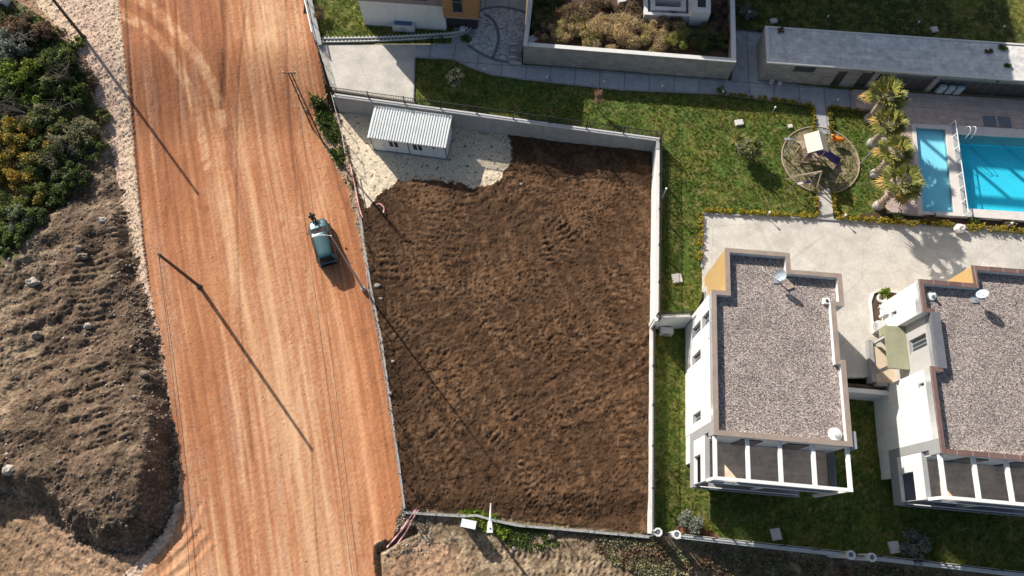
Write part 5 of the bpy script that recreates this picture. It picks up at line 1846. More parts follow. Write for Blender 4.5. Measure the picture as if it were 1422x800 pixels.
for z_ in (.5, .95):
    rl.beam(r0 + [0, 0, z_], r1 + [0, 0, z_], .04)
    rl.beam(r1 + [0, 0, z_], r2_ + [0, 0, z_], .04)
rl.build('hand_rail', 'greymetal', t_)
q = P(721.5, 79, ZN)
tag(MB().box(q + [0, 0, .7], (.4, 1.2, 1.4), ROT).box(q + [0, 0, 1.42], (.45, 1.25, .05), ROT).build('steel_cabinet', 'bluegrey', loc=q), 'dark blue cabinet against the end of the raised bed wall', 'cabinet')
railing('iron_railing', P(733, 66, ZP), P(737, -40, ZP), ZP, .9, 'pale railing along the left wall of the raised bed', 2.5, .14, 'greymetal', .05, .018)

# ------------------------------------------------------------------ white house with timber wing at the top
FH = Frame(P(507, 35.5, ZN))
wW = float(np.dot(P(620.5, 42, ZN)[:2] - FH.o, EX))
t_ = empty('white_house', FH.p(4, 4, ZN), 'white house with taupe upper storey and timber clad wing at the top of the garden', 'house')
mb = MB()
FH.box(mb, 0, wW, .0, 12, ZN - .4, 4.75)
mb.build('wall', 'whitewall', t_)
mb = MB()
FH.box(mb, -.3, wW + .02, -.06, 12.0, 4.75, 7.9)
mb.build('upper_storey', 'taupe', t_)
for k, (a, b) in enumerate([(.9, 2.2), (5.0, 6.2)]):
    mb = MB()
    FH.box(mb, a, b, -.09, -.05, 5.3, 6.9)
    mb.build('window', 'pane', t_)
a_ = P(620, 23, 4.2)
b_ = P(664, 27, 4.2)
la, lb = [(float(np.dot(q[:2] - FH.o, EX)), float(np.dot(q[:2] - FH.o, EY))) for q in (a_, b_)]
y_ = (la[1] + lb[1]) / 2
mb = MB()
FH.box(mb, wW + .03, lb[0], y_, 12, 4.2, 9.6)
mb.build('timber_wing', 'cladding', t_)
mb = MB()
FH.box(mb, wW + .05, lb[0] - .3, y_ + 1.1, 12, ZN - .3, 4.2)
mb.build('porch_wall', 'dark', t_)
w_ = MB()
xm = wW + (lb[0] - wW) * .31
FH.box(w_, xm, xm + .8, y_ - .03, y_ + .01, 4.9, 8.6)
o = w_.build('window', 'pane', t_)
m2 = MB()
for z_ in (4.9, 6.1, 8.6):
    FH.box(m2, xm - .02, xm + .82, y_ - .06, y_ - .031, z_ - .04, z_ + .04)
m2.build('frame', 'bluegrey', o)
mb = MB()
FH.box(mb, wW + .03, lb[0] + .04, y_ - .02, y_ + .18, 4.1, 4.22)
mb.build('wing_edge', 'taupe', t_)
porch = [FH.p(wW + .6, y_ - .8), FH.p(wW + 2.2, y_ - .8), FH.p(wW + 2.2, y_ + 1.1), FH.p(wW + .6, y_ + 1.1)]
tag(MB().prism(porch, ZN, ZN + .14).build('porch_paving', 'concrete'), kind='structure')
# perforated block edging along the grass
t_ = empty('block_edging', P(448, 59, ZN), 'two rows of pale hollow blocks edging the upper grass above the driveway', 'edging')
e0, e1 = P(448, 58.5, ZN), P(640, 51, ZN)
ep = [P(a, b, ZN) for a, b in smoothpts([(448, 58.5), (520, 57), (580, 54), (625, 51), (645, 46), (655, 36), (660, 28)], 12)]
seg = [0]
for i in range(len(ep) - 1):
    seg.append(seg[-1] + np.linalg.norm(ep[i + 1] - ep[i]))
rows = [MB(), MB()]
s_ = 0
k = 0
while s_ < seg[-1]:
    q = np.array([np.interp(s_, seg, [e[j] for e in ep]) for j in range(3)])
    q2 = np.array([np.interp(s_ + .1, seg, [e[j] for e in ep]) for j in range(3)])
    dd = q2 - q
    an = math.atan2(dd[1], dd[0])
    nn = np.array([-math.sin(an), math.cos(an), 0])
    for r_ in (0, 1):
        c0 = q + nn * (r_ * .30 - .15) + np.array([math.cos(an), math.sin(an), 0]) * (.17 * r_)
        mb = rows[r_]
        mb.box(c0 + [0, 0, .12 + .1 * r_], (.34, .06, .24), an)
        mb.box(c0 + nn * .10 + np.array([math.cos(an), math.sin(an), 0]) * .11 + [0, 0, .12 + .1 * r_], (.08, .14, .24), an)
    s_ += .34
    k += 1
rows[0].build('block_row', 'cap', t_)
rows[1].build('block_row', 'cap', t_)
q = P(643, 43, ZN + .1)
tag(MB().box(q + [0, 0, .2], (.42, .3, .4), ROT).box(q + [0, 0, .42], (.46, .34, .04), ROT).build('meter_box', 'whiteframe', loc=q), 'small white box on the ground before the timber wing porch', 'box')

# ------------------------------------------------------------------ tall buildings north of the gardens (they shade the pool side)
def block(name, x0, x1, y0, y1, z1, label, pergola=False):
    fr = Frame((0, 0))
    t = empty(name, fr.p((x0 + x1) / 2, (y0 + y1) / 2, ZN), label, 'building')
    mb = MB()
    fr.box(mb, x0, x1, y0, y1, ZN - .5, z1 - 1.2)
    mb.build('wall', 'white', t)
    po = [(x0, y0), (x1, y0), (x1, y1), (x0, y1)]
    MB().ring(fr.poly(po), fr.poly(inset(po, .35)), z1 - 1.2, z1).build('parapet', 'white', t)
    for fl in range(3):
        for k in range(3):
            m2 = MB()
            c = x0 + (x1 - x0) * (k + .5) / 3
            fr.box(m2, c - .8, c + .8, y0 - .03, y0 + .01, ZN + 1 + 3.1 * fl, ZN + 2.5 + 3.1 * fl)
            m2.build('window', 'pane', t)
    if pergola:
        mb = MB()
        n = 4
        for k in range(n + 1):
            c = x0 + .2 + (x1 - x0 - .4) * k / n
            fr.box(mb, c - .12, c + .12, y0 + .02, y0 + .26, z1, z1 + 2.3)
        fr.box(mb, x0, x1, y0 - .05, y0 + .3, z1 + 2.3, z1 + 2.75)
        mb.build('roof_pergola', 'pergola', t)
    return t


cot = 1 / math.tan(math.radians(29))
sd = np.array([math.cos(math.radians(-52)), math.sin(math.radians(-52))])


def back(px, py, z, ztop):
    q = P(px, py, z)[:2] - sd * cot * (ztop - z)
    return float(np.dot(q, EX)), float(np.dot(q, EY))


ZB1, ZB2 = 14.8, 14.8
w1 = back(978, 60, 4.0, ZB1)
e1_ = back(1180, 94, 4.1, ZB1)
block('apartment_block', w1[0], e1_[0], e1_[1], e1_[1] + 10, ZB1, 'white block behind the raised bed, out past the dark upper lawn')
w2 = back(1185, 84, 4.1, ZB2)
e2 = back(1407, 108, 4.1, ZB2)
sy = back(1320, 190, 1.9, ZB2)
block('apartment_block', w2[0], e2[0], min(w2[1], sy[1]), w2[1] + 28, ZB2, 'white block with a roof pergola behind the pool building', True)

for i, (a_, b_, r_, txt) in enumerate([(1394, 68, .45, 'dark dry weed clump on the right end of the paved roof, upper one'), (1399, 90, .4, 'dark dry weed clump on the right end of the paved roof, lower one'), (1371, 73, .4, 'brown weed smear on the paved roof left of the two clumps'), (1083, 43, .4, 'brown weeds at the far left edge of the paved roof')]):
    q = P(a_, b_, ZL - .05)
    bush('roof_weeds', q[0], q[1], q[2], r_, .22, 'leafbrown' if i > 1 else 'leafdark', txt, 'weeds', n=170, size=.09, seed=400 + i, nclump=5)

# ------------------------------------------------------------------ site cabin
c0, c1 = P(519, 208, 0.05), P(621, 222, 0.05)
e1 = (c1 - c0)[:2]
CL = float(np.linalg.norm(e1))
e1 = e1 / CL
e2_ = np.array([-e1[1], e1[0]])
rt, rb_ = P(520, 148.5, 2.45), P(511, 189.5, 2.3)
CD = float(np.dot((rt - rb_)[:2], e2_)) - .12


class F2(Frame):
    def p(s, x, y, z=None):
        q = s.o + s.a * x + s.b * y
        return (q[0], q[1]) if z is None else (q[0], q[1], z)


FC = F2(c0)
FC.a, FC.b = e1, e2_
zc = 0.04
t_ = empty('site_cabin', FC.p(CL / 2, CD / 2, zc), 'white prefabricated site cabin with a corrugated roof on the pale gravel pad', 'cabin')
mb = MB()
FC.box(mb, .02, CL - .02, .03, CD - .02, zc + .1, 2.26)
wins = [(1.55, 2.5), (3.65, 4.6)]
o = mb.build('wall', 'panelwall', t_)
seams = MB()
for k in range(1, 6):
    x_ = CL * k / 6
    if abs(x_ - CL / 2) > .2:
        FC.box(seams, x_ - .008, x_ + .008, .024, .035, zc + .2, 2.2)
seams.build('panel_joint', 'bluegrey', t_)
fr_ = MB()
for x_ in (0, CL / 2 - .04, CL - .07):
    m2 = MB()
    FC.box(m2, x_, x_ + .08, 0.0, .08, zc + .1, 2.25)
    m2.build('corner_post', 'bluegrey', t_)
m2 = MB()
FC.box(m2, CL - .06, CL + .004, CD - .08, CD, zc + .1, 2.25)
m2.build('corner_post', 'bluegrey', t_)
m2 = MB()
FC.box(m2, 0, CL, -.01, .1, zc - .02, zc + .12)
FC.box(m2, CL - .1, CL + .01, .1, CD, zc - .02, zc + .12)
FC.box(m2, 0, .1, .1, CD, zc - .02, zc + .12)
m2.build('base_frame', 'bluegrey', t_)
for a, b in wins:
    m2 = MB()
    FC.box(m2, a, b, -.03, .03, .95, 1.95)
    w_ = m2.build('window', 'whiteframe', t_)
    for q0, q1 in ((a + .08, (a + b) / 2 - .05), ((a + b) / 2 + .05, b - .08)):
        m3 = MB()
        FC.box(m3, q0, q1, -.036, -.029, 1.04, 1.86)
        m3.build('pane', 'pane', w_)
m2 = MB()
FC.box(m2, .25, 1.15, -.012, .03, zc + .12, 2.1)
d_ = m2.build('door', 'sheet', t_)
m3 = MB()
FC.box(m3, 1.02, 1.08, -.05, -.012, 1.0, 1.12)
m3.build('handle', 'iron', d_)
m2 = MB()
FC.box(m2, 5.45, 5.6, -.03, .03, 1.6, 1.7)
m2.build('vent', 'iron', t_)
# corrugated mono-pitch roof
V, Fq = [], []
nr = 29
xs_ = []
for k in range(nr):
    x0_ = -.12 + (CL + .24) * k / nr
    st = (CL + .24) / nr
    xs_ += [(x0_, 0), (x0_ + st * .42, 0), (x0_ + st * .52, .055), (x0_ + st * .90, .055)]
xs_.append((CL + .12, 0))
for (x_, dz) in xs_:
    for (y_, z_) in ((-.18, 2.24), (CD * .5, 2.38), (CD + .15, 2.46)):
        V.append(FC.p(x_, y_, z_ + dz))
for i in range(len(xs_) - 1):
    for j in range(2):
        a = i * 3 + j
        Fq.append((a, a + 3, a + 4, a + 1))
r_ = MB().add(V, Fq).build('roof', 'sheet', t_)
sm_ = r_.modifiers.new('thickness', 'SOLIDIFY')
sm_.thickness = 0.02

# ------------------------------------------------------------------ car
def build_car(center, heading):
    t = empty('parked_car', center, 'teal estate car parked on the red road beside the wire fence', 'car')
    t.rotation_euler = (0, 0, heading)
    L, Wd = 4.3, 1.74

    class CB(MB):
        def build(s, name, m, parent, smooth=True):
            s.v = [(x + wl(parent).x, y + wl(parent).y, z + wl(parent).z) for x, y, z in s.v]
            return MB.build(s, name, m, parent, smooth=smooth)
    # lower body: loft along y (front at +y)
    st = [(-2.13, .62, .40, .80), (-2.08, .76, .32, .93), (-1.9, .83, .26, .99), (-1.3, .87, .22, 1.01), (-.3, .87, .22, .99), (.7, .87, .22, .98), (1.05, .86, .23, .97), (1.5, .83, .25, .92), (1.85, .76, .28, .84), (2.05, .62, .34, .73), (2.14, .42, .42, .62)]
    V, Fq = [], []
    n = 14
    for y, hw, zb, zt in st:
        prof = [(-1, 0), (-1, .35), (-.985, .6), (-.95, .82), (-.88, .95), (-.7, 1.0), (-.3, 1.035), (.3, 1.035), (.7, 1.0), (.88, .95), (.95, .82), (.985, .6), (1, .35), (1, 0)]
        for a, b in prof:
            V.append((a * hw, y, zb + (zt - zb) * b))
    for i in range(len(st) - 1):
        for k in range(n - 1):
            Fq.append((i * n + k, i * n + k + 1, (i + 1) * n + k + 1, (i + 1) * n + k))
        Fq.append((i * n + n - 1, i * n, (i + 1) * n, (i + 1) * n + n - 1))
    Fq.append(tuple(range(n)))
    Fq.append(tuple(range(len(st) * n - 1, (len(st) - 1) * n - 1, -1)))
    CB().add(V, Fq).build('body', 'carpaint', t)
    # greenhouse: belt ring up to a rounded roof
    belt = [(-2.0, .66), (-1.7, .78), (-.6, .80), (.5, .79), (1.05, .74), (1.2, .62)]
    mid = [(-1.93, .62), (-1.62, .70), (-.6, .73), (.35, .71), (.62, .66), (.72, .55)]
    top = [(-1.80, .53), (-1.5, .60), (-.6, .64), (.15, .62), (.36, .57), (.45, .47)]
    V, Fq = [], []
    for lay, z in ((belt, .96), (mid, 1.33), (top, 1.53)):
        for y, hw in lay:
            V.append((-hw, y, z))
        for y, hw in reversed(lay):
            V.append((hw, y, z))
    for y, hw in top:
        V.append((-hw * .62, y * .88 - .07, 1.60))
    for y, hw in reversed(top):
        V.append((hw * .62, y * .88 - .07, 1.60))
    m = 12
    for lay in range(3):
        for k in range(m):
            Fq.append((lay * m + k, lay * m + (k + 1) % m, (lay + 1) * m + (k + 1) % m, (lay + 1) * m + k))
    for k in range(5):
        a = 3 * m
        Fq.append((a + k, a + k + 1, a + 10 - k, a + 11 - k))
    CB().add(V, Fq).build('roof_shell', 'carpaint', t)
    e = .03
    # glass set just proud of the shell
    CB().add([(-.64, 1.20, 1.02), (.64, 1.20, 1.02), (.62, .76 + e, 1.365), (.53, .44, 1.56), (-.53, .44, 1.56), (-.62, .76 + e, 1.365)], [(0, 1, 2, 5), (5, 2, 3, 4)]).build('windscreen', 'carglass', t, False)
    CB().add([(-.60, -2.01 - e, 1.03), (.60, -2.01 - e, 1.03), (.58, -1.95 - e, 1.33), (.48, -1.82 - e, 1.52), (-.48, -1.82 - e, 1.52), (-.58, -1.95 - e, 1.33)], [(1, 0, 5, 2), (2, 5, 4, 3)]).build('rear_window', 'carglass', t, False)
    for s in (-1, 1):
        for ya, yb in ((-1.62, -.72), (-.62, .30)):
            CB().add([(s * .815, ya, 1.03), (s * .815, yb + (.35 if yb > 0 else 0), 1.03), (s * .735, yb, 1.34), (s * .725, ya, 1.34), (s * .66, yb - .1, 1.50), (s * .645, ya + .1, 1.50)], [(0, 1, 2, 3), (3, 2, 4, 5)]).build('side_window', 'carglass', t, False)
        CB().tube([(s * .58, -1.62, 1.55), (s * .60, -1.5, 1.615), (s * .60, .05, 1.615), (s * .58, .2, 1.55)], .022, 6).build('roof_rail', 'blackplastic', t)
        mr = CB().ball((s * .98, .92, 1.04), .11, 8, 6, (1.0, .55, .75)).build('door_mirror', 'carpaint', t)
        CB().add([(s * .70, 2.05, .62), (s * .48, 2.135, .60), (s * .48, 2.09, .74), (s * .70, 1.96, .78), (s * .78, 1.84, .74)], [(0, 1, 2, 3), (0, 3, 4)]).build('headlight', 'lamplens', t, False)
        CB().box((s * .72, -2.09, .85), (.14, .08, .28)).build('tail_light', 'redlens', t, False)
        for y in (-1.30, 1.33):
            w = CB()
            rg_ = []
            for k in range(20):
                a = 2 * math.pi * k / 20
                for (r, xx) in ((.22, .90), (.30, .905), (.315, .86), (.315, .72), (.22, .72)):
                    rg_.append((s * xx, y + r * math.cos(a), .315 + r * math.sin(a)))
            for k in range(20):
                for j in range(4):
                    a, b = k * 5 + j, ((k + 1) % 20) * 5 + j
                    w.f.append((a, b, b + 1, a + 1))
            w.v = rg_
            ty = w.build('wheel', 'rubber', t)
            d = CB()
            d.v = [(s * .89, y, .315)] + [(s * .885, y + .22 * math.cos(2 * math.pi * k / 20), .315 + .22 * math.sin(2 * math.pi * k / 20)) for k in range(20)]
            d.f = [(0, 1 + k, 1 + (k + 1) % 20) for k in range(20)]
            d.build('rim', 'alloy', ty, False)
    CB().box((0, 2.10, .46), (1.1, .10, .16)).build('front_grille', 'blackplastic', t, False)
    CB().box((0, -2.12, .52), (1.35, .10, .20)).build('rear_bumper', 'blackplastic', t, False)
    CB().beam((-.5, 1.24, 1.035), (.1, 1.02, 1.165), .02).build('wiper', 'blackplastic', t, False)
    CB().tube([(.0, -1.55, 1.59), (.02, -1.75, 1.80)], .008, 5).build('aerial', 'blackplastic', t)
    return t


cf, cr_ = P(440, 306.5, .7), P(456.5, 366, .7)
cc_ = (cf + cr_) / 2
hd = math.atan2((cf - cr_)[1], (cf - cr_)[0]) - math.pi / 2
build_car((cc_[0], cc_[1], zat(cc_[0], cc_[1]) + .02), hd)


# ------------------------------------------------------------------ person
def skinned(name, pts, edges, radii, m, parent, root=0):
    me = bpy.data.meshes.new(name)
    me.from_pydata([tuple(p) for p in pts], edges, [])
    o = bpy.data.objects.new(name, me)
    COL.objects.link(o)
    o.parent = parent
    sk = o.modifiers.new('skin', 'SKIN')
    sk.use_smooth_shade = True
    sv = me.skin_vertices[0].data
    for i, r in enumerate(radii):
        sv[i].radius = (r, r) if not hasattr(r, '__len__') else r
        sv[i].use_root = (i == root)
    ss = o.modifiers.new('smooth', 'SUBSURF')
    ss.levels = 1
    ss.render_levels = 2
    me.materials.append(M[m])
    return o


pq = P(438.5, 309, 0)
per = empty('person', (pq[0], pq[1], zat(pq[0], pq[1])), 'person in dark clothes standing at the front corner of the teal car', 'person')
per.rotation_euler = (0, 0, math.radians(-150))
# facing -y locally
bp = [(0, 0, .95), (0, 0, 1.12), (0, .01, 1.35), (0, 0, 1.48), (0, -.02, 1.58), (0, -.03, 1.66), (0, -.02, 1.74),
      (.10, 0, .92), (.11, -.02, .50), (.11, .02, .09), (.115, -.14, .04),
      (-.10, 0, .92), (-.12, .03, .50), (-.12, .05, .09), (-.125, -.11, .04),
      (.19, 0, 1.42), (.25, .03, 1.15), (.19, -.20, 1.08), (.13, -.30, 1.14),
      (-.19, 0, 1.42), (-.25, .03, 1.15), (-.20, -.16, 1.04), (-.14, -.28, 1.10)]
be = [(0, 1), (1, 2), (2, 3), (3, 4), (4, 5), (5, 6), (0, 7), (7, 8), (8, 9), (9, 10), (0, 11), (11, 12), (12, 13), (13, 14), (2, 15), (15, 16), (16, 17), (17, 18), (2, 19), (19, 20), (20, 21), (21, 22)]
br = [.12, .13, .14, .06, .055, .085, .06, .085, .06, .042, .035, .085, .06, .042, .035, .055, .045, .035, .035, .055, .045, .035, .035]
skinned('body', bp, be, br, 'skin', per)
skinned('jacket', [(0, 0, .90), (0, 0, 1.12), (0, .01, 1.36), (0, 0, 1.47), (.20, 0, 1.42), (.26, .03, 1.15), (.20, -.18, 1.08), (-.20, 0, 1.42), (-.26, .03, 1.15), (-.21, -.14, 1.05)],
        [(0, 1), (1, 2), (2, 3), (2, 4), (4, 5), (5, 6), (2, 7), (7, 8), (8, 9)], [(.185, .14), (.185, .145), (.20, .16), .085, .082, .068, .052, .082, .068, .052], 'jacket', per)
skinned('trousers', [(0, 0, .94), (.10, 0, .88), (.11, -.02, .50), (.11, .02, .12), (-.10, 0, .88), (-.12, .03, .50), (-.12, .05, .12)], [(0, 1), (1, 2), (2, 3), (0, 4), (4, 5), (5, 6)], [(.17, .13), .105, .08, .062, .105, .08, .062], 'trousers', per)
off = wl(per)
MB().ball((off.x, off.y + .01, off.z + 1.70), .108, 12, 8, (.9, 1.05, .95)).build('hair', 'hair', per, smooth=True)
fc_ = MB()
fc_.ball((off.x + .033, off.y - .105, off.z + 1.665), .013, 6, 4)
fc_.ball((off.x - .033, off.y - .105, off.z + 1.665), .013, 6, 4)
fc_.build('eye', 'hair', per)
MB().ball((off.x, off.y - .118, off.z + 1.635), .02, 6, 4, (.7, 1, 1.3)).build('nose', 'skin', per)
for s_ in (1, -1):
    hb = Vector((off.x + s_ * .135, off.y - .295, off.z + 1.12))
    h_ = MB()
    h_.ball(hb, .04, 8, 5, (.8, 1.2, .5))
    for k in range(4):
        d = Vector((s_ * (.024 - .016 * k), -.045, 0))
        h_.tube([hb + d, hb + d + Vector((0, -.04, .012)), hb + d + Vector((0, -.062 + .006 * abs(k - 1), -.012))], [.0095, .009, .007], 5)
    h_.tube([hb + Vector((-s_ * .03, -.01, .01)), hb + Vector((-s_ * .055, -.045, .02))], [.011, .008], 5)
    h_.build('hand', 'skin', per)


# ------------------------------------------------------------------ street lamps, poles and wires
def street_lamp(base, top, arm, label, name='street_lamp', rubble=True):
    t = empty(name, base, label, 'street lamp')
    b, tp = np.array(base, float), np.array(top, float)
    MB().tube([b, b + (tp - b) * .5, tp], [.10, .065, .042], 10).build('pole', 'greymetal', t)
    MB().tube([b - [0, 0, .1], b + [0, 0, .35]], .2, 10).build('pole_foot', 'concrete', t)
    a = np.array(arm, float)
    e = tp + a
    MB().tube([tp - [0, 0, .1], tp + a * .3 + [0, 0, .12], tp + a * .75 + [0, 0, .12]], .035, 8).build('arm', 'whitemetal', t)
    d = Vector(a).normalized()
    s = Vector((-d.y, d.x, 0))
    h = MB()
    c0_, c1_ = Vector(tp + a * .7), Vector(e)
    h.hexa([c0_ - s * .06 + Vector((0, 0, .06)), c1_ - s * .17 + Vector((0, 0, .06)), c1_ + s * .17 + Vector((0, 0, .06)), c0_ + s * .06 + Vector((0, 0, .06))],
           [c0_ - s * .05 + Vector((0, 0, .16)), c1_ - s * .13 + Vector((0, 0, .17)), c1_ + s * .13 + Vector((0, 0, .17)), c0_ + s * .05 + Vector((0, 0, .16))])
    h.build('lamp_head', 'whitemetal', t)
    return t


b_ = P(505, 402, 0.1)
tp_ = P(459.5, 327, 10.3)
hd_ = P(434, 328.5, 10.3)
street_lamp(b_, tp_, hd_ - tp_, 'tall street lamp reaching over the teal car from the edge of the soil lot')
b_ = P(684, 736, -.3)
tp_ = P(680.5, 731, 8.2)
b2_ = P(680, 741, 8.2)
lamp2 = empty('street_lamp', b_, 'street lamp among weeds by the bottom fence, seen almost from straight above', 'street lamp')
MB().tube([b_, (b_ + tp_) / 2, tp_], [.11, .085, .06], 10).build('pole', 'greymetal', lamp2)
h = MB()
x_, y_, z_ = tp_
h.hexa([(x_ - .2, y_ - .38, z_), (x_ + .2, y_ - .38, z_), (x_ + .13, y_ + .30, z_), (x_ - .13, y_ + .30, z_)], [(x_ - .17, y_ - .36, z_ + .16), (x_ + .17, y_ - .36, z_ + .16), (x_ + .09, y_ + .28, z_ + .12), (x_ - .09, y_ + .28, z_ + .12)])
h.build('lamp_head', 'whitemetal', lamp2)
MB().tube([(x_, y_ + .25, z_ + .06), (x_ + .03, y_ + 1.35, z_ + .05)], [.075, .03], 8).build('arm', 'whitemetal', lamp2)
h = MB().box((x_, y_ - .1, z_ + .17), (.1, .06, .06))
h.build('photocell', 'bluegrey', lamp2)

b_ = P(277, 398, 0)
b_ = np.array([b_[0], b_[1], zat(b_[0], b_[1])])
tp1 = P(220, 353, 8.6)
t_ = empty('utility_pole', b_, 'dark leaning utility pole standing in the middle of the red road', 'pole')
MB().tube([b_ - [0, 0, .3], tp1], [.15, .10], 10).build('pole', 'pole', t_)
MB().lathe([(.27, -.1), (.24, .08), (.15, .12)], b_, 10).build('pole_foot', 'pole', t_)
MB().tube([tp1 - [0, .1, .25], tp1 + [.03, -.25, -.2]], .03, 6).build('wire_bracket', 'iron', t_)

b_ = P(116, 52, ZN)
tp2 = b_ + (tp1 - P(277, 398, 0))
b_[2] = zat(b_[0], b_[1])
t_ = empty('utility_pole', b_, 'dark leaning utility pole on the pale gravel at the top left', 'pole')
MB().tube([b_ - [0, 0, .3], tp2], [.15, .10], 10).build('pole', 'pole', t_)
MB().lathe([(.27, -.1), (.24, .08), (.15, .12)], b_, 10).build('pole_foot', 'pole', t_)

# A-frame pole
A1b, A2b = P(433, 177, .3), P(449, 199, .3)
At = P(400.5, 102, 7.8)
At2 = P(404.5, 102, 7.8)
t_ = empty('lattice_pole', A1b, 'rusty two legged lattice pole on the right edge of the road above the weeds', 'pole')
MB().tube([A1b - [0, 0, .3], At], [.07, .055], 6).build('leg', 'rust', t_)
MB().tube([A2b - [0, 0, .3], At2], [.07, .055], 6).build('leg', 'rust', t_)
mb = MB()
for k in range(1, 9):
    s_ = k / 9
    mb.beam(A1b + (At - A1b) * s_, A2b + (At2 - A2b) * s_, .035)
mb.build('rungs', 'rust', t_)
MB().beam(At + [-.35, 0, .05], At2 + [.35, 0, .05], .09).build('crossarm', 'rust', t_)
for s_ in (-.3, .3):
    MB().lathe([(.05, 0), (.07, .06), (.04, .14)], ((At[0] + At2[0]) / 2 + s_ * 1.6, At[1], At[2] + .1), 8).build('insulator', 'ceramic', t_)


def wire(a, b, label, sag=.5, r=.016):
    a, b = np.array(a, float), np.array(b, float)
    pts = [a + (b - a) * k / 14 - np.array([0, 0, sag * math.sin(math.pi * k / 14)]) for k in range(15)]
    o = MB().tube(pts, r, 5).build('overhead_wire', 'pole', loc=a)
    return tag(o, label, 'wire')


wire(At + [-.3, 0, .2], P(493, 830, 7.0), 'overhead wire from the lattice pole along the road, the one passing nearer the car', .4)
wire(At2 + [.3, 0, .2], P(501, 830, 7.0), 'overhead wire from the lattice pole along the road, the one nearer the fence', .5)
wire(tp1, P(266, 830, 7.4), 'overhead wire running down the left of the road from the leaning pole, left one', .4)
wire(tp1 + [.05, -.2, -.1], P(275, 830, 7.3), 'overhead wire running down the left of the road from the leaning pole, right one', .5)

# white electrical cabinet below the lot
q = P(652.5, 728.5, -.35)
q[2] = -.4
t_ = empty('electrical_cabinet', q, 'white electrical cabinet standing in weeds below the bottom fence', 'cabinet')
MB().box(q + [0, 0, .85], (.95, .45, 1.5), ROT - .1).build('casing', 'whitemetal', t_)
MB().box(q + [0, 0, 1.63], (1.05, .55, .07), ROT - .1).build('roof_plate', 'whitemetal', t_)
MB().box(q + [0, 0, .05], (1.0, .5, .2), ROT - .1).build('plinth', 'concrete', t_)
MB().box(q + [.2, -.24, .9], (.04, .05, .18), ROT - .1).build('handle', 'iron', t_)

# red and white barrier tape
for pts, z_, label in [([(486, 228), (492, 255), (498, 285), (503, 302)], .7, 'red and white barrier tape hanging on the fence beside the gravel pad'), ([(522, 284), (528, 283), (533, 289), (532, 296)], .2, 'curl of red and white tape lying on the soil'),
                       ([(578, 707), (568, 720), (556, 738), (544, 752), (537, 760)], .5, 'upper strand of red tape stretched across the trench by the road'), ([(581, 708), (572, 722), (562, 741), (550, 756)], .35, 'lower strand of red tape stretched across the trench by the road')]:
    sp = smoothpts([P(a, b, z_) for a, b in pts], 6)
    mb = MB()
    for i in range(len(sp) - 1):
        d = sp[i + 1] - sp[i]
        nn = np.array([-d[1], d[0], 0]) / np.linalg.norm(d) * .045
        w_ = math.sin(i * .9) * .03
        mb.add([sp[i] - nn, sp[i + 1] - nn, sp[i + 1] + nn + [0, 0, w_], sp[i] + nn + [0, 0, w_]], [(0, 1, 2, 3)])
    tag(mb.build('barrier_tape', 'tape', loc=sp[0]), label, 'tape')
q = P(545, 519, .2)
for i, (a, b, s_, txt) in enumerate([(541.5, 547, .22, 'small white block by the left fence of the soil lot'), (546, 502, .16, 'white scrap lying on the soil just inside the left fence'), (524, 396, .3, 'pile of pale stone fragments at the foot of the tall street lamp'), (529, 415, .2, 'white lump on the soil beside the shadow of the tall street lamp'), (427, 157, .22, 'white scrap beside the rusty lattice pole'), (537, 769, .15, 'white pebble at the end of the red tape'), (724, 256, .16, 'white scrap on the tilled soil near the gravel pad'), (714, 762, .18, 'white stone on the track below the bottom fence')]):
    q = P(a, b, .1)
    q[2] = zat(q[0], q[1]) + s_ * .2
    tag(MB().ball(q, s_, 7, 5, (1, .7, .6), .25, random).build('white_stone', 'rock', loc=q), txt, 'stone')
q = P(8, 5, 1.9)
q[2] = zat(q[0], q[1])
tag(MB().box(q + [0, 0, .4], (1.7, .7, .8), -.5).box(q + [0, 0, .83], (1.8, .8, .06), -.5).build('white_container', 'panelwall', loc=q), 'pale container at the very top left corner above the shrubs', 'container')

# ------------------------------------------------------------------ garden lamps
def garden_lamp(px, py, h, label, z=ZN, arm=True, group='low garden lamps', aim=0.0):
    q = P(px, py, z)
    t = empty('garden_lamp', q, label, 'garden lamp', group)
    MB().tube([q, q + [0, 0, h]], .05 if h > 1.5 else .035, 8).build('post', 'greymetal', t)
    if arm:
        a = np.array([math.cos(aim), math.sin(aim), 0])
        MB().beam(q + [0, 0, h], q + a * .75 + [0, 0, h + .05], .06).build('arm', 'greymetal', t)
        MB().box(q + a * .62 + [0, 0, h + .03], (.42, .2, .08), aim).build('lamp_head', 'greymetal', t)
    else:
        MB().lathe([(.04, 0), (.085, .02), (.085, .12), (.05, .15)], q + [0, 0, h], 10).build('lamp_head', 'whitemetal', t)
    return t


garden_lamp(1087, 217, 2.6, 'tall garden lamp with a side arm on the left of the round playground', aim=math.pi)
garden_lamp(1193, 229, 2.6, 'tall garden lamp between the playground and the palms', aim=.3)
garden_lamp(918, 279, 2.0, 'slim white garden lamp beside the tall white wall', arm=False)
for a, b, txt in [(1064, 301, 'low garden lamp in the golden hedge above the nearer villa'), (1168, 305, 'low garden lamp in the golden hedge just right of the walk'), (1396, 316, 'low garden lamp in the golden hedge below the large pool'), (1072, 97 + 60, 'low garden lamp in the shaded lawn edge left of the walk')]:
    garden_lamp(a, b, .75, txt, arm=False)
for a, b, txt in [(838, 118, 'small path light beside the pink twigged young tree'), (918, 124, 'small path light on the kerb below the raised bed corner'), (759, 112, 'small path light by the path near the steps'), (1160, 143, 'small path light on the path by the top of the walk'), (1002, 132, 'small path light where the path meets the golden hedge'), (673, 101, 'small path light at the bend of the path')]:
    garden_lamp(a, b, .45, txt, arm=False)
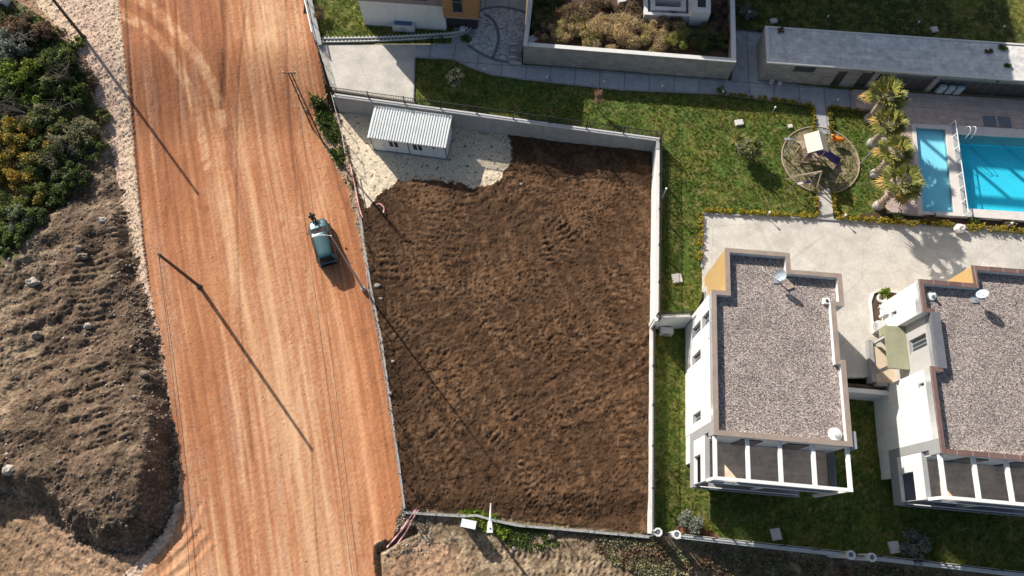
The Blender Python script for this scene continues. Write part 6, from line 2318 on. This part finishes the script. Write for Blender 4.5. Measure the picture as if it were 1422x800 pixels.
for i, (a, b, txt) in enumerate([(1036, 27, 'left of the three small lamps on the dark upper lawn'), (1144, 33, 'middle of the three small lamps on the dark upper lawn'), (1268, 41, 'third small lamp on the dark upper lawn'), (1385, 47, 'rightmost small lamp on the dark upper lawn')]):
    garden_lamp(a, b, .9, txt, ZN + .3, False)

# ------------------------------------------------------------------ stone covers and other small things on the lawns
for i, (a, b, z, sx, sy, txt) in enumerate([(1026, 171, ZN, .7, .55, 'white tilted cover standing in the upper lawn near the golden shrub'), (940, 387, ZN, .75, .75, 'pale square cover in the strip of lawn beside the nearer villa'), (1077, 742, ZS, .7, .8, 'pale square cover in the shaded lower lawn under the nearer villa'),
                                            (1241, 760, ZS, .75, .8, 'pale square cover in the shaded lower lawn beside the silver shrub'), (1097, 176, ZN, .35, .35, 'small pale cover in the shaded lawn by the playground'), (1074, 30, ZN + .3, .6, .5, 'white cover on the dark upper lawn near the pool building corner'), (1297, 42, ZN + .3, .6, .6, 'white cover on the dark upper lawn above the pool building')]):
    q = P(a, b, z)
    o = MB().box(q + [0, 0, .06], (sx, sy, .16), .15).box(q + [0, 0, .15], (sx * .9, sy * .9, .03), .15).build('access_cover', 'ceramic', loc=q)
    tag(o, txt, 'cover')
q = P(1331, 319, ZN + .1)
tag(MB().ball(q + [0, 0, .2], .5, 9, 6, (1, .8, .7), .15, random).build('pale_rock', 'ceramic', loc=q), 'pale rounded rock in the gap of the golden hedge below the pools', 'rock')

# ------------------------------------------------------------------ playground
pc = P(1133, 212, ZN)
FPg = F2(P(1110, 229, ZN))
pa_, pb_ = P(1121, 183, ZN + 2.6), P(1138.5, 181.5, ZN + 2.6)
an = math.radians(3)
FPg.a, FPg.b = np.array([math.cos(an), math.sin(an)]), np.array([-math.sin(an), math.cos(an)])
t_ = empty('play_tower', FPg.p(.6, .6, ZN), 'wooden play tower with a beige roof and a purple slide in the round playground', 'play tower')
tw = 1.3
for x_, y_ in ((0, 0), (tw, 0), (tw, tw), (0, tw)):
    m2 = MB()
    FPg.box(m2, x_ - .05, x_ + .05, y_ - .05, y_ + .05, ZN, ZN + 2.25)
    m2.build('post', 'timber', t_)
m2 = MB()
FPg.box(m2, -.05, tw + .05, -.05, tw + .05, ZN + 1.1, ZN + 1.18)
m2.build('platform', 'timber', t_)
m2 = MB()
FPg.box(m2, -.04, 0, .05, tw - .05, ZN + 1.2, ZN + 1.8)
FPg.box(m2, .05, tw - .05, tw, tw + .04, ZN + 1.2, ZN + 1.8)
m2.build('side_panel', 'timber', t_)
# gable roof, ridge along local y
V = [FPg.p(-.2, -.2, ZN + 2.2), FPg.p(tw * .62, -.2, ZN + 2.75), FPg.p(tw + .2, -.2, ZN + 2.2), FPg.p(-.2, tw + .25, ZN + 2.2), FPg.p(tw * .62, tw + .25, ZN + 2.75), FPg.p(tw + .2, tw + .25, ZN + 2.2)]
V2 = [(a, b, c - .05) for a, b, c in V]
MB().add(V + V2, [(0, 1, 4, 3), (1, 2, 5, 4), (6, 9, 10, 7), (7, 10, 11, 8), (0, 6, 7, 1), (1, 7, 8, 2), (3, 4, 10, 9), (4, 5, 11, 10), (0, 3, 9, 6), (2, 8, 11, 5)]).build('roof', 'roofbeige', t_)
m2 = MB()
m2.add([FPg.p(-.02, 0, ZN + 2.2), FPg.p(tw + .02, 0, ZN + 2.2), FPg.p(tw * .62, 0, ZN + 2.68)], [(0, 1, 2)])
m2.build('gable', 'roofbeige', t_)
m2 = MB()
m2.add([FPg.p(-.02, tw, ZN + 2.2), FPg.p(tw + .02, tw, ZN + 2.2), FPg.p(tw * .62, tw, ZN + 2.68)], [(0, 1, 2)])
m2.build('gable', 'roofbeige', t_)
# slide
s0, s1 = P(1134, 208, ZN + 1.2), P(1166, 226.5, ZN + .15)
dv = s1 - s0
sl = smoothpts([s0, s0 + dv * .15 + [0, 0, .1], s0 + dv * .45 + [0.05, .04, 0], s0 + dv * .8 + [0, .02, -.05], s1], 5)
V, Fq = [], []
prof = [(1.35 * p0, p1) for p0, p1 in [(-.27, .2), (-.29, .18), (-.24, .02), (-.12, -.05), (.12, -.05), (.24, .02), (.29, .18), (.27, .2), (.21, .05), (.1, 0), (-.1, 0), (-.21, .05)]]
n = len(prof)
for i, p_ in enumerate(sl):
    d = sl[min(i + 1, len(sl) - 1)] - sl[max(i - 1, 0)]
    d = d[:2] / np.linalg.norm(d[:2])
    for a, b in prof:
        V.append((p_[0] - d[1] * a, p_[1] + d[0] * a, p_[2] + b))
for i in range(len(sl) - 1):
    for k in range(n):
        Fq.append((i * n + k, i * n + (k + 1) % n, (i + 1) * n + (k + 1) % n, (i + 1) * n + k))
Fq += [tuple(range(n)), tuple(range(len(V) - 1, len(V) - n - 1, -1))]
MB().add(V, Fq).build('slide', 'plum', t_, smooth=True)
m2 = MB()
la_, lb_ = P(1112, 196, ZN + .1), P(1122, 201, ZN + 1.15)
lv = lb_ - la_
sd_ = np.array([-lv[1], lv[0], 0]) / np.linalg.norm(lv[:2]) * .35
m2.beam(la_ - sd_, lb_ - sd_, .08)
m2.beam(la_ + sd_, lb_ + sd_, .08)
for k in range(6):
    q = la_ + lv * (k + .5) / 6
    m2.beam(q - sd_, q + sd_, .12, .04)
m2.build('climbing_ramp', 'timber', t_)
# swing frame
t_ = empty('swing_frame', P(1125, 235, ZN), 'weathered timber swing frame with two hanging seats beside the play tower', 'swing')
hz = ZN + 2.0
tA, tB = P(1109, 213, hz), P(1139, 213, hz)
tB = P(1141, 238, hz)
tA = P(1113, 247, hz) + [.0, .25, 0]
fA = [P(1108, 225, ZN), P(1117, 246, ZN)]
MB().beam(tA, tB, .11).build('top_beam', 'timber', t_)
for tp_, offs in ((tA, [(-.5, -.55), (-.35, .75)]), (tB, [(.25, -.75), (-.05, .7)])):
    for ox, oy in offs:
        MB().beam(np.array([tp_[0] + ox, tp_[1] + oy, ZN]), tp_, .085).build('leg', 'timber', t_)
for s_ in (.3, .68):
    q = tA + (tB - tA) * s_
    o = MB().box(q + [0, -.05, -1.45], (.45, .2, .05), .2).build('seat', 'plum' if s_ > .5 else 'ceramic', t_)
    mb = MB()
    mb.tube([q + [-.2, 0, 0], q + [-.2, -.05, -1.45]], .01, 4)
    mb.tube([q + [.2, 0, 0], q + [.2, -.05, -1.45]], .01, 4)
    mb.build('chain', 'greymetal', o)
# climbing frame of dark bars at the left
t_ = empty('climbing_frame', P(1112, 222, ZN), 'dark timber climbing frame with a rope net left of the play tower', 'climbing frame')
k1, k2, k3, k4 = P(1109, 226, ZN), P(1125, 227, ZN), P(1122, 205, ZN + 1.9), P(1110, 210, ZN + 1.9)
for a, b in ((k1, k4), (k2, k3)):
    MB().beam(a, b, .08).build('leg', 'timber', t_)
MB().beam(k4, k3, .08).build('top_bar', 'darktimber', t_)
MB().beam(k1 + [0, 0, .1], k2 + [0, 0, .1], .1).build('base_bar', 'timber', t_)
mb = MB()
for k in range(1, 7):
    s_ = k / 7
    mb.tube([k1 + (k4 - k1) * s_, k2 + (k3 - k2) * s_], .022, 5)
    mb.tube([k1 + (k2 - k1) * s_, k4 + (k3 - k4) * s_], .022, 5)
mb.build('rope_net', 'darktimber', t_)
# spring rider
q = P(1159, 199, ZN)
t_ = empty('spring_rider', q, 'orange rocking animal on a spring right of the play tower', 'spring rider')
pts = [q + np.array([.14 * math.cos(k * .8), .14 * math.sin(k * .8), .02 * k]) for k in range(24)]
MB().tube(pts, .02, 5).build('spring', 'iron', t_)
MB().tube([q + [-.5, .13, .62], q + [-.3, .08, .66], q + [0, 0, .6], q + [.3, -.08, .64], q + [.5, -.13, .6]], [.16, .24, .22, .24, .12], 10).build('body', 'orange', t_, smooth=True)
MB().tube([q + [-.4, .1, .7], q + [-.52, .14, .98], q + [-.68, .18, .96]], [.12, .11, .07], 8).build('head', 'orange', t_, smooth=True)
MB().tube([q + [-.34, -.16, .86], q + [-.30, .34, .86]], .025, 6).build('handle', 'iron', t_)
MB().box(q + [.02, 0, .78], (.34, .26, .05)).build('seat', 'orange', t_)

# ------------------------------------------------------------------ palms
def palm(bx, by, cx_, cy_, hh, rad, label, seed):
    rg = np.random.default_rng(seed)
    b = P(bx, by, ZN)
    tp = P(cx_, cy_, ZN + hh)
    t = empty('fan_palm', b, label, 'palm tree', 'fan palms by the paddling pool')
    n = 22
    pts = [b + (tp - b) * k / n for k in range(n + 1)]
    rr = [.27 + (.04 if k % 2 else -.02) - .07 * k / n for k in range(n + 1)]
    MB().tube(pts, rr, 12).build('trunk', 'palmbark', t)
    MB().lathe([(.40, -.05), (.43, .15), (.40, .4), (.34, .55), (.28, .58)], b, 14).build('painted_foot', 'limed', t)
    # old leaf stubs
    V, F = [], []
    for k in range(150):
        s = rg.random() ** .9
        q = b + (tp - b) * (0.04 + .94 * s)
        a = rg.random() * 6.283
        d = np.array([math.cos(a), math.sin(a), .6])
        w = np.array([-d[1], d[0], 0]) * .05
        r0_ = .22
        i = len(V)
        V += [q + d * r0_ * .8 - w, q + d * r0_ * .8 + w, q + d * (r0_ + .2 + .14 * rg.random()) + [0, 0, .08]]
        F.append((i, i + 1, i + 2))
    mesh_np('leaf_stubs', V, F, 'palmbark', t)
    for dead in (0, 1):
        V, F = [], []
        N = 4 if dead else 20
        for k in range(N):
            a = k * 2.399 + rg.random() * .5
            el = (math.radians(-32 + 22 * rg.random()) if dead else math.radians(80 - 84 * ((k + .5) / N) ** .75 + 7 * rg.normal()))
            d = np.array([math.cos(a) * math.cos(el), math.sin(a) * math.cos(el), math.sin(el)])
            Lp = rad * (.52 + .12 * rg.random())
            o = tp + np.array([0, 0, -.05])
            e = o + d * Lp
            e[2] -= .10 * Lp * math.cos(el)
            sdir = np.array([-math.sin(a), math.cos(a), 0])
            up_ = np.cross(d, sdir)
            i = len(V)
            V += [o - sdir * .03, o + sdir * .03, e + sdir * .02, e - sdir * .02]
            F.append((i, i + 1, i + 2, i + 3))
            nb = 13
            LF = rad * (.56 + .12 * rg.random())
            for j in range(nb):
                th = math.radians(-98 + 196 * j / (nb - 1))
                dd = d * math.cos(th) + sdir * math.sin(th)
                ln = LF * (1 - .22 * abs(th) / 1.7) * (.88 + .2 * rg.random())
                w = np.cross(dd, up_) * (.066 * rad)
                m_ = e + dd * ln * .55 + up_ * (.03 if j % 2 else -.03)
                tip = e + dd * ln
                tip[2] -= (.05 + .12 * rg.random()) * ln + (.2 * ln if dead else 0)
                i = len(V)
                V += [e, m_ - w, tip, m_ + w]
                F.append((i, i + 1, i + 2, i + 3))
        mesh_np('dry_fronds' if dead else 'fronds', V, F, 'palmdead' if dead else 'palmleaf', t)
    return t


palm(1206, 166, 1230, 133, 3.9, 1.6, 'fan palm nearest the pool building, topmost of the four in the row', 1)
palm(1210, 200, 1235, 171, 3.6, 1.35, 'second fan palm from the pool building, beside the garden lamp', 2)
palm(1214, 243, 1243, 212, 3.8, 1.4, 'third fan palm from the pool building, beside the paddling pool', 3)
palm(1218, 287, 1252, 254, 4.0, 1.6, 'fan palm nearest the driveway, bottom of the four in the row', 4)


# ------------------------------------------------------------------ hedges
def hedge(px, z, w, h, label, seed, gap=0.0, gold=.6, dens=170):
    rg = np.random.default_rng(seed)
    sp = [P(a, b, z) for a, b in px]
    seg = [0.0]
    for i in range(len(sp) - 1):
        seg.append(seg[-1] + np.linalg.norm(sp[i + 1] - sp[i]))
    t = empty('hedge', sp[0], label, 'hedge')
    cl = []
    s = .15
    while s < seg[-1]:
        q = np.array([np.interp(s, seg, [e[j] for e in sp]) for j in range(3)])
        r = w * (.42 + .22 * rg.random())
        if rg.random() > gap:
            cl.append((q[0] + rg.normal() * .05, q[1] + rg.normal() * .05, z + h * .5, r, h * (.42 + .2 * rg.random())))
        s += w * (.75 + .3 * rg.random())
    n = int(dens * len(cl) * w)
    for nm, mm, f in (('golden_foliage', 'leafhedge', gold), ('green_foliage', 'leafhedgegreen', 1 - gold)):
        V, F = leaves(cl, max(60, int(n * f)), .085, rg, aspect=1.8)
        V[:, 2] = np.maximum(V[:, 2] + (.03 if nm[1] == 'o' else -.02), z + .02)
        mesh_np(nm, V, F, mm, t)
    st = MB()
    for c in cl:
        st.tube([(c[0], c[1], z - .05), (c[0] + .03, c[1], c[2])], .02, 5)
    st.build('stems', 'bark', t)


hedge([(977, 293), (1050, 296.5), (1134, 301)], ZN, .5, .42, 'golden hedge along the top edge of the driveway left of the walk', 1, .12, .75)
hedge([(972, 295), (972, 330), (971.5, 368)], ZN, .45, .4, 'golden hedge along the left end of the driveway', 2, .05, .75)
hedge([(1160, 304), (1240, 309), (1322, 314)], ZN, .6, .5, 'golden hedge between the driveway and the lawn by the palms', 3, .03, .6)
hedge([(1340, 317), (1430, 322.5)], ZN, .65, .55, 'golden hedge under the edge of the large pool', 4, .03, .55)
hedge([(1132, 265), (1134.5, 300)], ZN, .42, .35, 'golden hedge on the left of the lower walk', 5, .05, .7)
hedge([(1157, 267), (1159.5, 302)], ZN, .42, .35, 'golden hedge on the right of the lower walk', 6, .05, .7)
hedge([(1012, 132), (1070, 139), (1126, 147.5)], ZN, .4, .35, 'olive hedge along the shaded path left of the upper walk', 7, .08, .4)
hedge([(1128, 149), (1131, 183)], ZN, .38, .35, 'olive hedge on the left of the upper walk', 8, .05, .4)
hedge([(1151, 152), (1154, 184)], ZN, .38, .35, 'olive hedge on the right of the upper walk', 9, .05, .4)
hedge([(1153, 150), (1192, 154)], ZN, .38, .35, 'olive hedge along the shaded path above the palms', 10, .05, .4)
for i, (a, b) in enumerate([(1246, 299), (1290, 303), (1350, 309), (1400, 313)]):
    q = P(a, b, ZN)
    bush('low_shrub', q[0], q[1], ZN, .55, .45, 'leafbrown' if i % 2 else 'leafdark', ['low dark shrub in the bed under the paddling pool deck corner', 'low brown shrub in the bed under the paddling pool', 'low dark shrub in the bed under the large pool, left of two', 'low brown shrub in the bed under the large pool, right of two'][i], n=380, size=.1, seed=40 + i)

# ------------------------------------------------------------------ shrubs and small trees of the gardens
q = P(1030, 213, ZN)
bush('shrub', q[0] + .25, q[1] - .1, ZN, 1.15, 2.5, 'leafolive', 'loose olive shrub with a long shadow in the middle of the upper lawn', n=1700, size=.1, seed=60, leafm2='leafmid')
q = P(1022, 196, ZN)
rg = np.random.default_rng(61)
t_ = empty('yucca', q, 'spiky yellow green yucca beside the olive shrub in the upper lawn', 'yucca')
V, F = [], []
for k in range(110):
    a, el = rg.random() * 6.283, math.radians(15 + 70 * rg.random())
    d = np.array([math.cos(a) * math.cos(el), math.sin(a) * math.cos(el), math.sin(el)])
    s = np.array([-d[1], d[0], 0])
    s = s / np.linalg.norm(s) * .028
    L = .8 + .45 * rg.random()
    o = np.array([q[0], q[1], ZN + .25])
    i = len(V)
    V += [o - s, o + d * L * .5 - s * 1.4, o + d * L, o + d * L * .5 + s * 1.4]
    F.append((i, i + 1, i + 2, i + 3))
mesh_np('leaf_spikes', V, F, 'leafyucca', t_)
MB().tube([q, q + [0, 0, .35]], .09, 8).build('stem', 'bark', t_)


def young_tree(px, py, z, h, r, leafm, label, n, seed, size=.09, cz=.72):
    rg = np.random.default_rng(seed)
    q = P(px, py, z)
    t = empty('young_tree', q, label, 'tree')
    tr_ = MB().tube([q - [0, 0, .1], q + [.03, .02, h * .5], q + [0, 0, h * .85]], [.05, .04, .02], 7)
    cl = []
    for k in range(12):
        a = rg.random() * 6.283
        rr = r * .7 * math.sqrt(rg.random())
        c = (q[0] + rr * math.cos(a), q[1] + rr * math.sin(a), z + h * (cz + .22 * rg.normal() * .6), r * .38, r * .4)
        cl.append(c)
        tr_.tube([q + [0, 0, h * .45], ((q[0] + c[0]) / 2, (q[1] + c[1]) / 2, (z + h * .45 + c[2]) / 2 + .1), c[:3]], [.025, .018, .008], 5)
    tr_.build('trunk', 'bark', t)
    V, F = leaves(cl, n, size, rg)
    mesh_np('crown', V, F, leafm, t)


young_tree(829, 151, ZN, 2.3, .62, 'leafpink', 'young tree with pinkish bare twigs at the shade edge of the upper lawn', 900, 70, .055)
young_tree(634, 126, ZN, 2.7, .95, 'leafshade', 'silvery olive tree in the dark corner lawn behind the cabin', 1900, 71, .09, .6)
q = P(957, 724, ZS)
bush('silver_shrub', q[0], q[1], ZS, .95, 1.0, 'leafgrey', 'round silver grey shrub in the lower lawn beside the octagonal pillars', n=1500, size=.08, seed=72)
q = P(982, 733, ZS)
bush('golden_shrub', q[0], q[1], ZS, .35, .4, 'leafhedge', 'small golden shrub to the right of the round silver shrub', n=220, size=.08, seed=73)
q = P(1266, 758, ZS)
bush('silver_shrub', q[0], q[1], ZS, 1.2, .9, 'leafgrey', 'wide silver shrub in deep shade beside the square stone cover', n=1500, size=.09, seed=74)
tag(MB().prism([w_[:2] for w_ in PX([(938, 739), (1000, 746), (990, 738), (975, 734), (958, 736), (944, 729), (938, 733)], ZS)], ZS - .1, ZS + .03).build('mulch_bed', 'mulch'), kind='structure')
q = P(432, 18, ZN + .1)
bush('bare_shrub', q[0] + .9, q[1] - .4, ZN + .1, .9, 1.2, 'leafbrown', 'brown twiggy shrub at the top corner behind the sliding gate', n=500, size=.08, seed=75)
q = P(432, 40, ZN + .1)
for i, (a, b, r) in enumerate([(612, 58, .5), (598, 60, .4), (648, 55, .55)]):
    q = P(a, b, ZN)
    bush('trailing_shrub', q[0], q[1], ZN, r, .4, 'leafdark', ['dark shrub spilling over the hollow blocks, middle of three', 'dark shrub spilling over the hollow blocks, left of three', 'dark shrub at the end of the hollow blocks by the cobbles'][i], n=300, size=.09, seed=80 + i)
q = P(1000, 129, ZN)
bush('leafy_plant', q[0], q[1], ZN, .5, .5, 'leafmid', 'dark leafy plant at the path edge where the olive hedge begins', n=250, size=.1, seed=84)
q = P(1036, 20, ZN + .3)
bush('dark_shrub', q[0], q[1], ZN + .3, .9, .8, 'leafgrey', 'dull grey shrub on the dark upper lawn by the raised bed corner', n=700, size=.09, seed=85)
q = P(1056, 27, ZN + .3)
bush('dark_shrub', q[0], q[1], ZN + .3, .5, .5, 'leafhedgegreen', 'yellow green shrub on the dark upper lawn left of the white cover', n=350, size=.09, seed=86)

# ---- dry vegetation in the raised bed
dry = [(778, 50, 1.5, 1.3, 'leafstraw', 'leafstrawgreen', 'straw coloured bush at the near left of the raised bed'), (850, 52, 1.9, 1.5, 'leafstraw', None, 'largest pale straw bush in the middle of the raised bed'), (815, 60, 1.2, 1.1, 'leafstrawgreen', 'leafstraw', 'greenish straw bush between the two palest ones in the raised bed'),
       (905, 62, 1.4, 1.2, 'leafstraw', 'leafstrawgreen', 'pale straw bush below the skylight in the raised bed'), (938, 62, 1.1, 1.1, 'leafstrawgreen', 'leafvivid', 'fresh green and straw bush right of centre in the raised bed'), (880, 34, 1.2, .9, 'leafbrown', 'leafstraw', 'brown dry bush just left of the skylight'),
       (785, 22, 1.4, 1.1, 'leafbrown', 'leafstrawgreen', 'brown bush with green tips at the upper left of the raised bed'), (825, 18, 1.5, 1.0, 'leafbrown', 'leafstraw', 'brown bush at the top centre of the raised bed'), (760, 62, 1.0, .9, 'leafbrown', 'leafpink', 'reddish brown dry bush near the white board'), (930, 32, 1.1, .8, 'leafbrown', 'leafstraw', 'brown dry growth along the near edge of the skylight'),
       (975, 55, 1.2, .9, 'leafdark', 'leafbrown', 'dark green bush right of the fresh green one in the raised bed'), (1000, 40, 1.1, .8, 'leafbrown', None, 'shaded brown bush along the right wall of the raised bed'), (750, 30, 1.1, .8, 'leafdark', 'leafbrown', 'dark bush along the left wall of the raised bed'), (1000, 68, .9, .7, 'leafdark', None, 'dark bush in the near right corner of the raised bed'),
       (760, 5, 1.2, .9, 'leafdark', None, 'dark bush in the far left corner of the raised bed'), (870, 12, .9, .8, 'leafbrown', None, 'small brown bush by the pale box at the top of the raised bed'), (1003, 10, 1.0, .8, 'leafbrown', None, 'brown bush beside the narrow concrete housing')]
for i, (a, b, r, h, m1, m2_, txt) in enumerate(dry):
    q = P(min(max(a, 752), 996), b - max(0, b - 40) * .45, 3.4)
    bush('dry_bush', q[0], q[1], 2.98, r * 1.15, h * 1.05, m1, txt, 'bush', 'dry bushes in the raised bed', n=int(3600 * r), size=.15, seed=100 + i, leafm2=m2_, aspect=7.5, nclump=16, spread=1.0, cr=(.2, .25))

# ---- shrubs on the bank left of the road
bank = [(30, 45, 1.5, 2.0, 'leafbrown', None, 'brown leafless bush at the top of the left bank'), (22, 70, 1.8, 2.6, 'leafgrey', None, 'dull grey green bush high on the left bank'), (68, 52, 1.2, 1.4, 'leafbrown', None, 'brown scrub on the edge of the bank near the gravel'), (56, 90, .9, 1.0, 'leafdark', 'leafbrown', 'dark low bush below the brown scrub on the bank'),
        (85, 88, 1.4, 1.9, 'leafdark', 'leafmid', 'deep green bush nearest the pale gravel'), (105, 62, .8, .8, 'leafmid', None, 'small green bush at the brow of the bank'), (75, 112, 1.6, 2.1, 'leafdark', 'leafmid', 'dark green bush in the centre of the bank'), (100, 128, 1.3, 1.6, 'leafdark', None, 'blackish bush at the right of the bank above the bare slope'),
        (35, 105, 1.4, .7, 'leafvivid', 'leafhedgegreen', 'bright yellow green patch of scrub on the bank'), (42, 128, 1.2, .6, 'leafvivid', None, 'second bright green patch below the yellow green one'), (12, 85, 1.5, 1.8, 'leafgrey', 'leafmid', 'greyish bush at the left edge of the bank'), (10, 125, 1.4, 1.8, 'leafdark', None, 'dark bush at the left edge below the greyish one'),
        (20, 180, 2.0, 2.6, 'leafyellow', 'leafmid', 'large yellowing bush at the left edge'), (55, 165, 1.8, 2.2, 'leafmid', 'leafolive', 'mid green bush right of the large yellowing one'), (92, 180, 2.0, 2.6, 'leafolive', None, 'large soft olive bush on the right of the bank'), (118, 195, 1.2, 1.5, 'leafdark', None, 'dark bush at the rim above the bare earth slope'),
        (15, 232, 2.0, 2.4, 'leafyellow', 'leafdark', 'yellow and green bush at the left edge above the flat white stone'), (52, 215, 1.9, 2.4, 'leafdark', 'leafmid', 'broad dark bush in the lower middle of the bank'), (85, 235, 1.6, 2.0, 'leafdark', 'leafolive', 'dark bush nearest the bare slope at the lower right'), (35, 262, 1.4, 1.6, 'leafmid', 'leafyellow', 'green bush just above the flat white stone'),
        (62, 262, 1.2, 1.4, 'leafdark', None, 'dark bush just right of the flat white stone'), (15, 300, 1.7, 2.0, 'leafmid', 'leafgrey', 'blue green bush at the left edge below the flat white stone'), (5, 335, 1.2, 1.4, 'leafdark', 'leafmid', 'lowest dark bush at the left edge of the bank'), (38, 298, 1.0, 1.1, 'leafdark', None, 'small dark bush on the lower rim of the bank'),
        (118, 108, .9, 1.0, 'leafbrown', 'leafdark', 'brown weedy bush at the gravel edge of the bank'), (130, 150, .9, .9, 'leafmid', 'leafbrown', 'low green bush beside the pale sandy ledge'), (60, 195, 1.4, 1.8, 'leafyellow', 'leafmid', 'yellowish bush between the olive and the dark ones')]
rg = np.random.default_rng(900)
for i, (a, b, txt) in enumerate([(60, 150, 'bare grey branch poking out of the bushes on the left bank, upper one'), (28, 150, 'bare grey branches by the yellowing bush on the left bank'), (75, 215, 'bare branch above the broad dark bush on the left bank'), (40, 60, 'bare brown twigs at the top of the left bank'), (95, 110, 'bare twigs at the right rim of the left bank')]):
    q = P(a, b, 1.8)
    q[2] = zat(q[0], q[1])
    mb = MB()
    for k in range(9):
        an_, el_, L_ = rg.random() * 6.283, math.radians(30 + 50 * rg.random()), 1.6 + 1.6 * rg.random()
        dd = np.array([math.cos(an_) * math.cos(el_), math.sin(an_) * math.cos(el_), math.sin(el_)])
        m0 = q + dd * L_ * .55 + [0, 0, .2]
        mb.tube([q, m0, q + dd * L_], [.04, .028, .012], 5)
        for j in range(3):
            mb.tube([m0, m0 + dd * .5 + rg.normal(size=3) * .35, m0 + dd * .9 + rg.normal(size=3) * .5], [.02, .014, .007], 4)
    tag(mb.build('dead_shrub', 'deadwood', loc=q), txt, 'shrub')
for i, (a, b, r, h, m1, m2_, txt) in enumerate(bank):
    q = P(a, b, 1.8)
    z_ = zat(q[0], q[1])
    bush('bank_shrub', q[0], q[1], z_ - .1, r * (1.15 if m1 == 'leafvivid' else .92), h * (1.9 if m1 == 'leafvivid' else .85), m1, txt, 'bush', 'shrubs on the left bank', n=int(1100 * r * r + 800), size=.105, seed=200 + i, leafm2=m2_, nclump=26, spread=1.0, cr=(.14, .22))


# ---- weeds
def weeds(name, poly_px, n, seed, m='weed', h=.22, zoff=0.0):
    rg = np.random.default_rng(seed)
    pl = [q[:2] for q in PX(poly_px, .1)]
    xs__, ys__ = [q[0] for q in pl], [q[1] for q in pl]
    a, b = rg.uniform(min(xs__), max(xs__), n * 3), rg.uniform(min(ys__), max(ys__), n * 3)
    ok = inpoly(a, b, pl) & (fbm(a * 0.8, b * 0.8, 3, seed) > -0.1 + .4 * (rg.random(n * 3) - .5))
    a, b = a[ok][:n], b[ok][:n]
    V, F = [], []
    zz = np.array([zat(x, y) for x, y in zip(a, b)])
    K = 4
    a, b, zz = np.repeat(a, K), np.repeat(b, K), np.repeat(zz, K)
    a = a + rg.normal(0, .06, len(a))
    b = b + rg.normal(0, .06, len(b))
    th = rg.random(len(a)) * 6.283
    el = rg.uniform(.2, 1.2, len(a))
    L = h * (.4 + .9 * rg.random(len(a)))
    d = np.stack([np.cos(th) * np.cos(el), np.sin(th) * np.cos(el), np.sin(el)], 1)
    s = np.stack([-np.sin(th), np.cos(th), th * 0], 1) * (.25 * L)[:, None]
    o = np.stack([a, b, zz + .02], 1)
    V = np.stack([o, o + d * (L * .55)[:, None] - s, o + d * L[:, None], o + d * (L * .55)[:, None] + s], 1).reshape(-1, 3)
    tag(mesh_np(name, V, np.arange(len(V)).reshape(-1, 4), m), kind='stuff')


weeds('weeds', [(432, 135), (458, 150), (470, 185), (484, 235), (492, 262), (478, 245), (462, 215), (445, 180)], 1100, 1, 'weed', .34)
weeds('weeds', [(642, 712), (660, 708), (690, 720), (705, 735), (700, 748), (680, 738), (668, 732), (655, 722)], 500, 2, 'leafvivid', .32)
weeds('weeds', [(690, 730), (760, 735), (780, 755), (740, 765), (705, 758)], 300, 3, 'weed', .22)
weeds('weeds', [(830, 745), (905, 748), (950, 765), (990, 800), (900, 800), (850, 780)], 900, 4, 'leafolive', .24)
weeds('dry_weeds', [(800, 742), (905, 748), (1000, 790), (900, 800), (820, 765)], 600, 5, 'leafbrown', .24)
weeds('weeds', [(1000, 765), (1200, 785), (1422, 812), (1422, 860), (1000, 810)], 1400, 6, 'leafolive', .26)
weeds('dry_weeds', [(960, 755), (1200, 782), (1422, 808), (1422, 860), (1000, 810)], 900, 7, 'leafbrown', .26)
weeds('weeds', [(0, 30), (60, 40), (100, 60), (128, 110), (128, 200), (90, 260), (30, 330), (-60, 380), (-100, 100)], 5200, 8, 'weed', .3)
weeds('dry_weeds', [(0, 30), (60, 40), (110, 60), (138, 110), (138, 210), (100, 270), (30, 350), (-60, 380), (-100, 100)], 2600, 9, 'leafbrown', .28)
weeds('weeds', [(1000, 40), (860, 60)], 0, 10) if False else None

# ------------------------------------------------------------------ camera, light, world
cd_ = bpy.data.cameras.new('camera')
cam = bpy.data.objects.new('camera', cd_)
COL.objects.link(cam)
cam.location = (0, 0, H)
cam.rotation_euler = (TILT, 0, 0)
cd_.sensor_width = 36
cd_.sensor_fit = 'HORIZONTAL'
cd_.lens = FL / 1422 * 36
cd_.clip_end = 4000
SC.camera = cam

ELEV, AZ = math.radians(29), math.radians(-52.0)
dvec = Vector((math.cos(AZ) * math.cos(ELEV), math.sin(AZ) * math.cos(ELEV), -math.sin(ELEV)))
ld = bpy.data.lights.new('sun', 'SUN')
ld.energy = 4.9
ld.angle = math.radians(0.53)
ld.color = (1.0, 0.945, 0.87)
sun = bpy.data.objects.new('sun', ld)
COL.objects.link(sun)
sun.rotation_euler = dvec.to_track_quat('-Z', 'Y').to_euler()
sun.location = (-40, 50, 60)

W = bpy.data.worlds.new('World')
SC.world = W
W.use_nodes = True
wt = W.node_tree
bg = wt.nodes['Background']
sky = wt.nodes.new('ShaderNodeTexSky')
sky.sky_type = 'NISHITA'
sky.sun_disc = False
sky.sun_elevation = ELEV
sky.sun_rotation = math.radians(-38.0) % (2 * math.pi)
sky.air_density = 1.0
sky.dust_density = 2.2
wt.links.new(sky.outputs[0], bg.inputs[0])
bg.inputs[1].default_value = 0.072

vs = SC.view_settings
vs.view_transform = 'Standard'
vs.look = 'None'
vs.gamma = 1
vs.use_curve_mapping = False
vs.exposure = 0.58
